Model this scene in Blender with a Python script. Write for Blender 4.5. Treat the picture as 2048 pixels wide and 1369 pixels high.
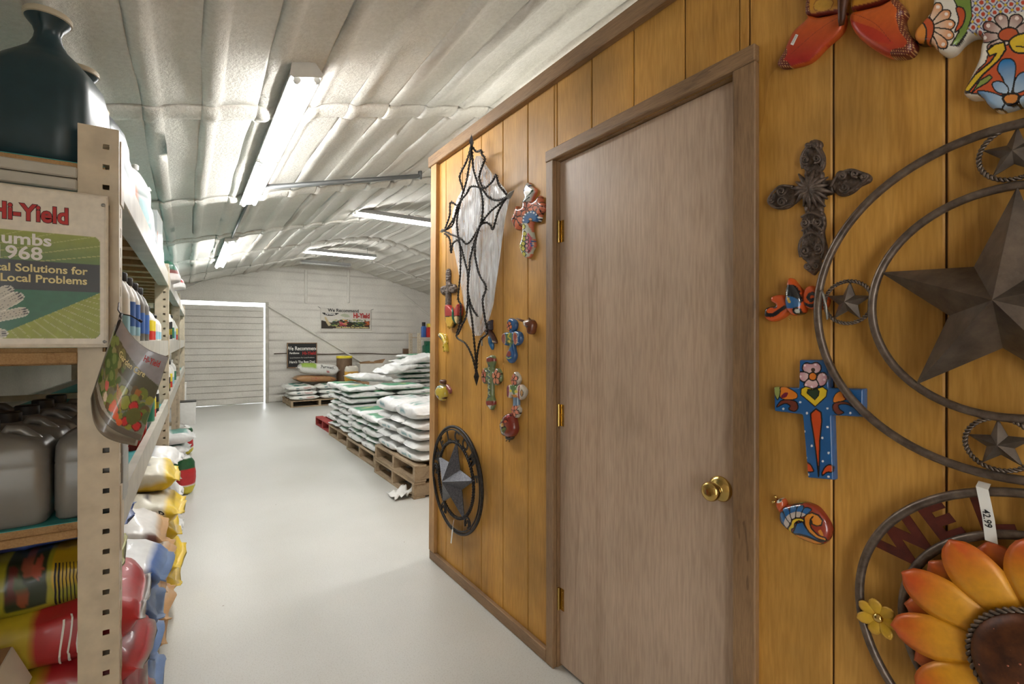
import bpy, bmesh, math, random
import numpy as np
from mathutils import Vector, Matrix, noise
from mathutils.geometry import delaunay_2d_cdt

S = bpy.context.scene
for o in list(bpy.data.objects):
    bpy.data.objects.remove(o, do_unlink=True)
C = S.collection
random.seed(7)

# ------------------------------------------------------------------ camera
# world: +Y runs down the aisle, +X to the right, Z up; the camera stands at the origin, 1.33 m high
TH = math.radians(33.9)
F_PX, CX, HOR, CAM_H = 971.0, 1024.0, 680.0, 1.33
cam_d = bpy.data.cameras.new('camera')
cam_d.sensor_width = 36.0
cam_d.lens = F_PX / 2048.0 * 36.0
cam_d.shift_y = -4.5 / 2048.0
cam_d.clip_start = 0.02
cam_d.clip_end = 200
cam = bpy.data.objects.new('camera', cam_d)
cam.location = (0, 0, CAM_H)
cam.rotation_euler = (math.pi / 2, 0, -TH)
C.objects.link(cam)
S.camera = cam

# ------------------------------------------------------------------ world: overcast daylight outside
W = bpy.data.worlds.new('world')
S.world = W
W.use_nodes = True
bg = W.node_tree.nodes['Background']
bg.inputs[0].default_value = (0.93, 0.97, 1.0, 1)
bg.inputs[1].default_value = 3.0

# ------------------------------------------------------------------ exposure
S.view_settings.view_transform = 'Standard'
S.view_settings.look = 'None'
S.view_settings.gamma = 1
S.view_settings.use_curve_mapping = False
S.view_settings.exposure = 1.58
TUBE_W = 26.0          # emission of the fluorescent tubes


# ------------------------------------------------------------------ geometry of the photograph's rays
FW = Vector((math.sin(TH), math.cos(TH), 0))
RT = Vector((math.cos(TH), -math.sin(TH), 0))
def ray(px, py):
    return FW + RT * ((px - CX) / F_PX) + Vector((0, 0, (HOR - py) / F_PX))
def onX(px, py, X):
    d = ray(px, py); t = X / d.x
    return Vector((X, d.y * t, CAM_H + d.z * t))
def onY(px, py, Y):
    d = ray(px, py); t = Y / d.y
    return Vector((d.x * t, Y, CAM_H + d.z * t))

# ------------------------------------------------------------------ materials
def lin(r, g, b):
    f = lambda c: (c / 255 / 12.92) if c / 255 <= 0.04045 else ((c / 255 + 0.055) / 1.055) ** 2.4
    return (f(r), f(g), f(b))
MATS = {}
def nmat(name, rough=0.6, metal=0.0, coat=0.0, spec=0.5):
    m = bpy.data.materials.new(name); m.use_nodes = True
    nt = m.node_tree; b = nt.nodes['Principled BSDF']
    b.inputs['Roughness'].default_value = rough
    b.inputs['Metallic'].default_value = metal
    b.inputs['Coat Weight'].default_value = coat
    b.inputs['Specular IOR Level'].default_value = spec
    MATS[name] = m
    return m, nt, b
def N(nt, t, **kw):
    n = nt.nodes.new(t)
    for k, v in kw.items():
        if k in n.inputs: n.inputs[k].default_value = v
        else: setattr(n, k, v)
    return n
def L(nt, a, b): nt.links.new(a, b)
def coords(nt, scale=(1, 1, 1), kind='Object'):
    tc = N(nt, 'ShaderNodeTexCoord'); mp = N(nt, 'ShaderNodeMapping')
    mp.inputs['Scale'].default_value = scale
    L(nt, tc.outputs[kind], mp.inputs['Vector'])
    return mp.outputs['Vector']
def ramp(nt, fac, stops):
    r = N(nt, 'ShaderNodeValToRGB')
    el = r.color_ramp.elements
    el[0].position, el[0].color = stops[0][0], (*stops[0][1], 1)
    el[1].position, el[1].color = stops[-1][0], (*stops[-1][1], 1)
    for p, c in stops[1:-1]:
        e = el.new(p); e.color = (*c, 1)
    L(nt, fac, r.inputs['Fac'])
    return r.outputs['Color']
def bump(nt, b, height, strength=0.3, dist=0.01):
    n = N(nt, 'ShaderNodeBump'); n.inputs['Strength'].default_value = strength; n.inputs['Distance'].default_value = dist
    L(nt, height, n.inputs['Height']); L(nt, n.outputs['Normal'], b.inputs['Normal'])
def mixc(nt, fac, a, b, mode='MIX'):
    m = N(nt, 'ShaderNodeMix', data_type='RGBA', blend_type=mode)
    if isinstance(fac, (int, float)): m.inputs[0].default_value = fac
    else: L(nt, fac, m.inputs[0])
    for s, v in ((m.inputs[6], a), (m.inputs[7], b)):
        if isinstance(v, tuple): s.default_value = (*v, 1)
        else: L(nt, v, s)
    return m.outputs[2]

def plain(name, rgb, rough=0.5, metal=0.0, var=0.12, scale=20, bmp=0.0, coat=0.0, spec=0.5, stretch=(1, 1, 1)):
    """one colour with a little procedural unevenness"""
    m, nt, b = nmat(name, rough, metal, coat, spec)
    c = lin(*rgb)
    v = coords(nt, stretch)
    n = N(nt, 'ShaderNodeTexNoise', Scale=scale, Detail=4.0)
    L(nt, v, n.inputs['Vector'])
    lo = tuple(x * (1 - var) for x in c); hi = tuple(min(1, x * (1 + var)) for x in c)
    L(nt, ramp(nt, n.outputs['Fac'], [(0.3, lo), (0.7, hi)]), b.inputs['Base Color'])
    if bmp: bump(nt, b, n.outputs['Fac'], bmp, 0.004)
    return m
def painted(name, rough=0.2, coat=0.5, metal=0.0, attr='Col', nbump=0.0, nscale=60):
    """colours of a print or a glaze, stored with the mesh"""
    m, nt, b = nmat(name, rough, metal, coat)
    b.inputs['Coat Roughness'].default_value = 0.06
    a = N(nt, 'ShaderNodeVertexColor'); a.layer_name = attr
    n = N(nt, 'ShaderNodeTexNoise', Scale=nscale, Detail=3.0); L(nt, coords(nt), n.inputs['Vector'])
    r = ramp(nt, n.outputs['Fac'], [(0.3, (0.86, 0.86, 0.86)), (0.7, (1, 1, 1))])
    L(nt, mixc(nt, 1.0, a.outputs['Color'], r, 'MULTIPLY'), b.inputs['Base Color'])
    if nbump: bump(nt, b, n.outputs['Fac'], nbump, 0.004)
    return m
def woodmat(name, dark, mid, light, axis='Z', scale=1.0, rough=0.55, blotch=0.35, dist=3.0, bands=9.0):
    m, nt, b = nmat(name, rough)
    st = {'Z': (1, 1, 0.09), 'Y': (1, 0.09, 1), 'X': (0.09, 1, 1)}[axis]
    v = coords(nt, tuple(s * scale for s in st))
    geo = N(nt, 'ShaderNodeObjectInfo')
    add = N(nt, 'ShaderNodeVectorMath', operation='ADD')
    mul = N(nt, 'ShaderNodeVectorMath', operation='SCALE'); mul.inputs['Scale'].default_value = 13.0
    cmb = N(nt, 'ShaderNodeCombineXYZ')
    for k in range(3): L(nt, geo.outputs['Random'], cmb.inputs[k])
    L(nt, cmb.outputs[0], mul.inputs[0]); L(nt, v, add.inputs[0]); L(nt, mul.outputs[0], add.inputs[1])
    w = N(nt, 'ShaderNodeTexNoise', Scale=bands, Detail=3.0, Distortion=dist * 0.35)
    L(nt, add.outputs[0], w.inputs['Vector'])
    mm = N(nt, 'ShaderNodeMath', operation='MULTIPLY'); mm.inputs[1].default_value = 3.0
    fr = N(nt, 'ShaderNodeMath', operation='FRACT')
    L(nt, w.outputs['Fac'], mm.inputs[0]); L(nt, mm.outputs[0], fr.inputs[0])
    fine = N(nt, 'ShaderNodeTexNoise', Scale=150.0, Detail=3.0); L(nt, add.outputs[0], fine.inputs['Vector'])
    c1 = ramp(nt, fr.outputs[0], [(0.0, mid), (0.55, light), (0.9, mid), (1.0, dark)])
    c2 = ramp(nt, fine.outputs['Fac'], [(0.35, tuple(x * 0.78 for x in mid)), (0.65, light)])
    big = N(nt, 'ShaderNodeTexNoise', Scale=3.2, Detail=2.0); L(nt, coords(nt), big.inputs['Vector'])
    c = mixc(nt, 0.5, c1, c2)
    bl = ramp(nt, big.outputs['Fac'], [(0.3, (1 - blotch,) * 3), (0.65, (1, 1, 1))])
    L(nt, mixc(nt, 1.0, c, bl, 'MULTIPLY'), b.inputs['Base Color'])
    bump(nt, b, fine.outputs['Fac'], 0.12, 0.003)
    return m

def emis(name, rgb, s):
    m, nt, b = nmat(name, 0.4)
    b.inputs['Base Color'].default_value = (*rgb, 1)
    b.inputs['Emission Color'].default_value = (*rgb, 1)
    b.inputs['Emission Strength'].default_value = s
    return m
def glassy(name, rgb, rough=0.1, alpha=0.3):
    m, nt, b = nmat(name, rough)
    b.inputs['Base Color'].default_value = (*rgb, 1)
    b.inputs['Alpha'].default_value = alpha
    return m

# ------------------------------------------------------------------ mesh helpers
def tag(o, label=None, cat=None, group=None, kind=None):
    if label: o['label'] = label
    if cat: o['category'] = cat
    if group: o['group'] = group
    if kind: o['kind'] = kind
    return o
def empty(name, loc=(0, 0, 0), label=None, cat=None, group=None, kind=None, rz=0):
    o = bpy.data.objects.new(name, None); C.objects.link(o)
    o.location = loc; o.rotation_euler = (0, 0, rz); o.empty_display_size = 0.05
    return tag(o, label, cat, group, kind)
def link(name, me, mat=None, parent=None, loc=None):
    o = bpy.data.objects.new(name, me); C.objects.link(o)
    if mat is not None:
        me.materials.clear(); me.materials.append(MATS[mat] if isinstance(mat, str) else mat)
    if parent is not None: o.parent = parent
    if loc is not None: o.location = loc
    return o
def mesh(name, verts, faces, smooth=False, cols=None):
    me = bpy.data.meshes.new(name)
    me.from_pydata([tuple(v) for v in verts], [], [tuple(f) for f in faces])
    if smooth: me.polygons.foreach_set('use_smooth', [True] * len(me.polygons))
    if cols is not None: setcols(me, cols)
    me.update()
    return me
def setcols(me, cols):
    a = me.color_attributes.new('Col', 'FLOAT_COLOR', 'POINT')
    arr = np.ones((len(me.vertices), 4), dtype=np.float32); arr[:, :3] = np.asarray(cols, dtype=np.float32)[:, :3]
    a.data.foreach_set('color', arr.ravel())

class MB:
    """collects shapes into one mesh"""
    def __init__(s): s.v = []; s.f = []
    def add(s, v, f):
        n = len(s.v); s.v += [tuple(p) for p in v]; s.f += [tuple(i + n for i in q) for q in f]; return s
    def box(s, x0, x1, y0, y1, z0, z1):
        v = [(x0, y0, z0), (x1, y0, z0), (x1, y1, z0), (x0, y1, z0), (x0, y0, z1), (x1, y0, z1), (x1, y1, z1), (x0, y1, z1)]
        return s.add(v, [(0, 3, 2, 1), (4, 5, 6, 7), (0, 1, 5, 4), (1, 2, 6, 5), (2, 3, 7, 6), (3, 0, 4, 7)])
    def bbox(s, x0, x1, y0, y1, z0, z1, b=0.003):
        """box with chamfered edges"""
        bm = bmesh.new()
        vs = [bm.verts.new(p) for p in [(x0, y0, z0), (x1, y0, z0), (x1, y1, z0), (x0, y1, z0), (x0, y0, z1), (x1, y0, z1), (x1, y1, z1), (x0, y1, z1)]]
        for q in [(0, 3, 2, 1), (4, 5, 6, 7), (0, 1, 5, 4), (1, 2, 6, 5), (2, 3, 7, 6), (3, 0, 4, 7)]: bm.faces.new([vs[i] for i in q])
        bmesh.ops.bevel(bm, geom=list(bm.edges), offset=b, segments=1, affect='EDGES', profile=0.5)
        bm.verts.index_update()
        v = [tuple(q.co) for q in bm.verts]; f = [[q.index for q in p.verts] for p in bm.faces]
        bm.free()
        return s.add(v, f)
    def tube(s, pts, r, n=8, closed=False, caps=True):
        pts = [Vector(p) for p in pts]; m = len(pts)
        rr = r if isinstance(r, (list, tuple)) else [r] * m
        vs, fs = [], []; up = None
        for i, p in enumerate(pts):
            if closed: t = pts[(i + 1) % m] - pts[i - 1]
            else: t = pts[min(i + 1, m - 1)] - pts[max(i - 1, 0)]
            if t.length < 1e-9: t = Vector((0, 0, 1))
            t.normalize()
            if up is None:
                up = Vector((0, 0, 1)) if abs(t.z) < 0.9 else Vector((1, 0, 0))
            a = (up - t * up.dot(t))
            if a.length < 1e-6: a = t.orthogonal()
            a.normalize(); b = t.cross(a); up = a
            for k in range(n):
                w = 2 * math.pi * k / n
                vs.append(p + (a * math.cos(w) + b * math.sin(w)) * rr[i])
        for i in range(m if closed else m - 1):
            j = (i + 1) % m
            for k in range(n):
                l = (k + 1) % n
                fs.append((i * n + k, i * n + l, j * n + l, j * n + k))
        if caps and not closed:
            fs.append(tuple(range(n - 1, -1, -1))); fs.append(tuple((m - 1) * n + k for k in range(n)))
        return s.add(vs, fs)
    def lathe(s, prof, n=20, mtx=None, caps=True):
        """prof: (radius, height) pairs around Z"""
        vs, fs = [], []
        for r, z in prof:
            for k in range(n):
                w = 2 * math.pi * k / n
                p = Vector((r * math.cos(w), r * math.sin(w), z))
                vs.append(mtx @ p if mtx else p)
        for i in range(len(prof) - 1):
            for k in range(n):
                l = (k + 1) % n
                fs.append((i * n + k, i * n + l, (i + 1) * n + l, (i + 1) * n + k))
        if caps:
            fs.append(tuple(range(n - 1, -1, -1))); fs.append(tuple((len(prof) - 1) * n + k for k in range(n)))
        return s.add(vs, fs)
    def prism(s, poly, a, b, ax='x'):
        """poly of 2-D points extruded from a to b along an axis"""
        n = len(poly)
        def P(q, t):
            return {'x': (t, q[0], q[1]), 'y': (q[0], t, q[1]), 'z': (q[0], q[1], t)}[ax]
        v = [P(q, a) for q in poly] + [P(q, b) for q in poly]
        f = [tuple(range(n)), tuple(range(2 * n - 1, n - 1, -1))] + [(i, n + i, n + (i + 1) % n, (i + 1) % n) for i in range(n)]
        return s.add(v, f)
    def me(s, name, smooth=False):
        m = mesh(name, s.v, s.f, smooth)
        bm = bmesh.new(); bm.from_mesh(m); bmesh.ops.recalc_face_normals(bm, faces=bm.faces); bm.to_mesh(m); bm.free()
        return m
    def build(s, name, mat, parent=None, smooth=False, angle=None, loc=None):
        o = link(name, s.me(name, smooth or angle is not None), mat, parent, loc)
        if angle is not None: sharp(o.data, angle)
        return o
def sharp(me, deg):
    bm = bmesh.new(); bm.from_mesh(me)
    a = math.radians(deg)
    for e in bm.edges:
        e.smooth = not (len(e.link_faces) != 2 or e.calc_face_angle(0) > a)
    bm.to_mesh(me); bm.free()
def copy_tree(o, parent=None):
    c = o.copy(); C.objects.link(c); c.parent = parent
    for ch in list(o.children): copy_tree(ch, c)
    return c

# smooth closed / open curve through points
def catmull(pts, n=6, closed=True):
    P = [np.array(p, float) for p in pts]; m = len(P); out = []
    for i in range(m if closed else m - 1):
        if closed: a, b, c, d = P[i - 1], P[i], P[(i + 1) % m], P[(i + 2) % m]
        else: a, b, c, d = P[max(i - 1, 0)], P[i], P[i + 1], P[min(i + 2, m - 1)]
        for k in range(n):
            t = k / n
            out.append(0.5 * ((2 * b) + (c - a) * t + (2 * a - 5 * b + 4 * c - d) * t * t + (3 * b - a - 3 * c + d) * t ** 3))
    if not closed: out.append(P[-1])
    return [tuple(q) for q in out]

# lettering: the built-in font turned into flat mesh; returns verts (x right, y up, z 0) and faces
_txt = {}
def glyphs(text, size=1.0, bold=0.0, align='LEFT', space=1.0, shear=0.0, lines=1.0):
    cu = bpy.data.curves.new('lettering', 'FONT'); cu.body = text; cu.size = size; cu.offset = bold
    cu.align_x = align; cu.space_character = space; cu.shear = shear; cu.resolution_u = 3; cu.fill_mode = 'FRONT'
    cu.space_line = lines
    ob = bpy.data.objects.new('lettering', cu); C.objects.link(ob)
    dg = bpy.context.evaluated_depsgraph_get()
    me = bpy.data.meshes.new_from_object(ob.evaluated_get(dg))
    v = [tuple(p.co) for p in me.vertices]; f = [tuple(p.vertices) for p in me.polygons]
    bpy.data.objects.remove(ob, do_unlink=True); bpy.data.curves.remove(cu); bpy.data.meshes.remove(me)
    return v, f
def lettering(name, text, place, mat, parent=None, **kw):
    """place(x, y) -> 3-D point"""
    v, f = glyphs(text, **kw)
    return link(name, mesh(name, [place(p[0], p[1]) for p in v], f), mat, parent)

# ---- painted relief: an outline filled with a fine mesh, layers of colour tested point by point
def seg_dist(P, poly, closed=True):
    A = np.asarray(poly, float); B = np.roll(A, -1, axis=0)
    if not closed: A, B = A[:-1], B[:-1]
    D = np.full(len(P), 1e9)
    for a, b in zip(A, B):
        ab = b - a; l2 = ab @ ab
        t = np.clip(((P - a) @ ab) / (l2 if l2 > 1e-12 else 1), 0, 1)
        D = np.minimum(D, np.hypot(*(P - (a + t[:, None] * ab)).T))
    return D
def inside(P, poly):
    A = np.asarray(poly, float); B = np.roll(A, -1, axis=0); r = np.zeros(len(P), bool)
    x, y = P[:, 0], P[:, 1]
    for (ax, ay), (bx, by) in zip(A, B):
        c = ((ay > y) != (by > y))
        if not c.any(): continue
        with np.errstate(divide='ignore', invalid='ignore'):
            r ^= c & (x < (bx - ax) * (y - ay) / (by - ay if by != ay else 1e-12) + ax)
    return r
def paint(P, base, layers):
    """layers: ('poly', pts, rgb, line_rgb, line_w, smooth) ('dot', (x,y), r, rgb) ('line', pts, w, rgb, smooth) ('fn', f)"""
    P = np.asarray(P, float)
    col = np.tile(np.array(lin(*base)), (len(P), 1))
    def box_of(pts, pad):
        A = np.asarray(pts, float); lo, hi = A.min(0) - pad, A.max(0) + pad
        return np.nonzero((P[:, 0] >= lo[0]) & (P[:, 0] <= hi[0]) & (P[:, 1] >= lo[1]) & (P[:, 1] <= hi[1]))[0]
    for l in layers:
        if l[0] == 'poly':
            pts = catmull(l[1], 5) if (len(l) > 5 and l[5]) else l[1]
            lw = l[4] if len(l) > 4 and l[3] else 0.0
            ix = box_of(pts, lw); q = P[ix]
            if not len(ix): continue
            m = ix[inside(q, pts)]; c = l[2]
            if callable(c): col[m] = c(P[m])
            elif c is not None: col[m] = lin(*c)
            if lw: col[ix[seg_dist(q, pts) < lw]] = lin(*l[3])
        elif l[0] == 'dot':
            d = np.hypot(P[:, 0] - l[1][0], P[:, 1] - l[1][1])
            col[d < l[2]] = lin(*l[3])
            if len(l) > 4 and l[4]: col[abs(d - l[2]) < l[5]] = lin(*l[4])
        elif l[0] == 'line':
            pts = catmull(l[1], 5, False) if (len(l) > 4 and l[4]) else l[1]
            ix = box_of(pts, l[2])
            if len(ix): col[ix[seg_dist(P[ix], pts, False) < l[2]]] = lin(*l[3])
        elif l[0] == 'fn':
            col = l[1](P, col)
    return col
def fillmesh(outline, step):
    """fine triangulation of an outline: points, triangles, number of outline points"""
    O = np.asarray(outline, float)
    # resample outline
    Q = []
    for a, b in zip(O, np.roll(O, -1, axis=0)):
        k = max(1, int(np.hypot(*(b - a)) / step))
        for t in range(k): Q.append(a + (b - a) * t / k)
    Q = np.array(Q); n = len(Q)
    lo, hi = Q.min(0), Q.max(0)
    gx, gy = np.meshgrid(np.arange(lo[0], hi[0], step), np.arange(lo[1], hi[1], step))
    gx[1::2] += step / 2
    G = np.c_[gx.ravel(), gy.ravel()]
    G = G[inside(G, Q)]
    if len(G): G = G[seg_dist(G, Q) > step * 0.55]
    pts = np.vstack([Q, G]) if len(G) else Q
    r = delaunay_2d_cdt([Vector(p) for p in pts], [(i, (i + 1) % n) for i in range(n)], [list(range(n))], 1, 1e-5)
    V = np.array([tuple(p) for p in r[0]]); T = [tuple(f) for f in r[2]]
    return V, T, Q
def relief(name, outline, place, thick, step, base, layers, mat, parent=None, rnd=None, smooth_outline=True, hfun=None, n=6, depth0=0.0):
    """outline / layers in photo-plane units; place(x, y, h) -> 3-D, h measured out from the wall"""
    pts = catmull(outline, n) if smooth_outline else outline
    V, T, Q = fillmesh(pts, step)
    d = seg_dist(V, Q)
    r = rnd or step * 4
    x = np.clip(d / r, 0, 1)
    h = thick * (0.45 + 0.55 * np.sqrt(np.clip(1 - (1 - x) ** 2, 0, 1)))
    if hfun is not None: h = h + hfun(V, d)
    col = paint(V, base, layers)
    verts = [place(p[0], p[1], depth0 + hh) for p, hh in zip(V, h)]
    faces = list(T)
    nb = len(verts); m = len(Q)
    # rim down to the back
    from_idx = []
    key = {(round(a, 4), round(b, 4)): i for i, (a, b) in enumerate(V)}
    ok = True
    for q in Q:
        i = key.get((round(q[0], 4), round(q[1], 4)))
        if i is None:
            i = int(np.argmin(np.hypot(*(V - q).T)))
        from_idx.append(i)
    rim = [place(q[0], q[1], depth0) for q in Q]
    verts += rim
    for i in range(m):
        j = (i + 1) % m
        faces.append((from_idx[i], from_idx[j], nb + j, nb + i))
    faces.append(tuple(nb + i for i in range(m)))
    cols = np.vstack([col, col[from_idx] * 0.9])
    me = mesh(name, verts, faces, True, cols)
    bm = bmesh.new(); bm.from_mesh(me); bmesh.ops.recalc_face_normals(bm, faces=bm.faces); bm.to_mesh(me); bm.free()
    sharp(me, 50)
    return link(name, me, mat, parent)

# ================================================================== materials of the place
def foam(name, base, dirt, bscale=55):
    m, nt, b = nmat(name, 0.85)
    v = coords(nt)
    n1 = N(nt, 'ShaderNodeTexNoise', Scale=2.2, Detail=5.0); L(nt, v, n1.inputs['Vector'])
    n2 = N(nt, 'ShaderNodeTexNoise', Scale=float(bscale), Detail=5.0, Roughness=0.7); L(nt, v, n2.inputs['Vector'])
    c = ramp(nt, n1.outputs['Fac'], [(0.3, tuple(x * 0.86 for x in base)), (0.7, base)])
    c2 = ramp(nt, n2.outputs['Fac'], [(0.3, (0.84, 0.83, 0.81)), (0.7, (1.0, 1.0, 1.0))])
    c = mixc(nt, 1.0, c, c2, 'MULTIPLY')
    a = N(nt, 'ShaderNodeVertexColor'); a.layer_name = 'Col'
    L(nt, mixc(nt, a.outputs['Color'], c, dirt), b.inputs['Base Color'])
    bump(nt, b, n2.outputs['Fac'], 0.55, 0.012)
    return m
foam('foam', lin(238, 235, 227), lin(120, 92, 60))
foam('wall_foam', lin(236, 233, 225), lin(96, 76, 58), 40)

def floor_mat():
    m, nt, b = nmat('floor_paint', 0.42)
    v = coords(nt)
    n1 = N(nt, 'ShaderNodeTexNoise', Scale=1.3, Detail=6.0); L(nt, v, n1.inputs['Vector'])
    n2 = N(nt, 'ShaderNodeTexNoise', Scale=160.0, Detail=2.0); L(nt, v, n2.inputs['Vector'])
    n3 = N(nt, 'ShaderNodeTexVoronoi', Scale=5.5); L(nt, v, n3.inputs['Vector'])
    c = ramp(nt, n1.outputs['Fac'], [(0.3, lin(193, 193, 187)), (0.7, lin(207, 207, 202))])
    c2 = ramp(nt, n2.outputs['Fac'], [(0.30, (0.86, 0.85, 0.83)), (0.5, (1, 1, 1))])
    c = mixc(nt, 1.0, c, c2, 'MULTIPLY')
    sp = ramp(nt, n3.outputs['Distance'], [(0.0, (0.3, 0.26, 0.2)), (0.022, (0.45, 0.4, 0.33)), (0.03, (1, 1, 1))])
    L(nt, mixc(nt, 0.8, c, sp, 'MULTIPLY'), b.inputs['Base Color'])
    L(nt, ramp(nt, n1.outputs['Fac'], [(0.3, (0.30,) * 3), (0.7, (0.5,) * 3)]), b.inputs['Roughness'])
    bump(nt, b, n2.outputs['Fac'], 0.06, 0.003)
    return m
floor_mat()
woodmat('panel_wood', lin(168, 114, 40), lin(198, 142, 56), lin(214, 160, 76), 'Z', 1.0, 0.5, 0.42, 3.0, 4.0)
woodmat('trim_wood', lin(84, 60, 38), lin(136, 104, 72), lin(160, 126, 90), 'Z', 2.0, 0.5, 0.3, 2.0, 8.0)
woodmat('trim_wood_y', lin(84, 60, 38), lin(136, 104, 72), lin(160, 126, 90), 'Y', 2.0, 0.5, 0.3, 2.0, 8.0)
woodmat('corner_wood', lin(140, 96, 46), lin(176, 130, 76), lin(196, 152, 96), 'Z', 2.0, 0.5, 0.2, 2.0, 8.0)
woodmat('door_veneer', lin(150, 122, 98), lin(184, 157, 133), lin(200, 175, 152), 'Z', 0.8, 0.42, 0.14, 2.0, 3.6)
woodmat('pallet_wood', lin(110, 88, 66), lin(166, 142, 112), lin(190, 168, 138), 'Y', 2.0, 0.8, 0.35, 2.0, 6.0)
woodmat('pallet_red', lin(96, 26, 26), lin(150, 44, 44), lin(170, 66, 60), 'Y', 2.0, 0.8, 0.3, 2.0, 6.0)
woodmat('ply', lin(120, 86, 48), lin(168, 128, 80), lin(186, 148, 100), 'Y', 2.0, 0.7, 0.25, 2.0, 8.0)
plain('brass', (206, 176, 106), 0.16, 1.0, 0.05, 30)
plain('gap_dark', (70, 48, 26), 0.9)
plain('rack_paint', (200, 186, 162), 0.45, 0.0, 0.14, 18, 0.1)
plain('rack_beam', (180, 176, 164), 0.4, 0.0, 0.16, 9, 0.1)
plain('lamp_metal', (150, 150, 148), 0.4, 0.0, 0.04)
plain('lamp_grey', (214, 212, 206), 0.5, 0.0, 0.06)
plain('conduit', (120, 122, 122), 0.45, 0.5, 0.08)
plain('zinc', (166, 166, 162), 0.4, 0.8, 0.1)
plain('black_plastic', (22, 22, 24), 0.4, 0, 0.2)
plain('white_plastic', (226, 226, 222), 0.35, 0, 0.04)
plain('brown_card', (164, 130, 94), 0.85, 0, 0.1, 14)
plain('white_card', (226, 224, 216), 0.7, 0, 0.05, 14)
emis('tube_glow', (1.0, 0.99, 0.97), TUBE_W)
plain('tube_off', (214, 216, 212), 0.3)

# ================================================================== the room
AP, SL, AR = 2.65, 0.27, 0.3            # apex line, slope and rounding of the low gable
RIBS = [-2.65, -0.83, 0.99, 2.82, 4.66, 6.47, 8.30, 10.10]
Y0, Y1, XL, XR = -3.6, 11.40, -1.32, 6.62
def roof_z(x): return 3.205 - SL * math.sqrt((x - AP) ** 2 + AR ** 2)

o = MB().box(XL - 0.1, XR + 0.1, Y0 - 0.1, Y1 + 3.0, -0.12, 0.0).build('floor', 'floor_paint'); tag(o, 'pale grey painted concrete floor of the warehouse aisle', None, None, 'structure')

def build_ceiling():
    xs = []; x = XL - 0.05
    k0 = math.floor((x - 0.085) / 0.2286)
    for k in range(k0, k0 + 40):
        s0 = 0.085 + k * 0.2286
        for t in (0.0, 0.04, 0.085, 0.14, 0.25, 0.4, 0.55, 0.7, 0.8, 0.88, 0.93, 0.97):
            xx = s0 + t * 0.2286
            if XL - 0.06 <= xx <= XR + 0.06: xs.append(xx)
    ys = set(np.arange(Y0 - 0.05, Y1 + 0.06, 0.11).tolist())
    for r in RIBS:
        for t in (-0.07, -0.055, -0.04, -0.03, -0.015, 0, 0.015, 0.03, 0.04, 0.055, 0.07): ys.add(r + t)
    ys = sorted(ys)
    V, Cc = [], []
    for y in ys:
        rib = min(RIBS, key=lambda r: abs(r - y)); dr = y - rib
        for x in xs:
            wob = noise.noise(Vector((x * 0.9, y * 1.3, 3.1))) * 0.016
            k = (x + wob - 0.085) / 0.2286; ki = math.floor(k + 0.5); s = (k - ki) * 0.2286
            amp = 0.6 + 0.6 * noise.noise(Vector((ki * 3.7, y * 0.7, 0)))
            z = roof_z(x)
            f = (k - math.floor(k))
            z += 0.012 * math.sin(math.pi * f) ** 0.7                     # panels belly up between the seams
            z -= 0.016 * amp * math.exp(-(s / 0.014) ** 2) * (1 if s < 0 else 0.6)
            z += 0.012 * noise.noise(Vector((x * 2.1, y * 2.1, 1.0)))
            e = abs(dr + 0.012 * noise.noise(Vector((x * 3, rib, 5))))
            if e < 0.062:
                z -= 0.032 * (1 - (e / 0.062) ** 2) ** 0.8
            V.append((x, y, z))
            st = max(0.0, noise.noise(Vector((ki * 9.1, y * 1.1, 8.0))) - 0.0)
            d = 0.9 * st * math.exp(-((s + 0.008) / 0.010) ** 2)
            if 0.045 < e < 0.072: d = max(d, 0.55 * max(0, 0.4 + noise.noise(Vector((x * 4, rib, 2)))))
            Cc.append((d, d, d))
    nx = len(xs); Fc = [(j * nx + i, (j + 1) * nx + i, (j + 1) * nx + i + 1, j * nx + i + 1) for j in range(len(ys) - 1) for i in range(nx - 1)]
    o = link('ceiling', mesh('ceiling', V, Fc, True, Cc), 'foam')
    tag(o, 'low pitched ceiling sprayed with off-white foam over ribs', None, None, 'structure')
    mo = o.modifiers.new('thickness', 'SOLIDIFY'); mo.thickness = 0.06; mo.offset = 1.0
build_ceiling()

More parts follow.
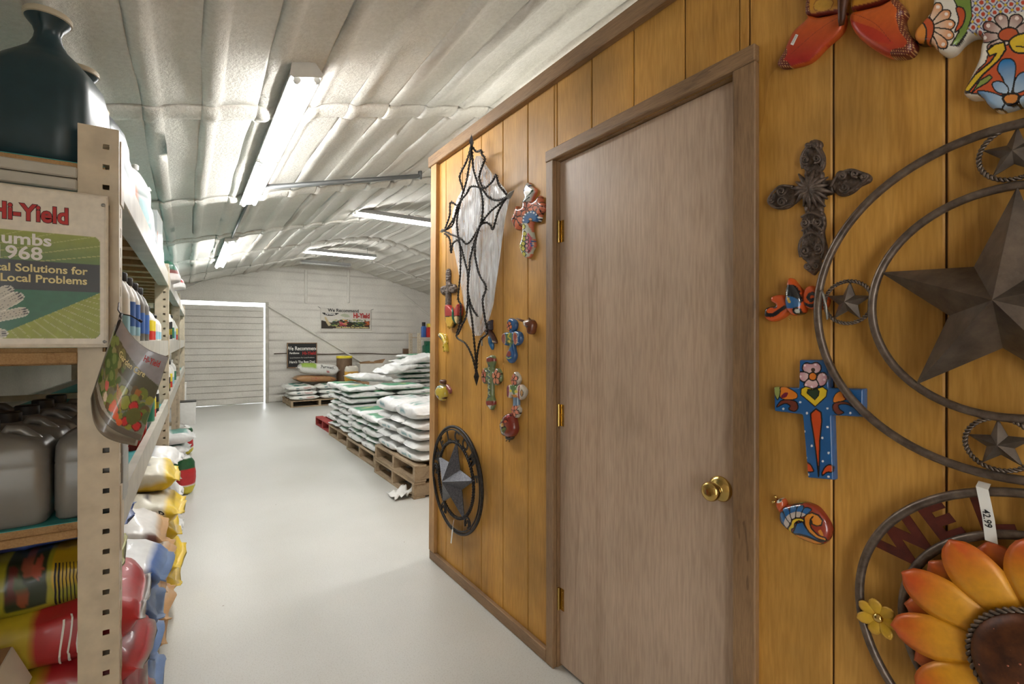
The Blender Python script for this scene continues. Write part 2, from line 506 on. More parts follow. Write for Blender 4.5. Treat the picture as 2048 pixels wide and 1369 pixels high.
# outer walls
DX0, DX1, DZ = -0.16, 1.40, 2.105      # opening of the sliding door
def back_wall():
    xs = np.unique(np.concatenate([np.arange(XL, XR + 0.01, 0.06), [DX0, DX1]]))
    zs = np.unique(np.concatenate([np.arange(0, 3.3, 0.028), [DZ]]))
    idx = {}; V = []; Cc = []
    for j, z in enumerate(zs):
        for i, x in enumerate(xs):
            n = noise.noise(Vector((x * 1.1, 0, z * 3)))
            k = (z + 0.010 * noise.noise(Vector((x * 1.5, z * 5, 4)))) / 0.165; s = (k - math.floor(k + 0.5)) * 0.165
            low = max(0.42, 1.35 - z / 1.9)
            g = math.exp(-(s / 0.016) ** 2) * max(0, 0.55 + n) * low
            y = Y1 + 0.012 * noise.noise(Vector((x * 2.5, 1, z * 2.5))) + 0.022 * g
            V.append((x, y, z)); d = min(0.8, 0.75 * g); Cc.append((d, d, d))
    nx = len(xs); Fc = []
    for j in range(len(zs) - 1):
        for i in range(nx - 1):
            xm = (xs[i] + xs[i + 1]) / 2; zm = (zs[j] + zs[j + 1]) / 2
            if DX0 < xm < DX1 and zm < DZ: continue
            if zm > roof_z(xm) + 0.1: continue
            Fc.append((j * nx + i, j * nx + i + 1, (j + 1) * nx + i + 1, (j + 1) * nx + i))
    o = link('wall_back', mesh('wall_back', V, Fc, True, Cc), 'wall_foam')
    mo = o.modifiers.new('thickness', 'SOLIDIFY'); mo.thickness = 0.05; mo.offset = -1.0
    tag(o, 'end wall coated with rough off-white foam, lapped horizontal lines', None, None, 'structure')
    def brace(p, q, r=0.022):
        a, b = onY(*p, Y1 - 0.03), onY(*q, Y1 - 0.03)
        pts = [a.lerp(b, t / 14) + Vector((0, 0, 0.006 * noise.noise(Vector((t * 1.7, 0, 0))))) for t in range(15)]
        w = MB().tube(pts, r, 8).build('brace', 'wall_foam', o, True)
        setcols(w.data, np.zeros((len(w.data.vertices), 3)))
    brace((533, 610), (745, 738)); brace((798, 582), (905, 668)); brace((366, 580), (420, 556), 0.016)
    for px in (612, 697):
        a, b = onY(px, 540, Y1 - 0.02), onY(px, 606, Y1 - 0.02)
        w = MB().bbox(a.x - 0.03, a.x + 0.03, Y1 - 0.025, Y1 + 0.01, b.z, a.z, 0.008).build('stud', 'wall_foam', o, True)
        setcols(w.data, np.zeros((len(w.data.vertices), 3)))
    a, b = onY(533, 612, Y1 - 0.02), onY(533, 806, Y1 - 0.02)
    w = MB().bbox(DX1 - 0.01, DX1 + 0.05, Y1 - 0.05, Y1 + 0.03, 0.0, DZ + 0.02, 0.006).build('door_post', 'rack_beam', o)
    pts = [onY(548 + (808 - 548) * t / 12, 708 - 1.5 * math.sin(t) * 0.6, Y1 - 0.02) for t in range(13)]
    MB().tube(pts, 0.008, 6).build('cable', 'gap_dark', o, True)
    return o
WB = back_wall()
# opening added in the side wall behind the viewer, to let in fill daylight
OY0, OY1, OZ = -3.3, -2.2, 2.1
w = MB().box(XL - 0.1, XL, OY1, Y1, 0, 2.6).box(XL - 0.1, XL, Y0, OY0, 0, 2.6).box(XL - 0.1, XL, OY0, OY1, OZ, 2.6).build('wall_left', 'wall_foam')
setcols(w.data, np.zeros((24, 3))); tag(w, 'off-white side wall behind the storage rack', None, None, 'structure')
for nm, b, lb in (('wall_right', (XR, XR + 0.1, Y0, Y1, 0, 2.6), 'off-white far side wall of the warehouse'),
              ('wall_front', (XL, XR, Y0 - 0.1, Y0, 0, 3.3), 'off-white end wall behind the viewer')):
    w = MB().box(*b).build(nm, 'wall_foam'); setcols(w.data, np.zeros((8, 3))); tag(w, lb, None, None, 'structure')

# sliding door of horizontal slats, daylight round its edges
D2 = empty('door_2', (0, Y1 + 0.05, 0), 'white slatted sliding door with daylight showing along its edges', None, None, 'structure')
zz = 0.002; k = 0
while zz < 2.02:
    h = min(0.128, 2.024 - zz)
    mb = MB(); n = 14; vs = []
    for i in range(n + 1):
        x = -0.14 + (1.366 + 0.14) * i / n
        dz = 0.004 * noise.noise(Vector((x * 2, zz * 3, 0))); dy = 0.004 * noise.noise(Vector((x * 1.3, zz * 7, 2)))
        for yy, z_ in ((-0.018, 0.006), (-0.024, 0.016), (-0.018, h - 0.004), (0.0, h + 0.002), (0.0, 0.0)):
            vs.append((x, yy + dy, zz + z_ + dz))
    fs = [(i * 5 + a, (i + 1) * 5 + a, (i + 1) * 5 + (a + 1) % 5, i * 5 + (a + 1) % 5) for i in range(n) for a in range(5)]
    fs += [(0, 1, 2, 3, 4), tuple(n * 5 + a for a in (4, 3, 2, 1, 0))]
    w = mb.add(vs, fs).build('slat', 'wall_foam', D2)
    cc = np.zeros((len(vs), 3))
    for i in range(n + 1):
        for a in (3, 4): cc[i * 5 + a] = 0.5 * max(0, 0.5 + noise.noise(Vector((i * 0.7, zz * 9, 1)))) * (1.2 - zz / 2.4)
    setcols(w.data, cc)
    zz += 0.128; k += 1
MB().box(-0.13, 1.345, 0.002, 0.012, 0.03, 2.02).build('back_sheet', 'rack_beam', D2)

# ------------------------------------------------------------------ plank partition with the door
PX = 1.25; PT = 2.376; PE = 2.70; PB = -3.55
GY = [0.319 + 0.2023 * k for k in range(-20, 12)]
WP = empty('wall_partition', (PX, 0, 0), 'partition of amber-stained vertical plywood boards with a trim', None, None, 'structure')
DY0, DY1, DH = 0.757, 1.545, 2.058
edges = [PB] + [g for g in GY if PB + 0.03 < g < PE - 0.03] + [PE]
def plank(y0, y1, z0, z1):
    g = 0.0020
    MB().bbox(0.0, 0.014, y0 + g, y1 - g, z0, z1, 0.003).build('plank', 'panel_wood', WP)
for a, b in zip(edges[:-1], edges[1:]):
    if b <= DY0 or a >= DY1: plank(a, b, 0.0, PT)
    else:
        if a < DY0: plank(a, DY0 - 0.004, 0.0, PT)
        if b > DY1: plank(DY1 + 0.004, b, 0.0, PT)
        plank(max(a, DY0 - 0.004) - 0.002 * (a < DY0), min(b, DY1 + 0.004) + 0.002 * (b > DY1), DH, PT)
mb = MB().box(0.006, 0.10, PB, DY0, 0, PT).box(0.006, 0.10, DY1, PE, 0, PT).box(0.006, 0.10, DY0, DY1, DH, PT)
mb.build('stud_backing', 'gap_dark', WP)
MB().bbox(-0.030, 0.05, PB, PE + 0.03, PT - 0.004, PT + 0.062, 0.004).build('top_trim', 'trim_wood_y', WP)
MB().bbox(-0.022, -0.001, PB, DY0 - 0.06, 0.0, 0.055, 0.003).build('bottom_trim', 'trim_wood_y', WP)
MB().bbox(-0.022, -0.001, DY1 + 0.035, PE + 0.03, 0.0, 0.055, 0.003).build('bottom_trim', 'trim_wood_y', WP)
t = MB().add([(-0.022, 2.665, 0.055), (-0.001, 2.665, 0.055), (0.10, 2.735, 0.055), (-0.022, 2.735, 0.055),
          (-0.022, 2.630, PT), (-0.001, 2.630, PT), (0.10, 2.702, PT), (-0.022, 2.702, PT)],
         [(0, 3, 2, 1), (4, 5, 6, 7), (0, 1, 5, 4), (1, 2, 6, 5), (2, 3, 7, 6), (3, 0, 4, 7)])
t.build('corner_trim', 'corner_wood', WP)
o = MB().box(PX + 0.1, 4.9, PE - 0.09, PE, 0, PT).build('wall_inner', 'panel_wood'); tag(o, 'return side of the plank partition facing the pallets', None, None, 'structure')
o = MB().box(PX + 0.05, 4.9, PB, PE, PT + 0.0, PT + 0.03).build('bounce_lid', 'white_card'); tag(o, 'pale lid added on top of the plank partition room to bounce light up', None, None, 'structure')  # unseen lid, added and kept white to bounce light onto the ceiling

DR = empty('door_1', (PX, 0, 0), 'flush lauan veneer door with a brass knob in plank wall', None, None, 'structure')
MB().bbox(0.014, 0.05, DY0 + 0.006, DY1 - 0.014, 0.012, DH - 0.006, 0.002).build('door_slab', 'door_veneer', DR)
MB().box(0.0, 0.08, DY1 - 0.012, DY1, 0, DH).box(0.0, 0.08, DY0, DY0 + 0.004, 0, DH).box(0.0, 0.08, DY0, DY1, DH - 0.004, DH).build('jamb', 'trim_wood', DR)
MB().bbox(-0.022, 0.0, DY1 - 0.012, DY1 + 0.034, 0, DH + 0.0, 0.003).build('casing', 'trim_wood', DR)
MB().bbox(-0.022, 0.0, DY0 - 0.062, DY0 + 0.002, 0, DH + 0.0, 0.003).build('casing', 'trim_wood', DR)
MB().bbox(-0.024, 0.0, DY0 - 0.062, DY1 + 0.036, DH + 0.0, DH + 0.045, 0.003).build('casing', 'trim_wood_y', DR)
for py in (465, 830, 1195):
    p = onX(1109, py, PX)
    mb = MB().tube([(0.006, DY1 - 0.014, p.z - 0.045), (0.006, DY1 - 0.014, p.z + 0.045)], 0.006, 10)
    mb.box(0.0125, 0.0145, DY1 - 0.040, DY1 - 0.014, p.z - 0.044, p.z + 0.044)
    for s in (-0.03, 0.0, 0.03): mb.lathe([(0.0035, 0), (0.003, 0.0015)], 8, Matrix.Translation((0.0125, DY1 - 0.03, p.z + s)) @ Matrix.Rotation(-math.pi / 2, 4, 'Y'))
    mb.build('hinge', 'brass', DR, angle=40)
k = onX(1441, 978, PX + 0.014)
kn = MB().lathe([(0.036, 0.0), (0.0365, 0.002), (0.034, 0.006), (0.026, 0.011), (0.016, 0.0145), (0.013, 0.017), (0.012, 0.024)], 32,
     Matrix.Translation((0.014, k.y, k.z)) @ Matrix.Rotation(-math.pi / 2, 4, 'Y')).build('rose', 'brass', DR, angle=50)
MB().lathe([(0.0115, 0.022), (0.013, 0.026), (0.020, 0.031), (0.0255, 0.038), (0.0275, 0.046), (0.0265, 0.053), (0.0225, 0.058), (0.012, 0.0605), (0.002, 0.061)], 32,
     Matrix.Translation((0.014, k.y, k.z)) @ Matrix.Rotation(-math.pi / 2, 4, 'Y')).build('knob', 'brass', DR, angle=60)

# ------------------------------------------------------------------ fluorescent fixtures
def fixture(x, y, z, axis, label, lit=True, length=1.2, group=None):
    """z = underside of the tubes; runs along axis from (x, y)"""
    e = empty('fluorescent_light', (x, y, z), label, 'light', group, rz=0 if axis == 'y' else -math.pi / 2)
    if axis == 'y': e.rotation_euler = (0, -math.atan(SL), 0)          # screwed up along the slope of the roof
    w = 0.062
    prof = [(-0.046, 0.082), (-0.070, 0.028), (-0.066, 0.026), (-0.030, 0.031), (0.030, 0.031), (0.066, 0.026), (0.070, 0.028), (0.046, 0.082)]
    MB().prism(prof, 0.0, length, 'y').build('housing', 'lamp_metal', e)
    for yy in (-0.0065, length + 0.0005):
        MB().prism([(-0.048, 0.084), (-0.072, 0.028), (-0.060, 0.018), (0.060, 0.018), (0.072, 0.028), (0.048, 0.084)], yy, yy + 0.006, 'y').build('end_plate', 'lamp_grey', e)
    for s in (-1, 1):
        MB().tube([(s * 0.042, 0.03, 0.013), (s * 0.042, length - 0.03, 0.013)], 0.013, 12).build('tube', 'tube_glow' if lit else 'tube_off', e, True)
        for yy in (0.010, length - 0.030):
            MB().tube([(s * 0.042, yy, 0.013), (s * 0.042, yy + 0.02, 0.013)], 0.0145, 12).add(*(lambda m: (m.v, m.f))(MB().box(s * 0.042 - 0.009, s * 0.042 + 0.009, yy + 0.002, yy + 0.016, 0.012, 0.034))).build('socket', 'lamp_grey', e)
    for yy in (0.15, length - 0.15):
        xx = x if axis == 'y' else x + yy
        MB().tube([(0, yy, 0.07), (0, yy, roof_z(xx) - z + 0.02)], 0.004, 6).build('hanger', 'zinc', e)
    return e
LX, LZ = 0.45, 2.47
fixture(LX, 2.28, LZ, 'y', 'double-tube light nearest the viewer, in the row over the aisle', group='lights over the aisle')
fixture(LX, 3.505, LZ, 'y', 'second double-tube light over the aisle, butted to the nearest one', group='lights over the aisle')
fixture(LX, 6.58, LZ, 'y', 'third double-tube light over the aisle, past the conduit', group='lights over the aisle')
fixture(LX, 7.81, LZ, 'y', 'farthest double-tube light in the row over the aisle', group='lights over the aisle')
fixture(1.72, 2.80, 2.855, 'x', 'crosswise light just showing above the plank wall trim', group='crosswise ceiling lights')
fixture(1.95, 0.02, 2.86, 'x', 'unseen crosswise light added over the plank wall room to brighten the ceiling', group='crosswise ceiling lights')  # added out of view to lift the ceiling above the partition
fixture(1.66, 5.90, 2.83, 'x', 'crosswise lit light cut off by the plank wall corner', group='crosswise ceiling lights')
fixture(1.69, 9.05, 2.853, 'x', 'crosswise lit light farthest back, over the white bags', length=1.28, group='crosswise ceiling lights')
fixture(1.92, 10.56, 2.88, 'x', 'unlit crosswise light against the end wall', False, 1.0, group='crosswise ceiling lights')
fixture(LX - 0.5, -2.9, LZ - 0.1, 'y', 'unseen double-tube light added behind the viewer as fill', group='lights over the aisle')  # extra unseen fill light, added behind the camera
o = MB().tube([(LX, 4.72, LZ + 0.062), (LX, 6.58, LZ + 0.062)], 0.013, 8).build('conduit', 'conduit', None, True)
tag(o, 'grey conduit joining the aisle lights under the ceiling', 'conduit')
pa, pb = onY(530, 375, 4.28), onY(842, 352, 4.28)
mb = MB().tube([pa, pb], 0.020, 10); mb.tube([pb + Vector((-0.01, 0, -0.03)), pb + Vector((-0.01, 0, 0.045))], 0.02, 8)
o = mb.build('ceiling_bar', 'conduit', None, True); tag(o, 'dark grey bar slanting along a ceiling rib beside the aisle light', 'bar')

# ================================================================== goods helpers
painted('bag_print', 0.38, 0.15, nbump=0.15, nscale=30)
painted('sign_print', 0.35, 0.1)
painted('paper_print', 0.22, 0.4)
plain('teal_liner', (60, 150, 150), 0.6, 0, 0.1)
plain('jug_dark', (34, 58, 66), 0.36, 0, 0.1)
plain('jug_grey', (122, 120, 116), 0.3, 0.15, 0.06)
plain('cap_cream', (190, 180, 158), 0.5, 0, 0.05)
plain('red_plastic', (190, 40, 26), 0.35, 0, 0.06)
plain('blue_label', (60, 104, 176), 0.4, 0, 0.1)
plain('sky_label', (150, 196, 214), 0.4, 0, 0.1)
plain('yellow_label', (226, 206, 50), 0.4, 0, 0.1)
plain('red_label', (196, 48, 40), 0.4, 0, 0.1)
plain('green_label', (40, 120, 90), 0.4, 0, 0.1)
plain('ink_black', (24, 24, 26), 0.6, 0, 0.05)
plain('ink_white', (232, 230, 224), 0.5, 0, 0.03)
plain('ink_red', (178, 34, 30), 0.5, 0, 0.05)
plain('ink_teal', (36, 120, 120), 0.5, 0, 0.05)
plain('ink_cream', (222, 208, 150), 0.5, 0, 0.03)
plain('ink_brown', (170, 96, 70), 0.6, 0, 0.03)
plain('wire_dark', (46, 38, 34), 0.5, 0.4, 0.1)
plain('rust_stain', (88, 58, 36), 0.8, 0, 0.3)

def loft(sections, n=20):
    """rounded-rectangle sections (z, half x, half y, corner, cx, cy), closed at both ends"""
    mb = MB(); vs = []
    for s in sections:
        z, hx, hy, r = s[:4]; cx, cy = (s[4], s[5]) if len(s) > 4 else (0, 0)
        r = min(r, hx, hy)
        q = n // 4
        for c, (sx, sy) in enumerate(((1, 1), (-1, 1), (-1, -1), (1, -1))):
            for k in range(q):
                a = math.pi / 2 * (c + k / (q - 1))
                vs.append((cx + sx * (hx - r) + r * math.cos(a), cy + sy * (hy - r) + r * math.sin(a), z))
    m = n // 4 * 4; fs = []
    for i in range(len(sections) - 1):
        for k in range(m):
            l = (k + 1) % m
            fs.append((i * m + k, i * m + l, (i + 1) * m + l, (i + 1) * m + k))
    fs.append(tuple(range(m - 1, -1, -1))); fs.append(tuple((len(sections) - 1) * m + k for k in range(m)))
    return mb.add(vs, fs)

class Bag:
    """stuffed sack lying on its side, length along x, base at z = 0"""
    def __init__(s, Ln, Wd, H, seed=0, crump=0.010, nu=22, nw=26, sag=0.0, fin=0.05, pinch=6, droop=(0, 0)):
        s.p = (Ln, Wd, H, seed, crump, sag, fin, pinch, droop); s.nu, s.nw = nu, nw
    def S(s, u, w, off=0.0):
        Ln, Wd, H, seed, cr, sag, fin, pinch, droop = s.p
        b = (max(0.0, 1 - abs(u / 0.94) ** pinch)) ** 0.5 if abs(u) < 0.94 else 0.0
        c, sn = math.cos(w), math.sin(w)
        cy = math.copysign(abs(c) ** 0.5, c); cz = math.copysign(abs(sn) ** 0.62, sn)
        q = Vector((u * 2.4 + seed * 7.3, cy * 1.6, cz * 0.8 + seed))
        n1 = noise.noise(q); n2 = noise.noise(q * 2.7); n3 = noise.noise(Vector((u * 9 + seed, cy * 2.2, seed * 3.0)))
        hz = H / 2 * max(b, fin)
        x = Ln / 2 * u + 0.5 * cr * n2
        y = (Wd / 2 + off) * cy * (0.92 + 0.08 * b) + cr * 0.7 * n1 * b
        z = (hz + off) * cz + H / 2 + cr * (n1 + 0.6 * n2 + 0.5 * n3) * (0.25 + b) * (0.3 if cz < -0.4 else 1.0)
        z -= sag * (u * u) * (1 - b * 0.3)
        d = droop[1] if u > 0 else droop[0]
        z -= d * abs(u) ** 3
        if abs(u) > 0.8:                                   # crimped ends ripple and pull in
            k = (abs(u) - 0.8) / 0.2
            z += H * 0.22 * k * noise.noise(Vector((cy * 1.7 + seed * 1.3, u * 3, seed)))
            y *= 1 - 0.10 * k * (0.5 + noise.noise(Vector((u * 2, seed * 2.1, 0))))
            x += 0.02 * k * noise.noise(Vector((cy * 1.9, seed * 3.3, u)))
        return Vector((x, y, z))
    def me(s, name, paintfn):
        us = [-1 + 2 * i / s.nu for i in range(s.nu + 1)]
        us = sorted(set([math.copysign(abs(u) ** 0.75, u) if u else 0.0 for u in us] + [-0.94, 0.94]))
        V = []; U = []; A = []
        for u in us:
            for k in range(s.nw):
                w = 2 * math.pi * k / s.nw
                V.append(s.S(u, w)); U.append(u); A.append(w)
        m = s.nw
        Fc = [(i * m + k, (i + 1) * m + k, (i + 1) * m + (k + 1) % m, i * m + (k + 1) % m) for i in range(len(us) - 1) for k in range(m)]
        Fc += [tuple(range(m)), tuple((len(us) - 1) * m + k for k in range(m - 1, -1, -1))]
        U = np.array(U); A = np.array(A)
        cy = np.sign(np.cos(A)) * np.abs(np.cos(A)) ** 0.5; cz = np.sign(np.sin(A)) * np.abs(np.sin(A)) ** 0.62
        me = mesh(name, V, Fc, True, paintfn(U, cy, cz))
        return me
    def side_text(s, name, text, u0, size, mat, parent, side=-1, w0=0.0, **kw):
        """lettering along the long side (side -1 faces -y)"""
        Ln, Wd, H = s.p[:3]
        def pl(x, y):
            u = u0 + (x / (Ln / 2)) * (1 if side < 0 else -1)
            h = max(-0.85, min(0.85, (y + w0) / (H / 2)))
            a = math.asin(math.copysign(abs(h) ** (1 / 0.62), h))
            return s.S(u, (math.pi - a) if side < 0 else a, 0.0025) if side > 0 else s.S(u, math.pi - a, 0.0025)
        return lettering(name, text, pl, mat, parent, size=size, **kw)
    def top_text(s, name, text, u0, v0, size, mat, parent, flip=1, **kw):
        Ln, Wd, H = s.p[:3]
        def pl(x, y):
            u = u0 + flip * x / (Ln / 2); t = max(-0.98, min(0.98, v0 + flip * y / (Wd / 2)))
            c = math.copysign(t * t, t)
            return s.S(u, math.acos(max(-1, min(1, c))), 0.003)
        return lettering(name, text, pl, mat, parent, size=size, **kw)
def arr(rgb, n): return np.tile(np.array(lin(*rgb)), (n, 1))
def bands(base, rules):
    """rules: (mask function (u, y, z), colour)"""
    def f(u, y, z):
        c = arr(base, len(u))
        for mk, rgb in rules:
            m = mk(u, y, z)
            c[m] = lin(*rgb)
        return c
    return f

# ================================================================== steel rack along the left
RA = math.atan2(0.042, 2.59)
RK = empty('storage_rack', (-0.142, 1.58, 0.0), 'cream perforated steel storage rack full of goods, left of the aisle', 'rack', rz=-RA)
def rloc(x, y, z):
    return Vector((-0.142 + x * math.cos(RA) + y * math.sin(RA), 1.58 - x * math.sin(RA) + y * math.cos(RA), z))
def perf(mb, P, w, h, hw, hh, cx, sp, z0=0.03):
    """plate of width w and height h with a column of square holes; P(a, z) -> point"""
    zs = [0.0]; z = z0
    holes = []
    while z + hh < h - 0.01:
        holes.append((z, z + hh)); z += sp
    xs = [0.0, cx - hw / 2, cx + hw / 2, w]
    cuts = [0.0] + [q for a in holes for q in a] + [h]
    v = [P(x, q) for q in cuts for x in xs]; f = []
    for j in range(len(cuts) - 1):
        for i in range(3):
            if i == 1 and j % 2 == 1: continue
            f.append((j * 4 + i, j * 4 + i + 1, (j + 1) * 4 + i + 1, (j + 1) * 4 + i))
    mb.add(v, f)
PH = 1.862
def post(y0, xf=0.0, det=True):
    mb = MB(); w, d = 0.077, 0.062
    perf(mb, lambda a, z: (xf - w + a, y0, z), w, PH, 0.0135, 0.0125, 0.053, 0.0508)
    perf(mb, lambda a, z: (xf, y0 + a, z), d, PH, 0.010, 0.024, 0.031, 0.0508, 0.02)
    mb.add([(xf - w, y0, 0), (xf - w, y0 + d, 0), (xf - w, y0 + d, PH), (xf - w, y0, PH)], [(0, 1, 2, 3)])
    mb.add([(xf - w, y0 + d, 0), (xf, y0 + d, 0), (xf, y0 + d, PH), (xf - w, y0 + d, PH)], [(0, 1, 2, 3)])
    o = link('upright', mesh('upright', mb.v, mb.f), 'rack_paint', RK)
    md = o.modifiers.new('sheet', 'SOLIDIFY'); md.thickness = 0.0025; md.offset = 0
    return o
UY = [0.0, 2.575, 5.15, 7.72]
for y in UY:
    post(y); post(y, -0.85)
    for z in ((0.30, 1.56) if y == 0 else (0.35, 0.95, 1.55)):
        MB().box(-0.85, -0.077, y + 0.02, y + 0.05, z, z + 0.035).build('frame_strut', 'rack_paint', RK)
LEV = [(0.820, 0.915), (1.225, 1.325), (1.708, 1.800)]
DECK = [0.885, 1.312, 1.765]
for (b0, b1), dk in zip(LEV, DECK):
    for a, b in zip(UY[:-1], UY[1:]):
        for xf in (0.0, -0.85 - 0.03):
            pr = [(xf - 0.058, b0), (xf - 0.002, b0), (xf, b0 + 0.002), (xf, b1), (xf - 0.024, b1), (xf - 0.024, dk - 0.02), (xf - 0.058, dk - 0.02)]
            MB().prism(pr, a + 0.062, b, 'y').build('beam', 'rack_beam', RK)
        for y in (a + 0.062, b - 0.045):
            MB().bbox(-0.002, 0.004, y - 0.045 if y < a + 0.1 else y + 0.04, y + 0.012 if y < a + 0.1 else y + 0.09, b0 - 0.03, b1 + 0.04, 0.001).build('beam_clip', 'rack_paint', RK)
        MB().box(-0.85, -0.026, a + 0.004 if a == 0 else a + 0.03, b + 0.03, dk - 0.020, dk - 0.0015).build('shelf_board', 'ply', RK)
        MB().box(-0.85, -0.026, a + 0.002 if a == 0 else a + 0.03, b + 0.03, dk - 0.0015, dk).build('shelf_liner', 'teal_liner', RK)
        y = a + 0.12
        while y < b - 0.05:
            MB().box(-0.85, -0.058, y, y + 0.09, dk - 0.048, dk - 0.021).build('cross_slat', 'ply', RK); y += 0.29
for z in (1.708, 1.738):
    MB().bbox(-0.85, -0.078, -0.006, 0.03, z - 0.013, z + 0.014, 0.003).build('end_bar', 'rack_beam', RK)
MB().bbox(-0.85, -0.078, -0.004, 0.03, 0.846, 0.866, 0.002).build('end_board', 'ply', RK)
MB().bbox(-0.85, -0.078, -0.004, 0.03, 1.272, 1.300, 0.002).build('end_board', 'ply', RK)

# ------------------------------------------------------------------ tin sign on the rack end
SY = 1.552
def gridpaint(name, x0, x1, y0, y1, nx, ny, place, base, layers, mat, parent=None, thick=0.0):
    xs = np.linspace(x0, x1, nx); ys = np.linspace(y0, y1, ny)
    X, Yy = np.meshgrid(xs, ys); P = np.c_[X.ravel(), Yy.ravel()]
    col = paint(P, base, layers)
    V = [place(p[0], p[1]) for p in P]
    Fc = [(j * nx + i, j * nx + i + 1, (j + 1) * nx + i + 1, (j + 1) * nx + i) for j in range(ny - 1) for i in range(nx - 1)]
    o = link(name, mesh(name, V, Fc, True, col), mat, parent)
    if thick:
        md = o.modifiers.new('sheet', 'SOLIDIFY'); md.thickness = thick; md.offset = -1
    return o
# plane units: millimetres from the sign's lower right corner (x to the left is negative)
sr = onY(217, 695, SY); sx0, sz0 = sr.x, sr.z
def s2w(x, z, d=0.0): return Vector((sx0 + x / 1000, SY - d, sz0 + z / 1000))
def p2s(px, py):
    q = onY(px, py, SY); return ((q.x - sx0) * 1000, (q.z - sz0) * 1000)
SGN = empty('tin_sign', (sx0, SY, sz0), 'white and green tin garden sign with red lettering on the rack end', 'sign')
SGN_I = Matrix.Translation(-SGN.location)
SW, SH = -470.0, p2s(217, 393)[1]
pr, pt, pb = p2s(200, 600)[0], p2s(186, 474)[1], p2s(150, 678)[1]
lay = []
lime, dgreen, gtop = (150, 160, 50), (36, 104, 66), (104, 132, 54)
rr = 14
def rrect(x0, x1, y0, y1, r):
    pts = []
    for cx, cy, a0 in ((x1 - r, y1 - r, 0), (x0 + r, y1 - r, 90), (x0 + r, y0 + r, 180), (x1 - r, y0 + r, 270)):
        for k in range(6):
            a = math.radians(a0 + 18 * k); pts.append((cx + r * math.cos(a), cy + r * math.sin(a)))
    return pts
def topgrad(P):
    t = np.clip((P[:, 1] - 175) / (pt - 175), 0, 1)[:, None]
    return (1 - t) * np.array(lin(46, 100, 56)) + t * np.array(lin(150, 160, 56))
panel = rrect(SW + 17, pr, pb, pt, rr)
lay.append(('poly', panel, topgrad))
for k in range(16):
    a = math.radians(8 + k * 5.5)
    c0 = (-420, 120); lay.append(('line', [(c0[0] + 90 * math.cos(a), c0[1] + 90 * math.sin(a)), (c0[0] + 620 * math.cos(a * 0.55), c0[1] + 620 * math.sin(a * 0.55))], 0.7, (190, 190, 110)))
def keep_panel(P, col):
    m = ~inside(P, panel); col[m] = lin(226, 217, 200); return col
lay.append(('fn', keep_panel))
bt, bb = p2s(200, 531)[1], p2s(200, 586)[1]
lay.append(('poly', [(SW + 17, bb), (pr, bb), (pr, bt), (SW + 17, bt)], (34, 34, 32)))
lay.append(('poly', [(SW + 17, pb + 8), (SW + 17, bb), (pr, bb), p2s(14, 664), (-260, pb + 2)], (34, 104, 70)))
low = [(-260, pb), p2s(12, 664), (pr, bb - 1), (pr, pb + rr), (pr - 4, pb + 4), (pr - rr, pb)]
lay.append(('poly', low, lime))
for k in range(13):
    t = (k + 0.5) / 13; a = p2s(14, 664); b0 = (pr, bb - 1)
    s = (a[0] + (b0[0] - a[0]) * t, a[1] + (b0[1] - a[1]) * t)
    ang = math.radians(-58 + 52 * t)
    ln_ = min((pr - s[0]) / max(math.cos(ang), 0.05), (s[1] - pb) / max(-math.sin(ang), 0.05))
    lay.append(('line', [s, (s[0] + math.cos(ang) * ln_, s[1] + math.sin(ang) * ln_)], 0.55, (200, 200, 130)))
# gloves reaching in from the left
def finger(a, b, w):
    ax, ay = p2s(*a); bx, by = p2s(*b); L_ = math.hypot(bx - ax, by - ay); ux, uy = (bx - ax) / L_, (by - ay) / L_; nx_, ny_ = -uy, ux
    pts = [(ax + nx_ * w, ay + ny_ * w), (bx - ux * w + nx_ * w, by - uy * w + ny_ * w)]
    for k in range(1, 6):
        th = math.pi / 2 - math.pi * k / 6; pts.append((bx - ux * w + (ux * math.cos(th) + nx_ * math.sin(th)) * w, by - uy * w + (uy * math.cos(th) + ny_ * math.sin(th)) * w))
    pts += [(bx - ux * w - nx_ * w, by - uy * w - ny_ * w), (ax - nx_ * w, ay - ny_ * w)]
    lay.append(('poly', pts, (196, 192, 176), (230, 226, 214), 0.7))
    for i in range(int(L_ / 5)):
        for j in (-1, 0, 1):
            q = L_ - 16 - i * 5
            if q > 0: lay.append(('dot', (ax + ux * (q + (j % 2) * 2.5) + nx_ * j * w * 0.5, ay + uy * (q + (j % 2) * 2.5) + ny_ * j * w * 0.5), 0.9, (60, 60, 64)))
    for j in (-1, 0, 1):
        c = (bx - ux * 9 + nx_ * j * w * 0.5, by - uy * 9 + ny_ * j * w * 0.5)
        lay.append(('line', [c, (c[0] + ux * 6, c[1] + uy * 6)], 1.3, (60, 60, 66)))
finger((-70, 622), (26, 576), 11.5); finger((-70, 650), (45, 589), 11.5); finger((-70, 648), (57, 622), 10.5); finger((-110, 672), (16, 667), 10)
def sgn_place(x, y):
    e = min(-x, x - SW, y, SH - y)              # rolled rim
    d = 0.0035 if 3.0 < e < 6.5 else (0.0012 if e >= 6.5 else 0.0)
    return SGN_I @ s2w(x, y, d)
gridpaint('sign_face', SW, 0, 0, SH, 252, 200, sgn_place, (226, 217, 200), lay, 'sign_print', SGN, 0.0012)
def stext(txt, px, py, hpx, mat, bold=0.0, **kw):
    a = p2s(px, py); b = p2s(px, py - hpx); h = b[1] - a[1]
    size = h / 0.729
    def pl(x, y): return SGN_I @ s2w(a[0] + x, a[1] + y, 0.0018 + pl.k)
    pl.k = 0.0; 
    v, f = glyphs(txt, size=size, bold=bold * size, align='RIGHT', **kw)
    return pl, v, f
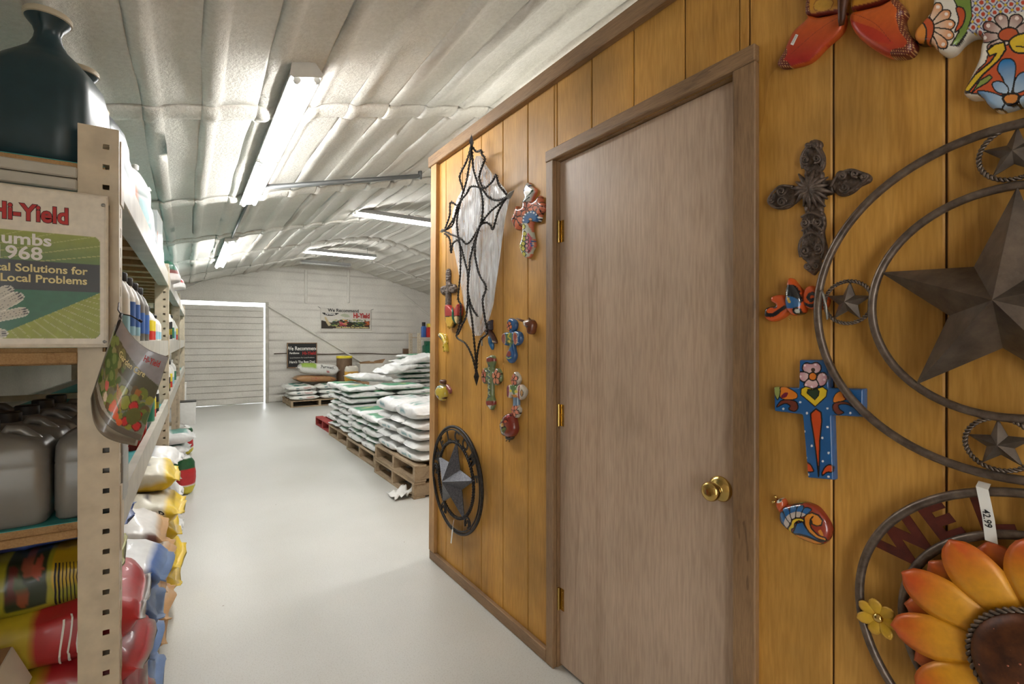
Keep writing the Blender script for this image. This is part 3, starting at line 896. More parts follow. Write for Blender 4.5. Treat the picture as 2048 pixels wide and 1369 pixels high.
def sign_text(name, txt, px, py, hpx, mat, bold=0.02, outline=None, sx=1.0, **kw):
    if outline:
        pl, v, f = stext(txt, px, py, hpx, mat, bold + 0.025, **kw); pl.k = 0.0
        link('lettering_edge', mesh('lettering_edge', [pl(p[0] * sx, p[1]) for p in v], f), outline, SGN)
    pl, v, f = stext(txt, px, py, hpx, mat, bold, **kw); pl.k = 0.0003
    link(name, mesh(name, [pl(p[0] * sx, p[1]) for p in v], f), mat, SGN)
sign_text('lettering', 'Hi-Yield', 138, 449, 32, 'ink_red', 0.030, 'ink_black', 0.77)
sign_text('lettering', 'Green Thumbs', 104, 493.5, 23, 'ink_white', 0.026, None, 1.06)
sign_text('lettering', 'Since 1968', 86, 521, 26, 'ink_white', 0.022, None, 1.0)
sign_text('lettering', 'Local Solutions for', 175, 550.5, 15, 'ink_cream', 0.024, None, 0.965)
sign_text('lettering', 'Local Problems', 175, 570, 15, 'ink_cream', 0.024, None, 0.965)
for px, py in ((207, 411), (210, 684)):
    q = onY(px, py, SY)
    MB().lathe([(0.0045, 0), (0.004, 0.0018), (0.002, 0.003), (0.0003, 0.0033)], 12, Matrix.Translation(SGN_I @ (q + Vector((0, -0.0012, 0)))) @ Matrix.Rotation(math.pi / 2, 4, 'X')).build('rivet', 'zinc', SGN, True)
# zip-tie and the curled brochure hanging from the post
BY = 1.500
BRO = empty('brochure', onY(240, 636, BY), 'curled vegetable-garden brochure hanging by a tie from the rack post', 'brochure')
BI = Matrix.Translation(-BRO.location)
ctl = {(0, 0): (240, 634), (1, 0): (338, 714), (0, 1): (193, 783), (1, 1): (284, 877)}
def bro(u, v, inset=0.0):
    px = (1 - u) * (1 - v) * 240 + u * (1 - v) * 338 + (1 - u) * v * 193 + u * v * 284
    py = (1 - u) * (1 - v) * 634 + u * (1 - v) * 714 + (1 - u) * v * 783 + u * v * 877
    # edges bow: the top edge sags, the lower edge bellies out to the lower left
    px += -8 * math.sin(math.pi * u) * (1 - v) + -26 * math.sin(math.pi * u) * v
    py += 14 * math.sin(math.pi * u) * (1 - v) + 16 * math.sin(math.pi * u) * v
    dy = 0.030 * math.sin(math.pi * u) * (0.3 + 0.7 * v) - 0.02 * v + inset
    q = onY(px, py, BY + 0.0)
    return BI @ (q + Vector((0, dy - 0.02, 0)))
bl = []
bl.append(('poly', [(0, 0), (1, 0), (1, 0.34), (0, 0.30)], (122, 118, 122)))
bl.append(('poly', [(0.0, 0.22), (0.4, 0.2), (1, 0.36), (1, 0.52), (0.45, 0.44), (0, 0.5)], (70, 68, 50), None, 0, True))
def blob(cx, cy, r, rgb, n=9, seed=0, line=None):
    pts = [(cx + r * (0.8 + 0.4 * random.random()) * math.cos(6.283 * k / n), cy + r * (0.8 + 0.4 * random.random()) * math.sin(6.283 * k / n)) for k in range(n)]
    bl.append(('poly', pts, rgb, line, 0.006 if line else 0, True))
for i in range(60):
    blob(random.uniform(0.0, 0.42), random.uniform(0.22, 0.85), random.uniform(0.03, 0.08), random.choice([(92, 112, 58), (70, 92, 50), (116, 128, 74), (104, 104, 70), (134, 132, 92), (84, 84, 60)]))
for i in range(46):
    blob(random.uniform(0.4, 1.0), random.uniform(0.44, 0.88), random.uniform(0.03, 0.07), random.choice([(96, 104, 44), (122, 122, 50), (84, 70, 44), (74, 88, 50), (140, 88, 44)]))
for c in ((0.2, 0.42), (0.12, 0.55), (0.27, 0.58)): blob(*c, 0.09, (78, 100, 58)); blob(c[0] - 0.02, c[1] - 0.02, 0.05, (110, 128, 76))
for c in ((0.55, 0.58), (0.64, 0.66)): blob(*c, 0.085, (128, 132, 52), line=(70, 70, 34))
for c, r_ in (((0.78, 0.66), 0.06), ((0.86, 0.74), 0.055), ((0.74, 0.86), 0.05), ((0.9, 0.86), 0.05)): blob(*c, r_, (176, 44, 44), line=(100, 30, 26))
for c in ((0.5, 0.75), (0.56, 0.8), (0.6, 0.86), (0.67, 0.9), (0.48, 0.82)): blob(*c, 0.045, (196, 84, 40))
blob(0.82, 0.76, 0.09, (84, 84, 40)); blob(0.24, 0.7, 0.05, (190, 100, 96)); blob(0.3, 0.8, 0.05, (200, 186, 170))
for k in range(5): bl.append(('line', [(0.42 + 0.03 * k, 0.55 + 0.01 * k), (0.5 + 0.03 * k, 0.68 + 0.02 * k)], 0.006, (170, 110, 60)))
bl.append(('poly', [(0, 0.92), (1, 0.93), (1, 1.0), (0, 1.0)], (88, 80, 72)))
bl.append(('poly', [(0, 0.86), (0.3, 0.86), (0.66, 0.92), (0.2, 0.93), (0, 0.92)], (150, 146, 138)))
bl.append(('fn', lambda P_, col: np.clip(col * 1.5, 0, 1)))
gridpaint('cover', 0, 1, 0, 1, 110, 110, bro, (104, 106, 92), bl, 'paper_print', BRO, 0.0006)
def bro2(u, v):
    q = bro(u, min(1.0, v) , 0.014); return q + Vector((-0.008 - 0.004 * math.sin(3 * u), 0.003, -0.014 - 0.010 * math.sin(math.pi * u) * v))
gridpaint('inner_page', 0, 1, 0.02, 1, 30, 30, bro2, (150, 140, 124), [('poly', [(0, 0.9), (1, 0.9), (1, 1), (0, 1)], (118, 106, 92))], 'paper_print', BRO, 0.0006)
v, f = glyphs('Hi-Yield', size=0.115, bold=0.002, align='CENTER')
link('lettering', mesh('lettering', [bro(0.78 + p[0] * 0.7, 0.145 - p[1] * 0.9, -0.002) for p in v], f), 'ink_red', BRO)
v, f = glyphs('Garden Care', size=0.11, bold=0.001, align='CENTER')
link('lettering', mesh('lettering', [bro(0.5 + p[0] * 0.9, 0.31 - p[1] * 0.9, -0.002) for p in v], f), 'ink_cream', BRO)
mb = MB(); w3 = lambda px, py, y: BI @ onY(px, py, y)
mb.tube([w3(238, 606, 1.56), w3(236, 620, 1.53), w3(241, 628, 1.50), w3(262, 632, 1.49), w3(281, 643, 1.49)], 0.0016, 6)
mb.tube([w3(278, 640, 1.49), w3(284, 645, 1.49)], 0.003, 6)
mb.tube([w3(243, 628, 1.495), w3(238, 645, 1.478), w3(228, 672, 1.475)], [0.004, 0.003, 0.001], 6)
mb.build('cable_tie', 'wire_dark', BRO, True)

# ================================================================== goods on the rack
# ---- tall dark jugs on the top shelf
def dark_jug(x, y, label):
    e = empty('plastic_jug', (x, y, DECK[2] + 0.001), label, 'jug', 'dark jugs on the top shelf', rz=-0.25)
    sec = [(0.0, .112, .095, .05), (0.006, .120, .103, .055), (0.10, .126, .108, .055), (0.20, .122, .104, .055), (0.245, .112, .095, .055), (0.275, .092, .078, .06),
           (0.300, .062, .055, .05), (0.322, .040, .038, .038), (0.345, .029, .029, .029), (0.362, .026, .026, .026), (0.378, .030, .030, .03), (0.392, .041, .041, .041), (0.400, .046, .046, .046)]
    loft([(a, b * 0.9 if a < 0.3 else b, c, d) for a, b, c, d in sec], 40).build('body', 'jug_dark', e, angle=60)
    MB().lathe([(0.046, 0.399), (0.049, 0.401), (0.049, 0.412), (0.046, 0.416), (0.034, 0.4165), (0.033, 0.4145), (0.001, 0.4145)], 36).build('cap', 'cap_cream', e, angle=45)
    return e
J = dark_jug(-0.300, 1.735, 'tall dark teal jug with a pale cap, nearest on the top shelf')
q = onY(30, 147, 1.66); MB().bbox(-0.118, -0.100, -0.085, -0.080, 0.232, 0.240, 0.0015).build('sticker', 'cap_cream', J)
dark_jug(-0.278, 2.03, 'second tall dark jug on the top shelf, behind the nearest')
dark_jug(-0.285, 2.34, 'third and farthest tall dark jug on the top shelf')
dark_jug(-0.575, 1.76, 'tall dark jug cut by the left edge of the photo')
# ---- white bags and a clear case further along the top shelf
def pouch(x, y, w, h, th, paintf, label, group=None, lean=0.0, rz=0.0, top=0.5, name='white_pouch'):
    """upright soft pouch: face looks to +x/-y; width along y"""
    e = empty(name, (x, y, DECK[2] + 0.002), label, 'bag', group, rz=rz)
    nx, nz = 22, 26; V = []; U = []; Z = []; Sd = []
    for j in range(nz + 1):
        t = j / nz
        b = th / 2 * (max(0.0, 1 - max(0, (t - 0.12) / 0.88) ** 2.2)) ** 0.6 * min(1, (t + 0.04) * 7) + 0.002
        ww = w / 2 * (1 - (1 - top) * max(0, (t - 0.72) / 0.28) ** 1.6)
        for k in range(nx):
            a = 2 * math.pi * k / nx
            c, s = math.cos(a), math.sin(a)
            cy = math.copysign(abs(c) ** 0.7, c); cx = math.copysign(abs(s) ** 0.7, s)
            n = noise.noise(Vector((cy * 2 + x, t * 4, cx + y)))
            V.append((cx * b + lean * t * h + 0.006 * n, cy * ww + 0.006 * n, t * h)); U.append(cy); Z.append(t); Sd.append(cx)
    Fc = [(j * nx + k, j * nx + (k + 1) % nx, (j + 1) * nx + (k + 1) % nx, (j + 1) * nx + k) for j in range(nz) for k in range(nx)]
    Fc += [tuple(range(nx - 1, -1, -1)), tuple(nz * nx + k for k in range(nx))]
    link('bag_body', mesh(name, V, Fc, True, paintf(np.array(U), np.array(Z), np.array(Sd))), 'bag_print', e)
    return e
def pp(u, t, s):
    c = arr((178, 180, 182), len(u))
    c[(t > 0.12) & (t < 0.55) & (u < 0.5) & (u > -0.8)] = lin(140, 178, 182)
    c[(t > 0.58) & (t < 0.8) & (u > -0.5) & (u < 0.6)] = lin(70, 92, 88)
    c[(t > 0.3) & (t < 0.74) & (u < -0.45) & (u > -0.85)] = lin(206, 110, 44)
    c[(t > 0.16) & (t < 0.34) & (u < -0.45) & (u > -0.85)] = lin(196, 190, 70)
    c[(t > 0.06) & (t < 0.1)] = lin(40, 120, 96)
    return c
pw = lambda u, t, s: arr((180, 180, 182), len(u))
e = pouch(-0.195, 2.66, 0.24, 0.31, 0.10, pp, 'white refill pouch with orange bottle print beside the dark jugs', rz=-0.35)
MB().lathe([(0.011, -0.004), (0.013, 0.0), (0.013, 0.016), (0.008, 0.02), (0.0005, 0.02)], 14, Matrix.Translation((0.0, 0.03, 0.312))).build('spout', 'white_plastic', e, angle=40)
e = pouch(-0.190, 2.95, 0.22, 0.27, 0.09, pp, 'second white printed pouch on the top shelf, spout bent over', rz=-0.35)
MB().tube([(0, -0.02, 0.255), (0.02, -0.015, 0.275), (0.055, -0.01, 0.292)], [0.012, 0.014, 0.01], 10).build('spout', 'white_plastic', e, True)
glassy('clear_plastic', (0.85, 0.88, 0.9), 0.12, 0.38)
e = empty('clear_case', (-0.175, 3.30, DECK[2] + 0.002), 'clear plastic display case with a wire item inside, on the top shelf', 'case', rz=-0.05)
MB().box(-0.09, 0.055, -0.12, 0.17, 0.0, 0.25).build('case_walls', 'clear_plastic', e)
MB().box(0.0555, 0.0565, -0.11, -0.04, 0.01, 0.06).box(0.0555, 0.0565, -0.11, -0.10, 0.06, 0.14).build('label_strip', 'ink_brown', e)
e = pouch(-0.185, 3.72, 0.34, 0.25, 0.14, pw, 'plain white soft sack on the top shelf before the second post', name='white_sack', top=0.7)
e = pouch(-0.115, 4.62, 0.26, 0.17, 0.16, lambda u, t, s: np.where((t > 0.55)[:, None], np.array(lin(36, 86, 66)), np.where((t > 0.4)[:, None], np.array(lin(120, 70, 66)), np.array(lin(196, 190, 186)))), 'dark green topped bag on the top shelf behind the second post', name='green_bag', top=0.6)
e = pouch(-0.10, 5.15, 0.34, 0.12, 0.20, lambda u, t, s: np.where(((t > 0.45) & (u < 0))[:, None], np.array(lin(190, 40, 40)), np.where((u > 0.5)[:, None], np.array(lin(80, 100, 170)), np.array(lin(226, 226, 226)))), 'white bag with red and blue print at the far top shelf', name='printed_bag', top=0.7)

# ---- bottles on the middle shelf
def quart(x, y, label, kind, h=0.235, w=0.040, d=0.030, z=None, group='bottles on the middle shelf'):
    e = empty('bottle', (x, y, (DECK[1] if z is None else z) + 0.001), label, 'bottle', group, rz=-0.12)
    k = h / 0.235
    loft([(0, w * .9, d * .9, .02), (0.004, w, d, .022), (0.15 * k, w, d, .022), (0.158 * k, w * .96, d * .96, .022), (0.185 * k, w * .72, d * .8, .02), (0.202 * k, .017, .017, .017), (0.212 * k, .016, .016, .016)], 24).build('body', 'jug_grey' if kind == 'grey' else 'white_plastic', e, angle=50)
    MB().lathe([(0.0195, 0.206 * k), (0.0195, 0.231 * k), (0.017, 0.235 * k), (0.001, 0.235 * k)], 18).build('cap', 'white_plastic' if kind == 'whitecap' else 'black_plastic', e, angle=40)
    def lab(z0, z1, m): loft([(z0 * k, w + .0008, d + .0008, .022), (z1 * k, w + .0008, d + .0008, .022)], 24).build('label', m, e, angle=50)
    if kind == 'blue': lab(0.03, 0.06, 'sky_label'); lab(0.06, 0.14, 'blue_label')
    if kind == 'sky': lab(0.03, 0.09, 'sky_label'); lab(0.09, 0.14, 'ink_white')
    if kind == 'yr': lab(0.02, 0.075, 'red_label'); lab(0.075, 0.14, 'yellow_label')
    if kind == 'grey': lab(0.04, 0.12, 'blue_label')
    if kind == 'dark': lab(0.02, 0.14, 'ink_black'); lab(0.05, 0.09, 'yellow_label')
    if kind == 'whitecap': lab(0.03, 0.12, 'green_label')
    return e
row = [(1.98, 'sky', 'white bottle with light blue label, nearest to the rack sign'), (2.15, 'blue', 'white bottle with blue label, second along the middle shelf'),
       (2.32, 'blue', 'white bottle with blue label, third along the middle shelf'), (2.52, 'grey', 'greyish bottle with blue strip, fourth along the middle shelf'),
       (2.74, 'grey', 'greyish bottle with blue strip, fifth along the middle shelf')]
for y, kd, lb in row: quart(-0.142 + 0.0162 * (y - 1.58) - 0.055, y, lb, kd, 0.250)
for y, kd, lb in ((3.00, 'yr', 'small bottle with yellow and red label, nearer of the pair'), (3.14, 'yr', 'small bottle with yellow and red label, farther of the pair'),
                  (3.40, 'sky', 'small white bottle with sky blue label, nearer, before second post'), (3.62, 'sky', 'small white bottle with sky blue label, next to second post')):
    quart(-0.142 + 0.0162 * (y - 1.58) - 0.055, y, lb, kd, 0.19 if kd == 'yr' else 0.165)
for i, y in enumerate((2.05, 2.28, 2.50, 2.72, 2.95, 3.2, 3.45)):
    quart(-0.27, y, 'black-capped bottle in the back row of the middle shelf, %s from the sign' % ['first', 'second', 'third', 'fourth', 'fifth', 'sixth', 'seventh'][i], 'blue' if i < 3 else 'grey', 0.26, 0.045, 0.04)
for y, kd, h, lb in ((4.45, 'dark', 0.25, 'dark bottle with yellow label past the second post, middle shelf'), (4.75, 'dark', 0.27, 'dark bottle second past the second post, middle shelf'),
                     (5.15, 'whitecap', 0.24, 'white bottle with green label past the second post'), (5.6, 'sky', 0.25, 'white bottle with pale label before the third post'), (6.05, 'yr', 0.22, 'yellow and red labelled bottle before the third post')):
    quart(-0.142 + 0.0162 * (y - 1.58) - 0.045, y, lb, kd, h, 0.045, 0.032)

# ---- grey jugs on the lower shelf
def grey_jug(x, y, label):
    e = empty('jug', (x, y, DECK[0] + 0.001), label, 'jug', 'grey jugs on the lower shelf')
    hx, hy = 0.094, 0.072
    sec = [(0, hx * .9, hy * .88, .02), (0.008, hx * .98, hy * .97, .026), (0.02, hx * .975, hy * .965, .026), (0.024, hx, hy, .028), (0.135, hx, hy, .028), (0.139, hx * .985, hy * .985, .028), (0.143, hx, hy, .028), (0.180, hx * .98, hy * .98, .03),
           (0.198, hx * .86, hy * .88, .03, 0, 0), (0.212, hx * .55, hy * .6, .028, -.018, 0), (0.220, .030, .028, .028, -.03, 0), (0.229, .022, .022, .022, -.03, 0), (0.24, .021, .021, .021, -.03, 0)]
    loft(sec, 32).build('body', 'jug_grey', e, angle=50)
    MB().lathe([(0.027, 0.225), (0.027, 0.249), (0.024, 0.2515), (0.001, 0.2515)], 28, Matrix.Translation((-0.03, 0, 0))).build('cap', 'black_plastic', e, angle=40)
    MB().tube([(0.0, 0, 0.205), (0.012, 0, 0.226), (0.034, 0, 0.222), (0.060, 0, 0.198), (0.078, 0, 0.170)], [0.010, 0.011, 0.012, 0.012, 0.012], 10).build('handle', 'jug_grey', e, True)
    return e
nm = ['front', 'second', 'third', 'fourth', 'fifth']
for r in range(5):
    for cidx, (dx, cn) in enumerate(((-0.370, 'middle'), (-0.203, 'post-side'), (-0.566, 'left'))):
        if (r >= 1 and cidx == 1): continue
        g_ = grey_jug(dx + 0.006 * r, 1.668 + r * 0.158 + (0.03 if cidx == 1 else 0), 'grey black-capped jug in the %s row, %s column, lower shelf' % (nm[r], cn))
        if cidx == 1: g_.rotation_euler = (0, 0, math.pi / 2); g_.scale = (1, 0.93, 1)
# pump sprayer at the back of that shelf
e = empty('pump_sprayer', (-0.28, 2.62, DECK[0] + 0.001), 'black-headed pump sprayer behind the grey jugs', 'sprayer')
MB().lathe([(0.07, 0), (0.078, 0.01), (0.078, 0.2), (0.06, 0.24), (0.035, 0.26), (0.035, 0.275)], 24).build('tank', 'ink_black', e, angle=50)
MB().lathe([(0.0785, 0.06), (0.0785, 0.16)], 24, caps=False).build('label', 'yellow_label', e, True)
mb = MB().lathe([(0.042, 0.27), (0.046, 0.29), (0.03, 0.31), (0.012, 0.32), (0.012, 0.36)], 20); mb.bbox(-0.06, 0.06, -0.015, 0.015, 0.355, 0.375, 0.006); mb.build('pump_head', 'black_plastic', e, angle=40)

# ---- products at the front of the lower shelf
xl = lambda y: -0.142 + 0.0162 * (y - 1.58)
e = empty('jug', (xl(1.98) - 0.11, 1.99, DECK[0] + 0.001), 'silvery jug with a blue diamond label under the brochure', 'jug')
loft([(0, .05, .05, .04), (0.008, .060, .060, .045), (0.17, .060, .060, .045), (0.2, .05, .05, .04), (0.225, .02, .02, .02), (0.24, .02, .02, .02)], 28).build('body', 'jug_grey', e, angle=50)
MB().bbox(0.0595, 0.0612, -0.03, 0.03, 0.045, 0.11, 0.001).build('label', 'blue_label', e)
MB().lathe([(0.023, 0.235), (0.023, 0.262), (0.001, 0.264)], 18).build('cap', 'black_plastic', e, angle=40)
for i, (y, dz) in enumerate(((2.50, 0.0), (2.66, 0.0), (2.82, 0.0))):
    e = empty('red_tub', (xl(y) - 0.075, y, DECK[0] + 0.001), 'red plastic tub on the lower shelf, %s from the brochure' % ['first', 'second', 'third'][i], 'tub', 'red tubs')
    loft([(0, .044, .044, .012), (0.20, .052, .052, .014), (0.203, .055, .055, .014)], 24).build('tub', 'red_plastic', e, angle=50)
    loft([(0.203, .057, .057, .015), (0.225, .057, .057, .015), (0.23, .052, .052, .014)], 24).build('lid', 'red_plastic', e, angle=50)
quart(xl(3.05) - 0.06, 3.06, 'white bottle with green label on the lower shelf past the red tubs', 'whitecap', 0.27, 0.045, 0.036, DECK[0], 'bottles on the lower shelf')
quart(xl(3.25) - 0.06, 3.26, 'yellow and red labelled bottle on the lower shelf', 'yr', 0.22, 0.04, 0.03, DECK[0], 'bottles on the lower shelf')
quart(xl(3.5) - 0.06, 3.5, 'black bottle with yellow label on the lower shelf', 'dark', 0.22, 0.04, 0.03, DECK[0], 'bottles on the lower shelf')
for i, (y, kd, h) in enumerate(((4.5, 'dark', 0.28), (4.8, 'dark', 0.24), (5.2, 'yr', 0.25), (5.6, 'sky', 0.24), (6.1, 'whitecap', 0.24))):
    quart(xl(y) - 0.06, y, '%s past the second post, lower shelf' % ['tall black bottle with yellow label just', 'shorter black bottle second', 'yellow and red bottle third', 'pale blue bottle fourth', 'green labelled bottle fifth'][i], kd, h, 0.045, 0.034, DECK[0], 'bottles on the lower shelf')

# ================================================================== pallets
def pallet(x, y, lx, ly, label, mat='pallet_wood', z=0.0, group='wooden pallets', hgt=0.14, rz=0.0, cross=False):
    """three stringers along y and deck boards along x; cross = the other way round"""
    e = empty('pallet', (x, y, z), label, 'pallet', group, rz=rz)
    a, b = (ly, lx) if cross else (lx, ly)                       # a: board length, b: stringer length
    def bx(nm, u0, u1, v0, v1, z0, z1):
        q = (v0, v1, u0, u1) if cross else (u0, u1, v0, v1)
        MB().bbox(*q, z0, z1, 0.002).build(nm, mat, e)
    sh = hgt - 0.036
    for k in range(3):
        xx = (a - 0.042) * k / 2
        bx('stringer', xx, xx + 0.042, 0.0, b, 0.018, 0.018 + sh)
    n = 6
    for k in range(n):
        y0 = (b - 0.105) * k / (n - 1); j = random.uniform(-0.008, 0.008)
        bx('deck_board', j, a + j, y0, y0 + 0.105, hgt - 0.018, hgt)
    for k in range(3):
        y0 = (b - 0.105) * k / 2
        bx('bottom_board', 0, a, y0, y0 + 0.105, 0.0, 0.018)
    return e
# ================================================================== bags on pallets under the rack
def place_bag(name, bag, me, loc, rz, label, group, cat='bag'):
    o = link(name, me, None, None, loc); o.rotation_euler = (0, 0, rz)
    if not me.materials: me.materials.append(MATS['bag_print'])
    return tag(o, label, cat, group)
def spots(base, cols, sc=6.0, thr=0.1, seed=0):
    def f(u, y, z):
        c = arr(base, len(u))
        for i in range(len(u)):
            n = noise.noise(Vector((u[i] * sc + seed, y[i] * sc * 0.5, z[i] * 2)))
            if n > thr: c[i] = lin(*cols[int(abs(n * 97)) % len(cols)])
        return c
    return f
def red_p(u, y, z):
    c = arr((178, 42, 46), len(u))
    c[(u < 0.28)] = lin(196, 178, 50)
    c[(u > 0.95)] = lin(150, 146, 140)
    c[(np.abs(z) < 0.25) & (u > 0.55) & (u < 0.66) & (np.abs(y + 1) < 0.2)] = lin(226, 220, 214)
    return c
def blue_p(u, y, z):
    c = arr((222, 224, 224), len(u)); c[u > 0.80] = lin(52, 100, 178); c[u > 0.93] = lin(120, 150, 200)
    c[(u > 0.86) & (u < 0.90) & (np.abs(y) < 0.3) & (z > 0)] = lin(20, 30, 50)
    c[(u > 0.86) & (u < 0.90) & (np.abs(z) < 0.4) & (y < -0.5)] = lin(20, 30, 50)
    return c
def yel_p(u, y, z):
    c = arr((226, 222, 204), len(u)); c[(z < -0.35)] = lin(220, 182, 40); c[u > 0.78] = lin(228, 194, 36)
    c[(u > 0.5) & (u < 0.6) & (z > 0.3) & (y < -0.2) & (y > -0.7)] = lin(90, 90, 96)
    c[(u > 0.1) & (u < 0.28) & (z > 0.3) & (y < 0.2)] = lin(216, 190, 160)
    return c
def man_p(u, y, z):
    c = arr((228, 226, 222), len(u)); c[(np.hypot((u - 0.84) * 8, z * 1.2) < 0.9) & (z > -0.3)] = lin(110, 74, 70)
    c[u > 0.9] = lin(214, 170, 120); c[(u > 0.36) & (u < 0.42) & (z > 0)] = lin(226, 190, 110)
    return c
def wp(u, y, z): return arr((222, 222, 220), len(u))
plt = pallet(-0.98, 1.66, 0.88, 1.15, 'worn pallet under the red and blue bags, beneath the rack', group='pallets under the rack', hgt=0.12)
plt = pallet(-0.96, 2.86, 0.88, 1.15, 'worn pallet under the yellow bags, beneath the rack', group='pallets under the rack', hgt=0.12)
B_red = [Bag(0.62, 0.33, 0.100, s, 0.012, droop=(0, 0.02)) for s in (1, 2)]
M_red = [b.me('soil_bag', red_p) for b in B_red]
zz = 0.122
for i in range(4):
    o = place_bag('soil_bag', B_red[i % 2], M_red[i % 2], (-0.405 + 0.012 * (i % 2), 1.80, zz), 0.03 * (-1) ** i, 'red soil bag in the near stack under the rack, %s layer up' % ['bottom', 'second', 'third', 'fourth'][i], 'red soil bags')
    zz += 0.095
bt = Bag(0.62, 0.36, 0.15, 5, 0.014, 40, 40)
o = link('soil_bag', bt.me('soil_bag', red_p), 'bag_print', None, (-0.395, 1.81, zz)); tag(o, 'topmost red soil bag with white lettering, near stack under the rack', 'bag', 'red soil bags')
for k in range(3):
    u0 = 0.44 + 0.055 * k; vs = []
    for t in range(9):
        a = math.pi - (-0.75 + (1.1 + 0.2 * k) * t / 8)
        vs += [bt.S(u0 - 0.007, a, 0.003), bt.S(u0 + 0.007, a, 0.003)]
    link('print_line', mesh('print_line', vs, [(2 * t, 2 * t + 1, 2 * t + 3, 2 * t + 2) for t in range(8)]), 'ink_white', o)
# the yellow-green bag lying on top, its picture panel to the viewer
def yg_p(u, y, z):
    u = (u - 0.385) / 0.4
    c = arr((158, 154, 44), len(u)); m = (u > -0.35) & (u < 0.32) & (y < 0.6) & (z > -0.5)
    c[m] = lin(44, 56, 36)
    for cu, cz, col in ((-0.22, 0.55, (96, 40, 34)), (0.0, 0.8, (150, 84, 64)), (0.17, 0.65, (168, 84, 66)), (-0.24, 0.05, (92, 40, 32)), (-0.05, -0.15, (140, 74, 44)), (-0.12, 0.3, (70, 84, 44))):
        c[m & (np.hypot((u - cu) * 3.2, (z - cz)) < 0.28)] = lin(*col)
    for cu in (-0.02,): c[m & (np.abs(u - cu) < 0.014)] = lin(120, 120, 80)
    c[m & (np.abs(z - 0.3) < 0.04)] = lin(120, 120, 80)
    c[(u > 0.40) & (u < 0.86) & (z > -0.15) & (y < 0.5)] = lin(206, 170, 36)
    c[(u < -0.42) & (u > -0.9) & (np.abs(z) < 0.8) & (np.sin(u * 70) > 0.2)] = lin(60, 60, 36)
    return c
by = Bag(0.58, 0.34, 0.145, 8, 0.008, 120, 60)
o = link('garden_soil_bag', by.me('garden_soil_bag', yg_p), 'bag_print', None, (-0.44, 1.83, zz + 0.125)); tag(o, 'yellow-green garden bag with dark flower picture panel, left of the post', 'bag')
o.rotation_euler = (0, -0.02, 0.02)
for k in range(7):
    lw = [0.05, 0.03, 0.07, 0.08, 0.08, 0.08, 0.075][k]
    u0 = 0.565 + 0.024 * k; wd_ = 0.006 if k < 2 else 0.003
    pts = []
    vs = []
    for s in range(9):
        a = math.pi - (-0.55 + 1.25 * s / 8)
        vs += [by.S(u0 - wd_, a, 0.0025), by.S(u0 + wd_, a, 0.0025)]
    link('print_line', mesh('print_line', vs, [(2 * s, 2 * s + 1, 2 * s + 3, 2 * s + 2) for s in range(8)]), 'ink_black', o)
# behind: green, cream and blue bags up to the shelf
def gp(u, y, z):
    c = arr((46, 84, 44), len(u)); c[(u > 0.3)] = lin(208, 196, 172); c[(np.abs(u) < 0.12) & (z > 0) & (np.sin(y * 14) > 0.3)] = lin(200, 196, 170); return c
def cp(u, y, z):
    c = arr((196, 184, 160), len(u)); c[u < -0.3] = lin(40, 60, 40); c[(np.abs(u + 0.2) < 0.06) & (np.sin(z * 14) > 0)] = lin(60, 60, 50); c[u > 0.55] = lin(120, 92, 60); return c
def np_(u, y, z):
    c = arr((196, 198, 206), len(u)); c[u > 0.25] = lin(60, 86, 156); c[(u < 0.0) & (z > 0.4)] = lin(40, 48, 90); c[(np.abs(u - 0.1) < 0.2) & (np.sin(u * 60) > 0.2) & (z < 0.2)] = lin(50, 60, 110); return c
b1 = Bag(0.6, 0.26, 0.055, 11, 0.012, 30, 30); o = link('seed_bag', b1.me('seed_bag', np_), 'bag_print', None, (-0.44, 1.90, zz + 0.268)); tag(o, 'blue and grey bag lying over the yellow-green bag', 'bag')
b1 = Bag(0.6, 0.36, 0.10, 12, 0.012, 30, 30); o = link('seed_bag', b1.me('seed_bag', cp), 'bag_print', None, (-0.56, 2.27, 0.632)); tag(o, 'cream and dark green bag behind the yellow-green bag', 'bag')
b1 = Bag(0.62, 0.34, 0.09, 13, 0.010, 30, 30); o = link('seed_bag', b1.me('seed_bag', gp), 'bag_print', None, (-0.57, 2.32, 0.735)); tag(o, 'green bag with cream end just under the lower shelf', 'bag')
# carton at the lower left
e = empty('carton', (-0.40, 1.50, 0.0), 'open brown carton with pale flaps at the lower left edge', 'box')
MB().box(-0.22, 0.062, -0.09, 0.09, 0.0, 0.615).build('carton_body', 'brown_card', e)
MB().add([(-0.22, -0.092, 0.614), (0.062, -0.092, 0.614), (0.045, -0.115, 0.70), (-0.22, -0.118, 0.70), (-0.22, -0.089, 0.614), (0.062, -0.089, 0.614), (0.045, -0.112, 0.70), (-0.22, -0.115, 0.70)], [(0, 1, 2, 3), (7, 6, 5, 4), (0, 4, 5, 1), (2, 6, 7, 3), (1, 5, 6, 2)]).build('flap', 'white_card', e)
MB().add([(0.062, -0.09, 0.613), (0.062, 0.09, 0.613), (0.095, 0.09, 0.53), (0.095, -0.09, 0.53), (0.065, -0.09, 0.613), (0.065, 0.09, 0.613), (0.098, 0.09, 0.53), (0.098, -0.09, 0.53)], [(0, 1, 2, 3), (7, 6, 5, 4), (0, 4, 5, 1), (2, 6, 7, 3), (0, 3, 7, 4), (1, 5, 6, 2)]).build('flap', 'white_card', e)

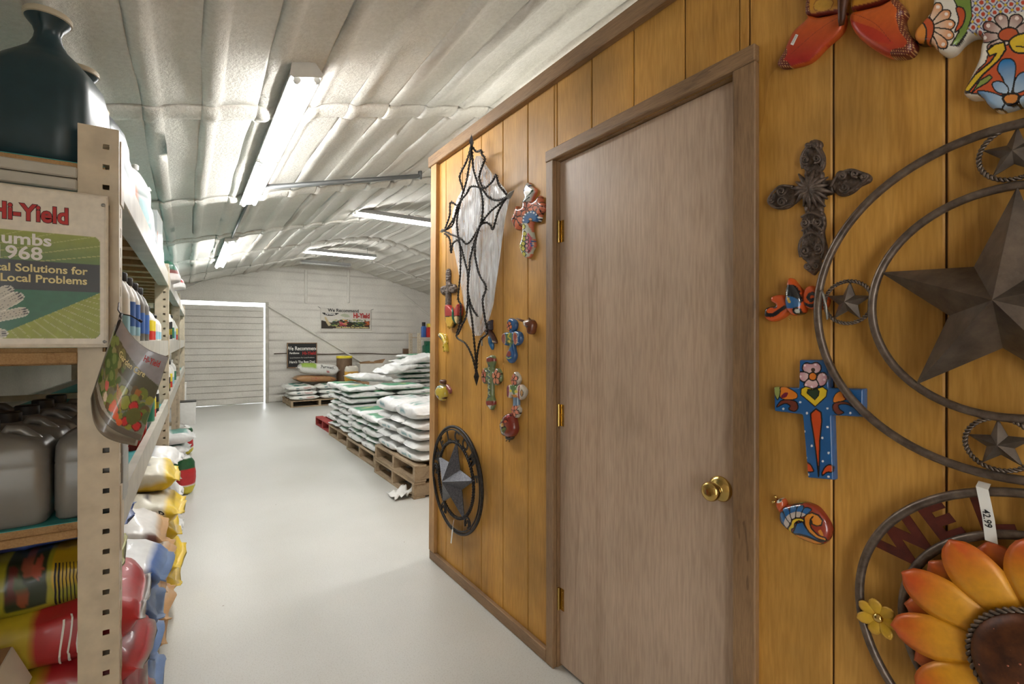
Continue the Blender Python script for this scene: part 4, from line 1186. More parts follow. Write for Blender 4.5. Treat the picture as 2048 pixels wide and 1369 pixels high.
# aisle side: blue, white, yellow bags along the rack
B_blue = [Bag(0.60, 0.30, 0.128, s, 0.014, droop=(0, 0.03)) for s in (21, 22)]
M_blue = [b.me('salt_bag', blue_p) for b in B_blue]
zz = 0.122
for i in range(4):
    place_bag('salt_bag', None, M_blue[i % 2], (-0.365 + 0.03 * (i == 3) - 0.01 * (i % 2), 2.10 + 0.02 * (i % 2), zz), -0.05 * (i % 2), 'white and blue bag in the second stack under the rack, %s layer up' % ['bottom', 'second', 'third', 'top'][i], 'white and blue bags')
    zz += 0.125
B_man = [Bag(0.60, 0.34, 0.104, s, 0.012, droop=(0, 0.03)) for s in (31, 32)]
M_man = [b.me('manure_bag', man_p) for b in B_man]
zz = 0.122
for i in range(5):
    place_bag('manure_bag', None, M_man[i % 2], (-0.36 + 0.012 * (i % 2), 2.46, zz), 0.04 * (-1) ** i, 'white bag with brown oval print next to the yellow bags, %s layer up' % ['bottom', 'second', 'third', 'fourth', 'top'][i], 'white bags with brown print')
    zz += 0.10
B_yel = [Bag(0.62, 0.36, 0.13, s, 0.016, 26, 30, droop=(0, 0.025)) for s in (41, 42, 43)]
M_yel = [b.me('grass_bag', yel_p) for b in B_yel]
zz = 0.122
for i in range(5):
    o = place_bag('grass_bag', None, M_yel[i % 3], (-0.335 + 0.02 * (i % 2), 2.92 - 0.06 * (i % 2) + 0.06 * (i == 4), zz), 0.05 * (-1) ** i, 'yellow and cream bag under the rack, %s layer up' % ['bottom', 'second', 'third', 'fourth', 'top'][i], 'yellow and cream bags')
    if i in (2, 3): B_yel[i % 3].side_text('lettering', 'N-Stop', 0.56, 0.05, 'ink_black', o, -1, 0.002, bold=0.001, align='CENTER')
    zz += 0.122
B_w = [Bag(0.60, 0.34, 0.104, s, 0.012, droop=(0, 0.03)) for s in (51, 52)]
M_w = [b.me('white_bag', bands((224, 224, 222), [(lambda u, y, z: (u > 0.35) & (u < 0.6) & (z > -0.3), (180, 184, 186))])) for b in B_w]
zz = 0.122
for i in range(6):
    place_bag('white_bag', None, M_w[i % 2], (-0.33 + 0.012 * (i % 2), 3.42, zz), 0.05 * (-1) ** i, 'plain white bag behind the yellow bags, %s layer up' % ['bottom', 'second', 'third', 'fourth', 'fifth', 'top'][i], 'plain white bags under the rack')
    zz += 0.10
# past the second post: stacked teal-print bags and the bulging red and green bag
plt = pallet(-0.95, 5.32, 0.88, 1.15, 'pallet past the second rack post', group='pallets under the rack', hgt=0.12)
B_g = [Bag(0.66, 0.40, 0.118, s, 0.014) for s in (61, 62)]
def teal_p(u, y, z):
    c = arr((226, 228, 226), len(u)); c[(u > 0.45) & (u < 0.85) & (z > 0.1) & (np.abs(y) < 0.7)] = lin(60, 140, 124); return c
M_g = [b.me('lawn_bag', teal_p) for b in B_g]
zz = 0.122
for i in range(3):
    place_bag('lawn_bag', None, M_g[i % 2], (-0.29 + 0.03 * (i == 2), 5.60, zz), 0.06 * (-1) ** i, 'white bag with teal patch past the second post, %s of three' % ['lowest', 'middle', 'top'][i], 'white bags with teal patch')
    zz += 0.115
def rg_p(u, y, z):
    c = arr((210, 196, 60), len(u)); c[(u > -0.5)] = lin(196, 40, 44); c[(u > 0.35) & (y < 0.6)] = lin(38, 92, 56); c[np.abs(u + 0.5) < 0.06] = lin(226, 222, 210); c[(np.abs(z) < 0.5) & (u > -0.2) & (u < 0.3) & (np.sin(u * 60) > 0.4) & (y > 0)] = lin(230, 210, 200)
    c[u > 0.86] = lin(220, 220, 216); return c
bb = Bag(0.34, 0.30, 0.17, 71, 0.012, 30, 30)
o = link('fertilizer_bag', bb.me('fertilizer_bag', rg_p), 'bag_print', None, (0.04, 5.16, 0.168)); o.rotation_euler = (0, math.radians(-92), 0.35)
tag(o, 'bulging red, green and yellow bag standing on the floor against the rack', 'bag')
o = link('fertilizer_bag', Bag(0.34, 0.30, 0.15, 73, 0.012, 24, 24).me('fertilizer_bag', rg_p), 'bag_print', None, (0.06, 6.9, 0.168)); o.rotation_euler = (0, math.radians(-92), 0.2)
tag(o, 'small red and yellow bag on the floor beyond the bulging one', 'bag')
# white bucket and a taller white pail near the end door
for x, y, r_, h, lb in ((0.02, 9.15, 0.115, 0.36, 'white square bucket with a black rim by the end door'), (-0.09, 9.55, 0.10, 0.62, 'tall white container behind the square bucket')):
    e = empty('bucket', (x, y, 0.0), lb, 'bucket')
    loft([(0, r_ * .92, r_ * .92, .03), (0.01, r_ * .95, r_ * .95, .03), (h - 0.02, r_, r_, .03), (h, r_ * 1.0, r_ * 1.0, .03)], 24).build('pail', 'white_plastic', e, angle=50)
    loft([(h, r_ * 1.03, r_ * 1.03, .03), (h + 0.012, r_ * 1.03, r_ * 1.03, .03)], 24).build('rim', 'black_plastic' if h < 0.5 else 'white_card', e, angle=50)

# ================================================================== pallets of white bags on the right
LAYN = ['bottom', 'second', 'third', 'fourth', 'fifth', 'sixth', 'seventh', 'eighth', 'ninth', 'tenth', 'eleventh', 'twelfth', 'thirteenth']
def white_print(kind):
    def f(u, y, z):
        c = arr((232, 233, 232), len(u))
        if kind == 'long':      # small teal print along both long sides, green panel on top
            m = (np.abs(z) < 0.42) & (np.abs(y) > 0.8) & (u > -0.42) & (u < 0.42) & (np.sin(u * 74) > -0.35) & (np.abs(z - 0.05) < 0.3)
            c[m] = lin(108, 158, 166)
            c[(z > 0.75) & (np.abs(y) < 0.62) & (u > -0.5) & (u < 0.6)] = lin(70, 150, 116)
            c[(z > 0.75) & (np.abs(y) < 0.4) & (u > 0.1) & (u < 0.42)] = lin(214, 206, 150)
        elif kind == 'green':
            c[(z > 0.6) & (np.abs(y) < 0.75) & (np.abs(u) < 0.62)] = lin(54, 148, 104)
            c[(z > 0.6) & (np.abs(y) < 0.35) & (u > 0.0) & (u < 0.3)] = lin(222, 214, 140)
            c[(z < -0.55) & (np.abs(u) < 0.7)] = lin(54, 148, 104)
            c[(np.abs(z) < 0.12) & (np.abs(y) > 0.8) & (np.abs(u - 0.1) < 0.10) & (np.sin(u * 110) > 0)] = lin(90, 100, 110)
        elif kind == 'top':
            c[(np.abs(y) > 0.8) & (z > -0.1) & (z < 0.35) & (u > -0.1) & (u < 0.45) & (np.sin(u * 74) > -0.35)] = lin(108, 158, 166)
            c[(z > 0.6) & (u > 0.62) & (u < 0.72)] = lin(60, 150, 140)
            c[(z > 0.6) & (np.hypot(u * 1.6, y) > 0.55) & (np.hypot(u * 1.6, y) < 0.62)] = lin(60, 150, 140)
        return c
    return f
BG = {}
def bagset(key, Ln, Wd, H, kind, seeds, crump=0.010, **kw):
    BG[key] = [Bag(Ln, Wd, H, s, crump, 20, 24, **kw).me('white_bag_' + key, white_print(kind)) for s in seeds]
    for m in BG[key]: m.materials.append(MATS['bag_print'])
bagset('long', 0.53, 0.39, 0.087, 'long', (101, 102, 103), pinch=4)
bagset('short', 0.57, 0.338, 0.087, 'plain', (111, 112, 113), pinch=4)
bagset('glong', 0.56, 0.39, 0.073, 'green', (121, 122, 123), pinch=4)
bagset('gshort', 0.58, 0.35, 0.073, 'green', (131, 132, 133), pinch=4)
bagset('gwide', 0.64, 0.42, 0.075, 'green', (141, 142, 143), pinch=4)
bagset('big', 0.54, 0.42, 0.13, 'top', (151, 152), 0.014, pinch=4)
bagset('loose', 0.62, 0.40, 0.10, 'plain', (161, 162, 163), 0.03, pinch=3)
def put(key, i, x, y, z, rz, label, group, tilt=(0, 0)):
    o = bpy.data.objects.new('white_bag', BG[key][i % len(BG[key])]); C.objects.link(o)
    o.location = (x, y, z); o.rotation_euler = (tilt[0], tilt[1], rz + random.uniform(-0.03, 0.03))
    tag(o, label, 'bag', group)
    return o
H2 = math.pi / 2
# -- stack on two pallets, nearest
pallet(1.57, 3.80, 1.12, 1.02, 'grey lower pallet of the doubled pair behind the plank wall', z=0.0, cross=True)
pallet(1.575, 3.79, 1.12, 1.02, 'upper pallet of the doubled pair, under the nearest white bags', z=0.141, cross=True)
z = 0.282; g = 'bags on the doubled pallet'
for l in range(5):
    nmL = ['bottom', 'second', 'third', 'fourth', 'top'][l]
    if l % 2 == 0:
        key = 'big' if l == 4 else 'long'
        for j, (yy, wn) in enumerate(((4.05, 'near'), (4.57, 'far'))):
            put(key, j + l, 1.79, yy, z, H2, 'white bag lying along the aisle on the doubled pallet, %s layer, %s end' % (nmL, wn), g)
        for j, (xx, yy) in enumerate(((2.28, 3.98), (2.28, 4.33), (2.28, 4.68))):
            put('short' if l < 4 else 'loose', j + l, xx, yy, z, 0, 'white bag behind the aisle row of the doubled pallet, %s layer, %s' % (nmL, ['near side', 'middle', 'far side'][j]), g)
    else:
        for j, yy in enumerate((3.97, 4.31, 4.65)):
            put('short', j + l, 1.87, yy, z, 0, 'white bag end-on to the aisle on the doubled pallet, %s layer, %s' % (nmL, ['nearest', 'middle', 'farthest'][j]), g)
        for j, yy in enumerate((4.05, 4.57)):
            put('long', j + l, 2.38, yy, z, H2, 'white bag at the back of the doubled pallet, %s layer, %s end' % (nmL, ['near', 'far'][j]), g)
    z += 0.089
# -- second pallet: lower pile
pallet(1.62, 4.96, 1.12, 1.06, 'brown pallet behind the doubled pair, under the low white pile', cross=True)
z = 0.142; g = 'bags on the second pallet'
for l in range(5):
    nmL = ['bottom', 'second', 'third', 'fourth', 'top'][l]
    if l % 2 == 0:
        for j, yy in enumerate((5.22, 5.78)): put('glong', j + l, 1.82, yy, z, H2, 'green-printed white bag along the aisle on the second pallet, %s layer, %s' % (nmL, ['near', 'far'][j]), g)
        for j, yy in enumerate((5.14, 5.5, 5.86)): put('gshort', j + l, 2.33, yy, z, 0, 'green-printed white bag at the back of the second pallet, %s layer, %s' % (nmL, ['near', 'middle', 'far'][j]), g)
    else:
        for j, yy in enumerate((5.14, 5.5, 5.86)): put('gshort', j + l, 1.92, yy, z, 0, 'green-printed white bag end-on to the aisle, second pallet, %s layer, %s' % (nmL, ['near', 'middle', 'far'][j]), g)
        for j, yy in enumerate((5.22, 5.78)): put('glong', j + l, 2.44, yy, z, H2, 'green-printed white bag behind the end-on row, second pallet, %s layer, %s' % (nmL, ['near', 'far'][j]), g)
    z += 0.074
put('loose', 0, 2.12, 5.35, z + 0.03, 0.5, 'loose white bag slumped on top of the second pallet pile', g, (0.03, 0.05))
# -- third pallet: taller pile, sagging outward
pallet(1.66, 6.12, 1.12, 0.95, 'brown pallet between the second pallet and the red one', cross=True)
z = 0.142; g = 'bags on the third pallet'
for l in range(8):
    nmL = LAYN[l]; j0 = random.uniform(-0.02, 0.02)
    if l % 2 == 0:
        for j, xx in enumerate((1.98, 2.62)): put('gwide', j + l, xx + j0, 6.36, z, 0, 'green-striped white bag facing the viewer, third pallet, %s layer, %s' % (nmL, ['aisle side', 'right side'][j]), g)
        for j, yy in enumerate((6.85,)): put('gwide', j + l + 1, 1.98 + j0, yy, z, 0.0, 'green-striped white bag at the far side of the third pallet, %s layer' % nmL, g)
    else:
        for j, yy in enumerate((6.42, 7.0)): put('glong', j + l, 1.87 + j0, yy, z, H2, 'green-striped white bag along the aisle, third pallet, %s layer, %s' % (nmL, ['near', 'far'][j]), g)
        put('gwide', l, 2.42 + j0, 6.36, z, 0, 'green-striped white bag in the front row right of the corner, third pallet, %s layer' % nmL, g)
    z += 0.074
# -- big pile behind
pallet(2.80, 7.30, 1.0, 1.1, 'pallet under the tall white pile, mostly hidden')
pallet(3.85, 7.30, 1.0, 1.1, 'pallet under the right end of the tall white pile, hidden')
z = 0.142; g = 'bags in the tall pile'
for l in range(12):
    nmL = LAYN[l]; xs = [3.10, 3.76, 4.42] if l % 2 == 0 else [3.20, 3.86, 4.52]
    for j, xx in enumerate(xs):
        put('gwide', j + l, xx, 7.60, z, 0.0, 'green-striped white bag in the tall pile, %s layer, %s from the aisle' % (nmL, ['first', 'second', 'third'][j]), g)
    z += 0.080
put('loose', 1, 2.60, 6.95, 0.855, 0.3, 'crumpled white bag hanging off the left of the tall pile, lower', g, (0.05, -0.16))
put('loose', 2, 2.98, 7.0, 0.985, -0.2, 'crumpled white bag hanging off the left of the tall pile, upper', g, (0.04, -0.20))
put('loose', 0, 2.16, 6.88, 0.742, 0.1, 'crumpled white bag lying flat at the left foot of the tall pile', g, (0.0, 0.1))
# -- empty red pallet
pallet(1.69, 7.12, 0.98, 0.92, 'empty pallet with red painted stringers beside the white piles', 'pallet_red', 0.0, None, 0.13, cross=True)
# torn film by the doubled pallet
V = []; Fc = []
for i in range(9):
    for j in range(9):
        u, v = i / 8, j / 8
        n = noise.noise(Vector((u * 4, v * 4, 1.7))); w = noise.noise(Vector((u * 3, v * 3, 5.0)))
        V.append((1.42 + 0.16 * u + 0.03 * w, 3.84 + 0.20 * v + 0.03 * n, 0.012 + 0.05 * abs(n) + 0.07 * u * (0.5 + w)))
for i in range(8):
    for j in range(8): Fc.append((i * 9 + j, (i + 1) * 9 + j, (i + 1) * 9 + j + 1, i * 9 + j + 1))
o = link('plastic_scrap', mesh('plastic_scrap', V, Fc, True), 'white_plastic'); o.modifiers.new('sheet', 'SOLIDIFY').thickness = 0.0015
tag(o, 'crumpled scrap of white plastic at the foot of the doubled pallet', 'plastic scrap')

# ================================================================== goods against the end wall
pallet(1.70, 10.25, 1.08, 1.0, 'pallet against the end wall under bags', hgt=0.13)
B_e = [Bag(0.56, 0.42, 0.096, s, 0.012, 22, 26, pinch=4) for s in (171, 172)]
def endp(u, y, z):
    c = arr((226, 226, 220), len(u)); c[(z > 0.3) & (np.abs(u) < 0.5) & (np.abs(y) < 0.6)] = lin(30, 126, 112); c[(z > 0.3) & (np.abs(u - 0.05) < 0.25) & (y > 0.1) & (y < 0.5)] = lin(210, 206, 180)
    c[(np.abs(z) < 0.3) & (np.abs(np.abs(u + 0.3) + np.abs(z) * 0.25) < 0.09) & (y < -0.8)] = lin(30, 110, 110); c[(np.abs(z) < 0.1) & (u > 0.0) & (u < 0.6) & (y < -0.8)] = lin(200, 150, 140); return c
M_e = [b.me('feed_bag', endp) for b in B_e]
for m in M_e: m.materials.append(MATS['bag_print'])
zz = 0.132
for l in range(3):
    for j, (xx, yy) in enumerate(((1.97, 10.46), (2.53, 10.47), (1.97, 10.94), (2.53, 10.94))):
        if l == 2 and j == 3: continue
        o = link('feed_bag', M_e[(l + j) % 2], None, None, (xx - 0.03 * l, yy + 0.02 * l * (j < 2), zz)); o.rotation_euler = (0, 0, random.uniform(-0.06, 0.06))
        tag(o, 'white bag with teal panel against the end wall, %s layer, %s' % (['bottom', 'middle', 'top'][l], ['front left', 'front right', 'back left', 'back right'][j]), 'bag', 'bags against the end wall')
    zz += 0.095
bb = Bag(0.86, 0.42, 0.145, 181, 0.012, 70, 40, pinch=5)
o = link('burlap_bag', bb.me('burlap_bag', bands((172, 128, 84), [(lambda u, y, z: (np.abs(u + 0.05) < 0.22) & (y < -0.5) & (np.abs(np.abs(z - 0.1) - 0.3) < 0.17) & (np.sin(u * 75) > -0.2), (168, 92, 64)), (lambda u, y, z: (u > 0.68) & (u < 0.84) & (y < -0.5) & (np.abs(z) < 0.25), (120, 70, 50))])), 'bag_print', None, (2.28, 10.98, 0.425)); o.rotation_euler = (0, 0.06, 0); tag(o, 'brown paper sack under the white round sack by the end wall', 'sack')
bb = Bag(0.84, 0.40, 0.235, 183, 0.010, 30, 30, pinch=8)
def perl(u, y, z):
    c = arr((224, 224, 218), len(u)); c[(u < -0.2) & (u > -0.85) & (z > 0.05)] = lin(150, 184, 66); c[(u > 0.35) & (u < 0.48) & (z < -0.05) & (z > -0.55) & (y < -0.5)] = lin(180, 30, 40); return c
o = link('mineral_sack', bb.me('mineral_sack', perl), 'bag_print', None, (2.34, 10.96, 0.585)); o.rotation_euler = (0, 0.10, 0); tag(o, 'plump white sack with lime patch and red square by the end wall', 'sack')
bb.side_text('print', 'Permatill', 0.02, 0.085, 'ink_black', o, -1, 0.03, bold=0.001)
# dark sign leaning above the sacks
a, b = onY(574, 686, Y1 - 0.04), onY(634, 735, Y1 - 0.04)
e = empty('dark_sign', ((a.x + b.x) / 2, Y1 - 0.045, (a.z + b.z) / 2), 'black framed board with white and red lettering on the end wall', 'sign')
w_, h_ = (b.x - a.x) / 2, (a.z - b.z) / 2
MB().bbox(-w_, w_, 0.0, 0.02, -h_, h_, 0.003).build('board', 'ink_black', e)
for x0, x1, z0, z1 in ((-w_, w_, h_ - 0.018, h_), (-w_, w_, -h_, -h_ + 0.018), (-w_, -w_ + 0.018, -h_, h_), (w_ - 0.018, w_, -h_, h_)):
    MB().box(x0, x1, -0.006, 0.0, z0, z1).build('frame', 'trim_wood', e)
def wl(txt, x, z, s, m, al='CENTER', bold=0.002, y=-0.003, par=e, sx=1.0): return lettering('lettering', txt, lambda px, py: (x + px * sx, y, z + py), m, par, size=s, align=al, bold=bold)
wl('We Recommend', 0, 0.11, 0.115, 'ink_white', bold=0.003, sx=0.8)
wl('Fertilome', -0.16, 0.03, 0.055, 'ink_white', sx=0.9); wl('Hi-Yield', 0.14, 0.01, 0.10, 'ink_red', bold=0.003, sx=0.85)
wl('Local Solutions For Local Problems', 0, -0.065, 0.035, 'ink_white', bold=0.0); wl("Here's The Best Deal", 0, -0.17, 0.075, 'ink_white', sx=0.8)
# printed banner
a, b = onY(641, 617, Y1 - 0.03), onY(742, 662, Y1 - 0.03)
w_, h_ = (b.x - a.x), (a.z - b.z)
e = empty('banner', (a.x, Y1 - 0.035, b.z), 'white vinyl banner with vegetable photo and red lettering on end wall', 'banner')
bl = [('poly', [(0.01, 0.08), (0.97, 0.10), (0.97, 0.42), (0.6, 0.40), (0.42, 0.46), (0.3, 0.42), (0.2, 0.36), (0.01, 0.46)], (52, 44, 34)),
      ('poly', [(0.03, 0.80), (0.18, 0.78), (0.34, 0.80), (0.28, 0.70), (0.18, 0.67), (0.09, 0.70)], (30, 30, 30), None, 0, True),
      ('poly', [(0.07, 0.60), (0.10, 0.62), (0.16, 0.38), (0.22, 0.22), (0.15, 0.20), (0.11, 0.34)], (200, 180, 140)),
      ('poly', [(0.38, 0.7), (0.45, 0.78), (0.53, 0.74), (0.56, 0.64), (0.48, 0.62)], (180, 186, 160), None, 0, True)]
random.seed(3)
for i in range(90):
    x = random.uniform(0.2, 0.96); y = random.uniform(0.22, 0.52)
    rgb = random.choice([(60, 90, 50), (90, 120, 60), (150, 160, 80), (44, 70, 64), (190, 60, 70), (200, 120, 60), (210, 180, 90), (60, 50, 40)]) if 0.35 < x < 0.62 else random.choice([(60, 90, 50), (120, 140, 70), (44, 70, 64), (170, 170, 100)])
    if x > 0.88: rgb = random.choice([(190, 100, 50), (130, 60, 40)])
    bl.append(('dot', (x, y), random.uniform(0.012, 0.035), rgb))
for i in range(14): bl.append(('dot', (random.uniform(0.36, 0.5), random.uniform(0.2, 0.4)), 0.02, random.choice([(186, 50, 90), (206, 60, 60), (214, 90, 110)])))
gridpaint('vinyl', 0, 1, 0, 1, 110, 60, lambda u, v: (u * w_, 0.006 * math.sin(u * 9) * math.sin(v * 3) , v * h_), (214, 210, 200), bl, 'sign_print', e, 0.002)
for z0, z1, x0, x1 in ((-0.03, 0.0, 0.02, w_ + 0.03),):
    MB().box(x0, x1, 0.006, 0.01, z0, z1).build('hem', 'white_card', e)
for pa, pb in (((0, h_), (-0.05, h_ + 0.04)), ((w_, h_), (w_ + 0.06, h_ + 0.02))):
    MB().tube([(pa[0], 0.0, pa[1]), (pb[0], 0.01, pb[1])], 0.004, 6).build('cord', 'wire_dark', e)
wl('We Recommend', w_ * 0.44, h_ * 0.86, 0.10, 'ink_black', y=-0.012, par=e); wl('Hi-Yield', w_ * 0.80, h_ * 0.60, 0.16, 'ink_red', y=-0.012, par=e, bold=0.006, sx=0.72)
wl('Fertilome', w_ * 0.185, h_ * 0.715, 0.06, 'ink_white', y=-0.012, par=e, sx=0.9); wl('Local Solutions For Local Problems', w_ * 0.62, h_ * 0.115, 0.052, 'ink_cream', y=-0.012, par=e)
# brown fibre drum, cartons, yellow bag
e = empty('fibre_drum', (2.93, 11.05, 0.0), 'brown fibre drum with a yellow film-covered rim by the end wall', 'drum')
MB().lathe([(0.165, 0), (0.168, 0.02), (0.166, 0.35), (0.163, 0.37), (0.166, 0.39), (0.166, 0.92)], 32).build('barrel', 'brown_dark' if 'brown_dark' in MATS else plain('brown_dark', (116, 92, 70), 0.6, 0, 0.2, 14), e, angle=40)
MB().lathe([(0.170, 0.92), (0.172, 0.955), (0.166, 0.97), (0.15, 0.965), (0.001, 0.965)], 32).build('rim', 'yellow_label', e, angle=40)
e = empty('carton', (3.45, 10.95, 0.0), 'tall white carton with torn brown top flaps by the end wall', 'box')
MB().box(-0.25, 0.25, -0.18, 0.18, 0, 0.80).build('carton_body', 'white_card', e)
for k, (x0, x1, dx, dz) in enumerate(((-0.25, 0.0, -0.05, 0.06), (0.0, 0.25, 0.06, 0.10))):
    MB().add([(x0, -0.18, 0.80), (x1, -0.18, 0.80), (x1 + dx, -0.20, 0.80 + dz), (x0 + dx, -0.22, 0.80 + dz * 0.6), (x0, -0.176, 0.80), (x1, -0.176, 0.80), (x1 + dx, -0.196, 0.80 + dz), (x0 + dx, -0.216, 0.80 + dz * 0.6)], [(0, 1, 2, 3), (7, 6, 5, 4), (0, 4, 5, 1), (2, 6, 7, 3), (0, 3, 7, 4), (1, 5, 6, 2)]).build('flap', 'brown_card', e)
MB().tube([(-0.25, -0.18, 0.81), (-0.1, -0.19, 0.83), (0.05, -0.19, 0.82), (0.2, -0.18, 0.87)], [0.01, 0.02, 0.02, 0.014], 6).build('torn_edge', 'brown_card', e)
e = empty('carton', (3.06, 10.74, 0.0), 'small brown carton between the drum and the white carton', 'box')
MB().bbox(-0.11, 0.11, -0.11, 0.11, 0, 0.62, 0.004).build('carton_body', 'brown_card', e); MB().box(-0.025, 0.025, -0.112, 0.112, 0.6201, 0.6215).build('tape', 'ink_cream', e)
bb = Bag(0.34, 0.30, 0.14, 191, 0.014, 22, 22, pinch=4)
def orp(u, y, z):
    c = arr((226, 220, 206), len(u)); c[(u < 0.35)] = lin(222, 170, 70); c[(np.hypot(u + 0.05, y) < 0.3) & (z > 0)] = lin(120, 60, 90); return c
o = link('seed_sack', bb.me('seed_sack', orp), 'bag_print', None, (2.95, 10.42, 0.60)); o.rotation_euler = (0, -math.radians(86), math.radians(-70)); tag(o, 'upright orange and white seed bag before the fibre drum', 'bag')
MB().bbox(-0.20, 0.20, -0.16, 0.16, 0.0, 0.43, 0.004).build('carton_body', 'brown_card', empty('carton', (3.04, 10.42, 0.0), 'low brown carton under the orange seed bag', 'box'))
o = MB().bbox(-0.09, 0.09, -0.06, 0.0, -0.09, 0.09, 0.004).build('wall_box', 'brown_dark', None, loc=onY(812, 705, Y1 - 0.03)); tag(o, 'small brown box on the end wall where the cable ends', 'junction box')
# small rack at the far right
e = empty('shelf_rack', (4.32, 10.2, 0.0), 'perforated rack with two shelves, far right beyond the white piles', 'rack')
for x in (0.0, 1.5):
    for y in (0.0, 0.5):
        mb = MB(); perf(mb, lambda a, z_: (x + a, y, z_), 0.07, 1.48, 0.018, 0.018, 0.035, 0.06); perf(mb, lambda a, z_: (x, y + a, z_), 0.05, 1.48, 0.018, 0.018, 0.025, 0.06)
        link('upright', mesh('upright', mb.v, mb.f), 'rack_paint', e).modifiers.new('sheet', 'SOLIDIFY').thickness = 0.003
for z_ in (0.55, 0.95, 1.355):
    MB().box(0.07, 1.5, 0.0, 0.04, z_ - 0.03, z_ + 0.03).build('beam', 'rack_beam', e); MB().box(0.05, 1.52, 0.04, 0.5, z_ + 0.02, z_ + 0.03).build('shelf_board', 'ply', e)
def prod(x, y, z_, w_, h_, m1, m2, lb, cat='box'):
    q = empty('product_' + cat, (x, y, z_), lb, cat)
    loft([(0, w_, w_ * .7, .02), (h_ * .7, w_, w_ * .7, .02), (h_ * .82, w_ * .5, w_ * .5, .02), (h_, w_ * .5, w_ * .5, .02)], 20).build('body', m1, q, angle=40); loft([(h_ * .78, w_ * .7, w_ * .6, .02), (h_ * 1.05, w_ * .7, w_ * .6, .02)], 20).build('top', m2, q, angle=40)
prod(4.72, 10.4, 1.387, 0.12, 0.30, 'red_plastic', 'yellow_label', 'red canister with a yellow top on the far right rack', 'canister'); prod(4.55, 10.42, 1.387, 0.055, 0.33, 'blue_label', 'black_plastic', 'slim blue bottle beside the red canister', 'bottle')
prod(4.66, 10.4, 0.982, 0.12, 0.30, 'green_label', 'green_label', 'green canister on the lower far right shelf', 'canister'); prod(4.9, 10.4, 1.387, 0.12, 0.26, 'red_plastic', 'red_plastic', 'second red canister on the far right rack', 'canister')

# ================================================================== ornaments on the plank wall
painted('glaze', 0.16, 0.7, nbump=0.05, nscale=40)
painted('tin_paint', 0.42, 0.1, 0.1, nbump=0.1, nscale=90)
def metalmat(name, dark, light, rough=0.5, metal=0.7, sc=30, bm=0.3):
    m, nt, b = nmat(name, rough, metal)
    v = coords(nt)
    n = N(nt, 'ShaderNodeTexNoise', Scale=float(sc), Detail=6.0, Roughness=0.65); L(nt, v, n.inputs['Vector'])
    L(nt, ramp(nt, n.outputs['Fac'], [(0.35, lin(*dark)), (0.68, lin(*light))]), b.inputs['Base Color'])
    bump(nt, b, n.outputs['Fac'], bm, 0.002)
metalmat('iron', (66, 56, 50), (122, 104, 92), 0.5, 0.5, 60)
metalmat('star_tin', (84, 76, 70), (126, 115, 104), 0.40, 0.7, 14, 0.15)
metalmat('ring_iron', (86, 74, 66), (126, 112, 100), 0.38, 0.6, 40, 0.15)
metalmat('wire_black', (34, 32, 32), (66, 62, 60), 0.45, 0.6, 80)
metalmat('hammered', (76, 76, 80), (116, 116, 122), 0.42, 0.75, 120, 0.7)
metalmat('brown_tin', (74, 30, 24), (104, 44, 32), 0.5, 0.3, 30)
metalmat('seed_brown', (56, 28, 16), (104, 58, 30), 0.45, 0.3, 26, 0.3)
def crinkle():
    m, nt, b = nmat('plastic_film', 0.1)
    b.inputs['Base Color'].default_value = (0.80, 0.84, 0.88, 1)
    v = coords(nt, (1, 5, 0.9))
    n = N(nt, 'ShaderNodeTexNoise', Scale=8.0, Detail=4.0, Distortion=0.6); L(nt, v, n.inputs['Vector'])
    L(nt, ramp(nt, n.outputs['Fac'], [(0.34, (0.16,) * 3), (0.66, (0.66,) * 3)]), b.inputs['Alpha'])
    bump(nt, b, n.outputs['Fac'], 0.8, 0.02)
crinkle()
def ZP(ox, oy, s, depth):
    """a sketch frame on the wall: sketch units -> wall point, h = distance out from the boards"""
    def place(x, y, h=depth):
        p = onX(ox + x / s, oy + y / s, PX - depth)
        return Vector((PX - h, p.y, p.z))
    return place
def chamfer(pts, r):
    out = []; n = len(pts)
    for i in range(n):
        a, b, c = (np.array(pts[k % n], float) for k in (i - 1, i, i + 1))
        u = (a - b) / np.hypot(*(a - b)); w = (c - b) / np.hypot(*(c - b))
        for t in (1, 0.35): out.append(tuple(b + u * r * t * (1 if t == 1 else 0.9) + w * r * (0 if t == 1 else 0.12)))
        for t in (0.35, 1): out.append(tuple(b + w * r * t * (1 if t == 1 else 0.9) + u * r * (0 if t == 1 else 0.12)))
    return out
BK = (24, 22, 26)
def petal_ring(cx, cy, rx, ry, n, rgb, lw, a0=0.0, gap=0.62, tip=None):
    out = []
    for k in range(n):
        a = a0 + 2 * math.pi * k / n
        c = (cx + rx * 0.55 * math.cos(a), cy + ry * 0.55 * math.sin(a))
        w = 2 * math.pi / n * gap
        pts = [(cx + rx * 0.12 * math.cos(a), cy + ry * 0.12 * math.sin(a))]
        for t, f_ in ((-1, 0.55), (-0.75, 0.88), (0, 1.0), (0.75, 0.88), (1, 0.55)):
            pts.append((cx + rx * f_ * math.cos(a + t * w * 0.5), cy + ry * f_ * math.sin(a + t * w * 0.5)))
        out.append(('poly', pts, rgb, BK if lw else None, lw, True))
        if tip: out.append(('dot', (cx + rx * 0.82 * math.cos(a), cy + ry * 0.82 * math.sin(a)), tip[0], tip[1]))
    return out
def radial_grad(cx, cy, r, c0, c1):
    a, b = np.array(lin(*c0)), np.array(lin(*c1))
    def f(P):
        t = np.clip(np.hypot(P[:, 0] - cx, P[:, 1] - cy) / r, 0, 1)[:, None]
        return a * (1 - t) + b * t
    return f

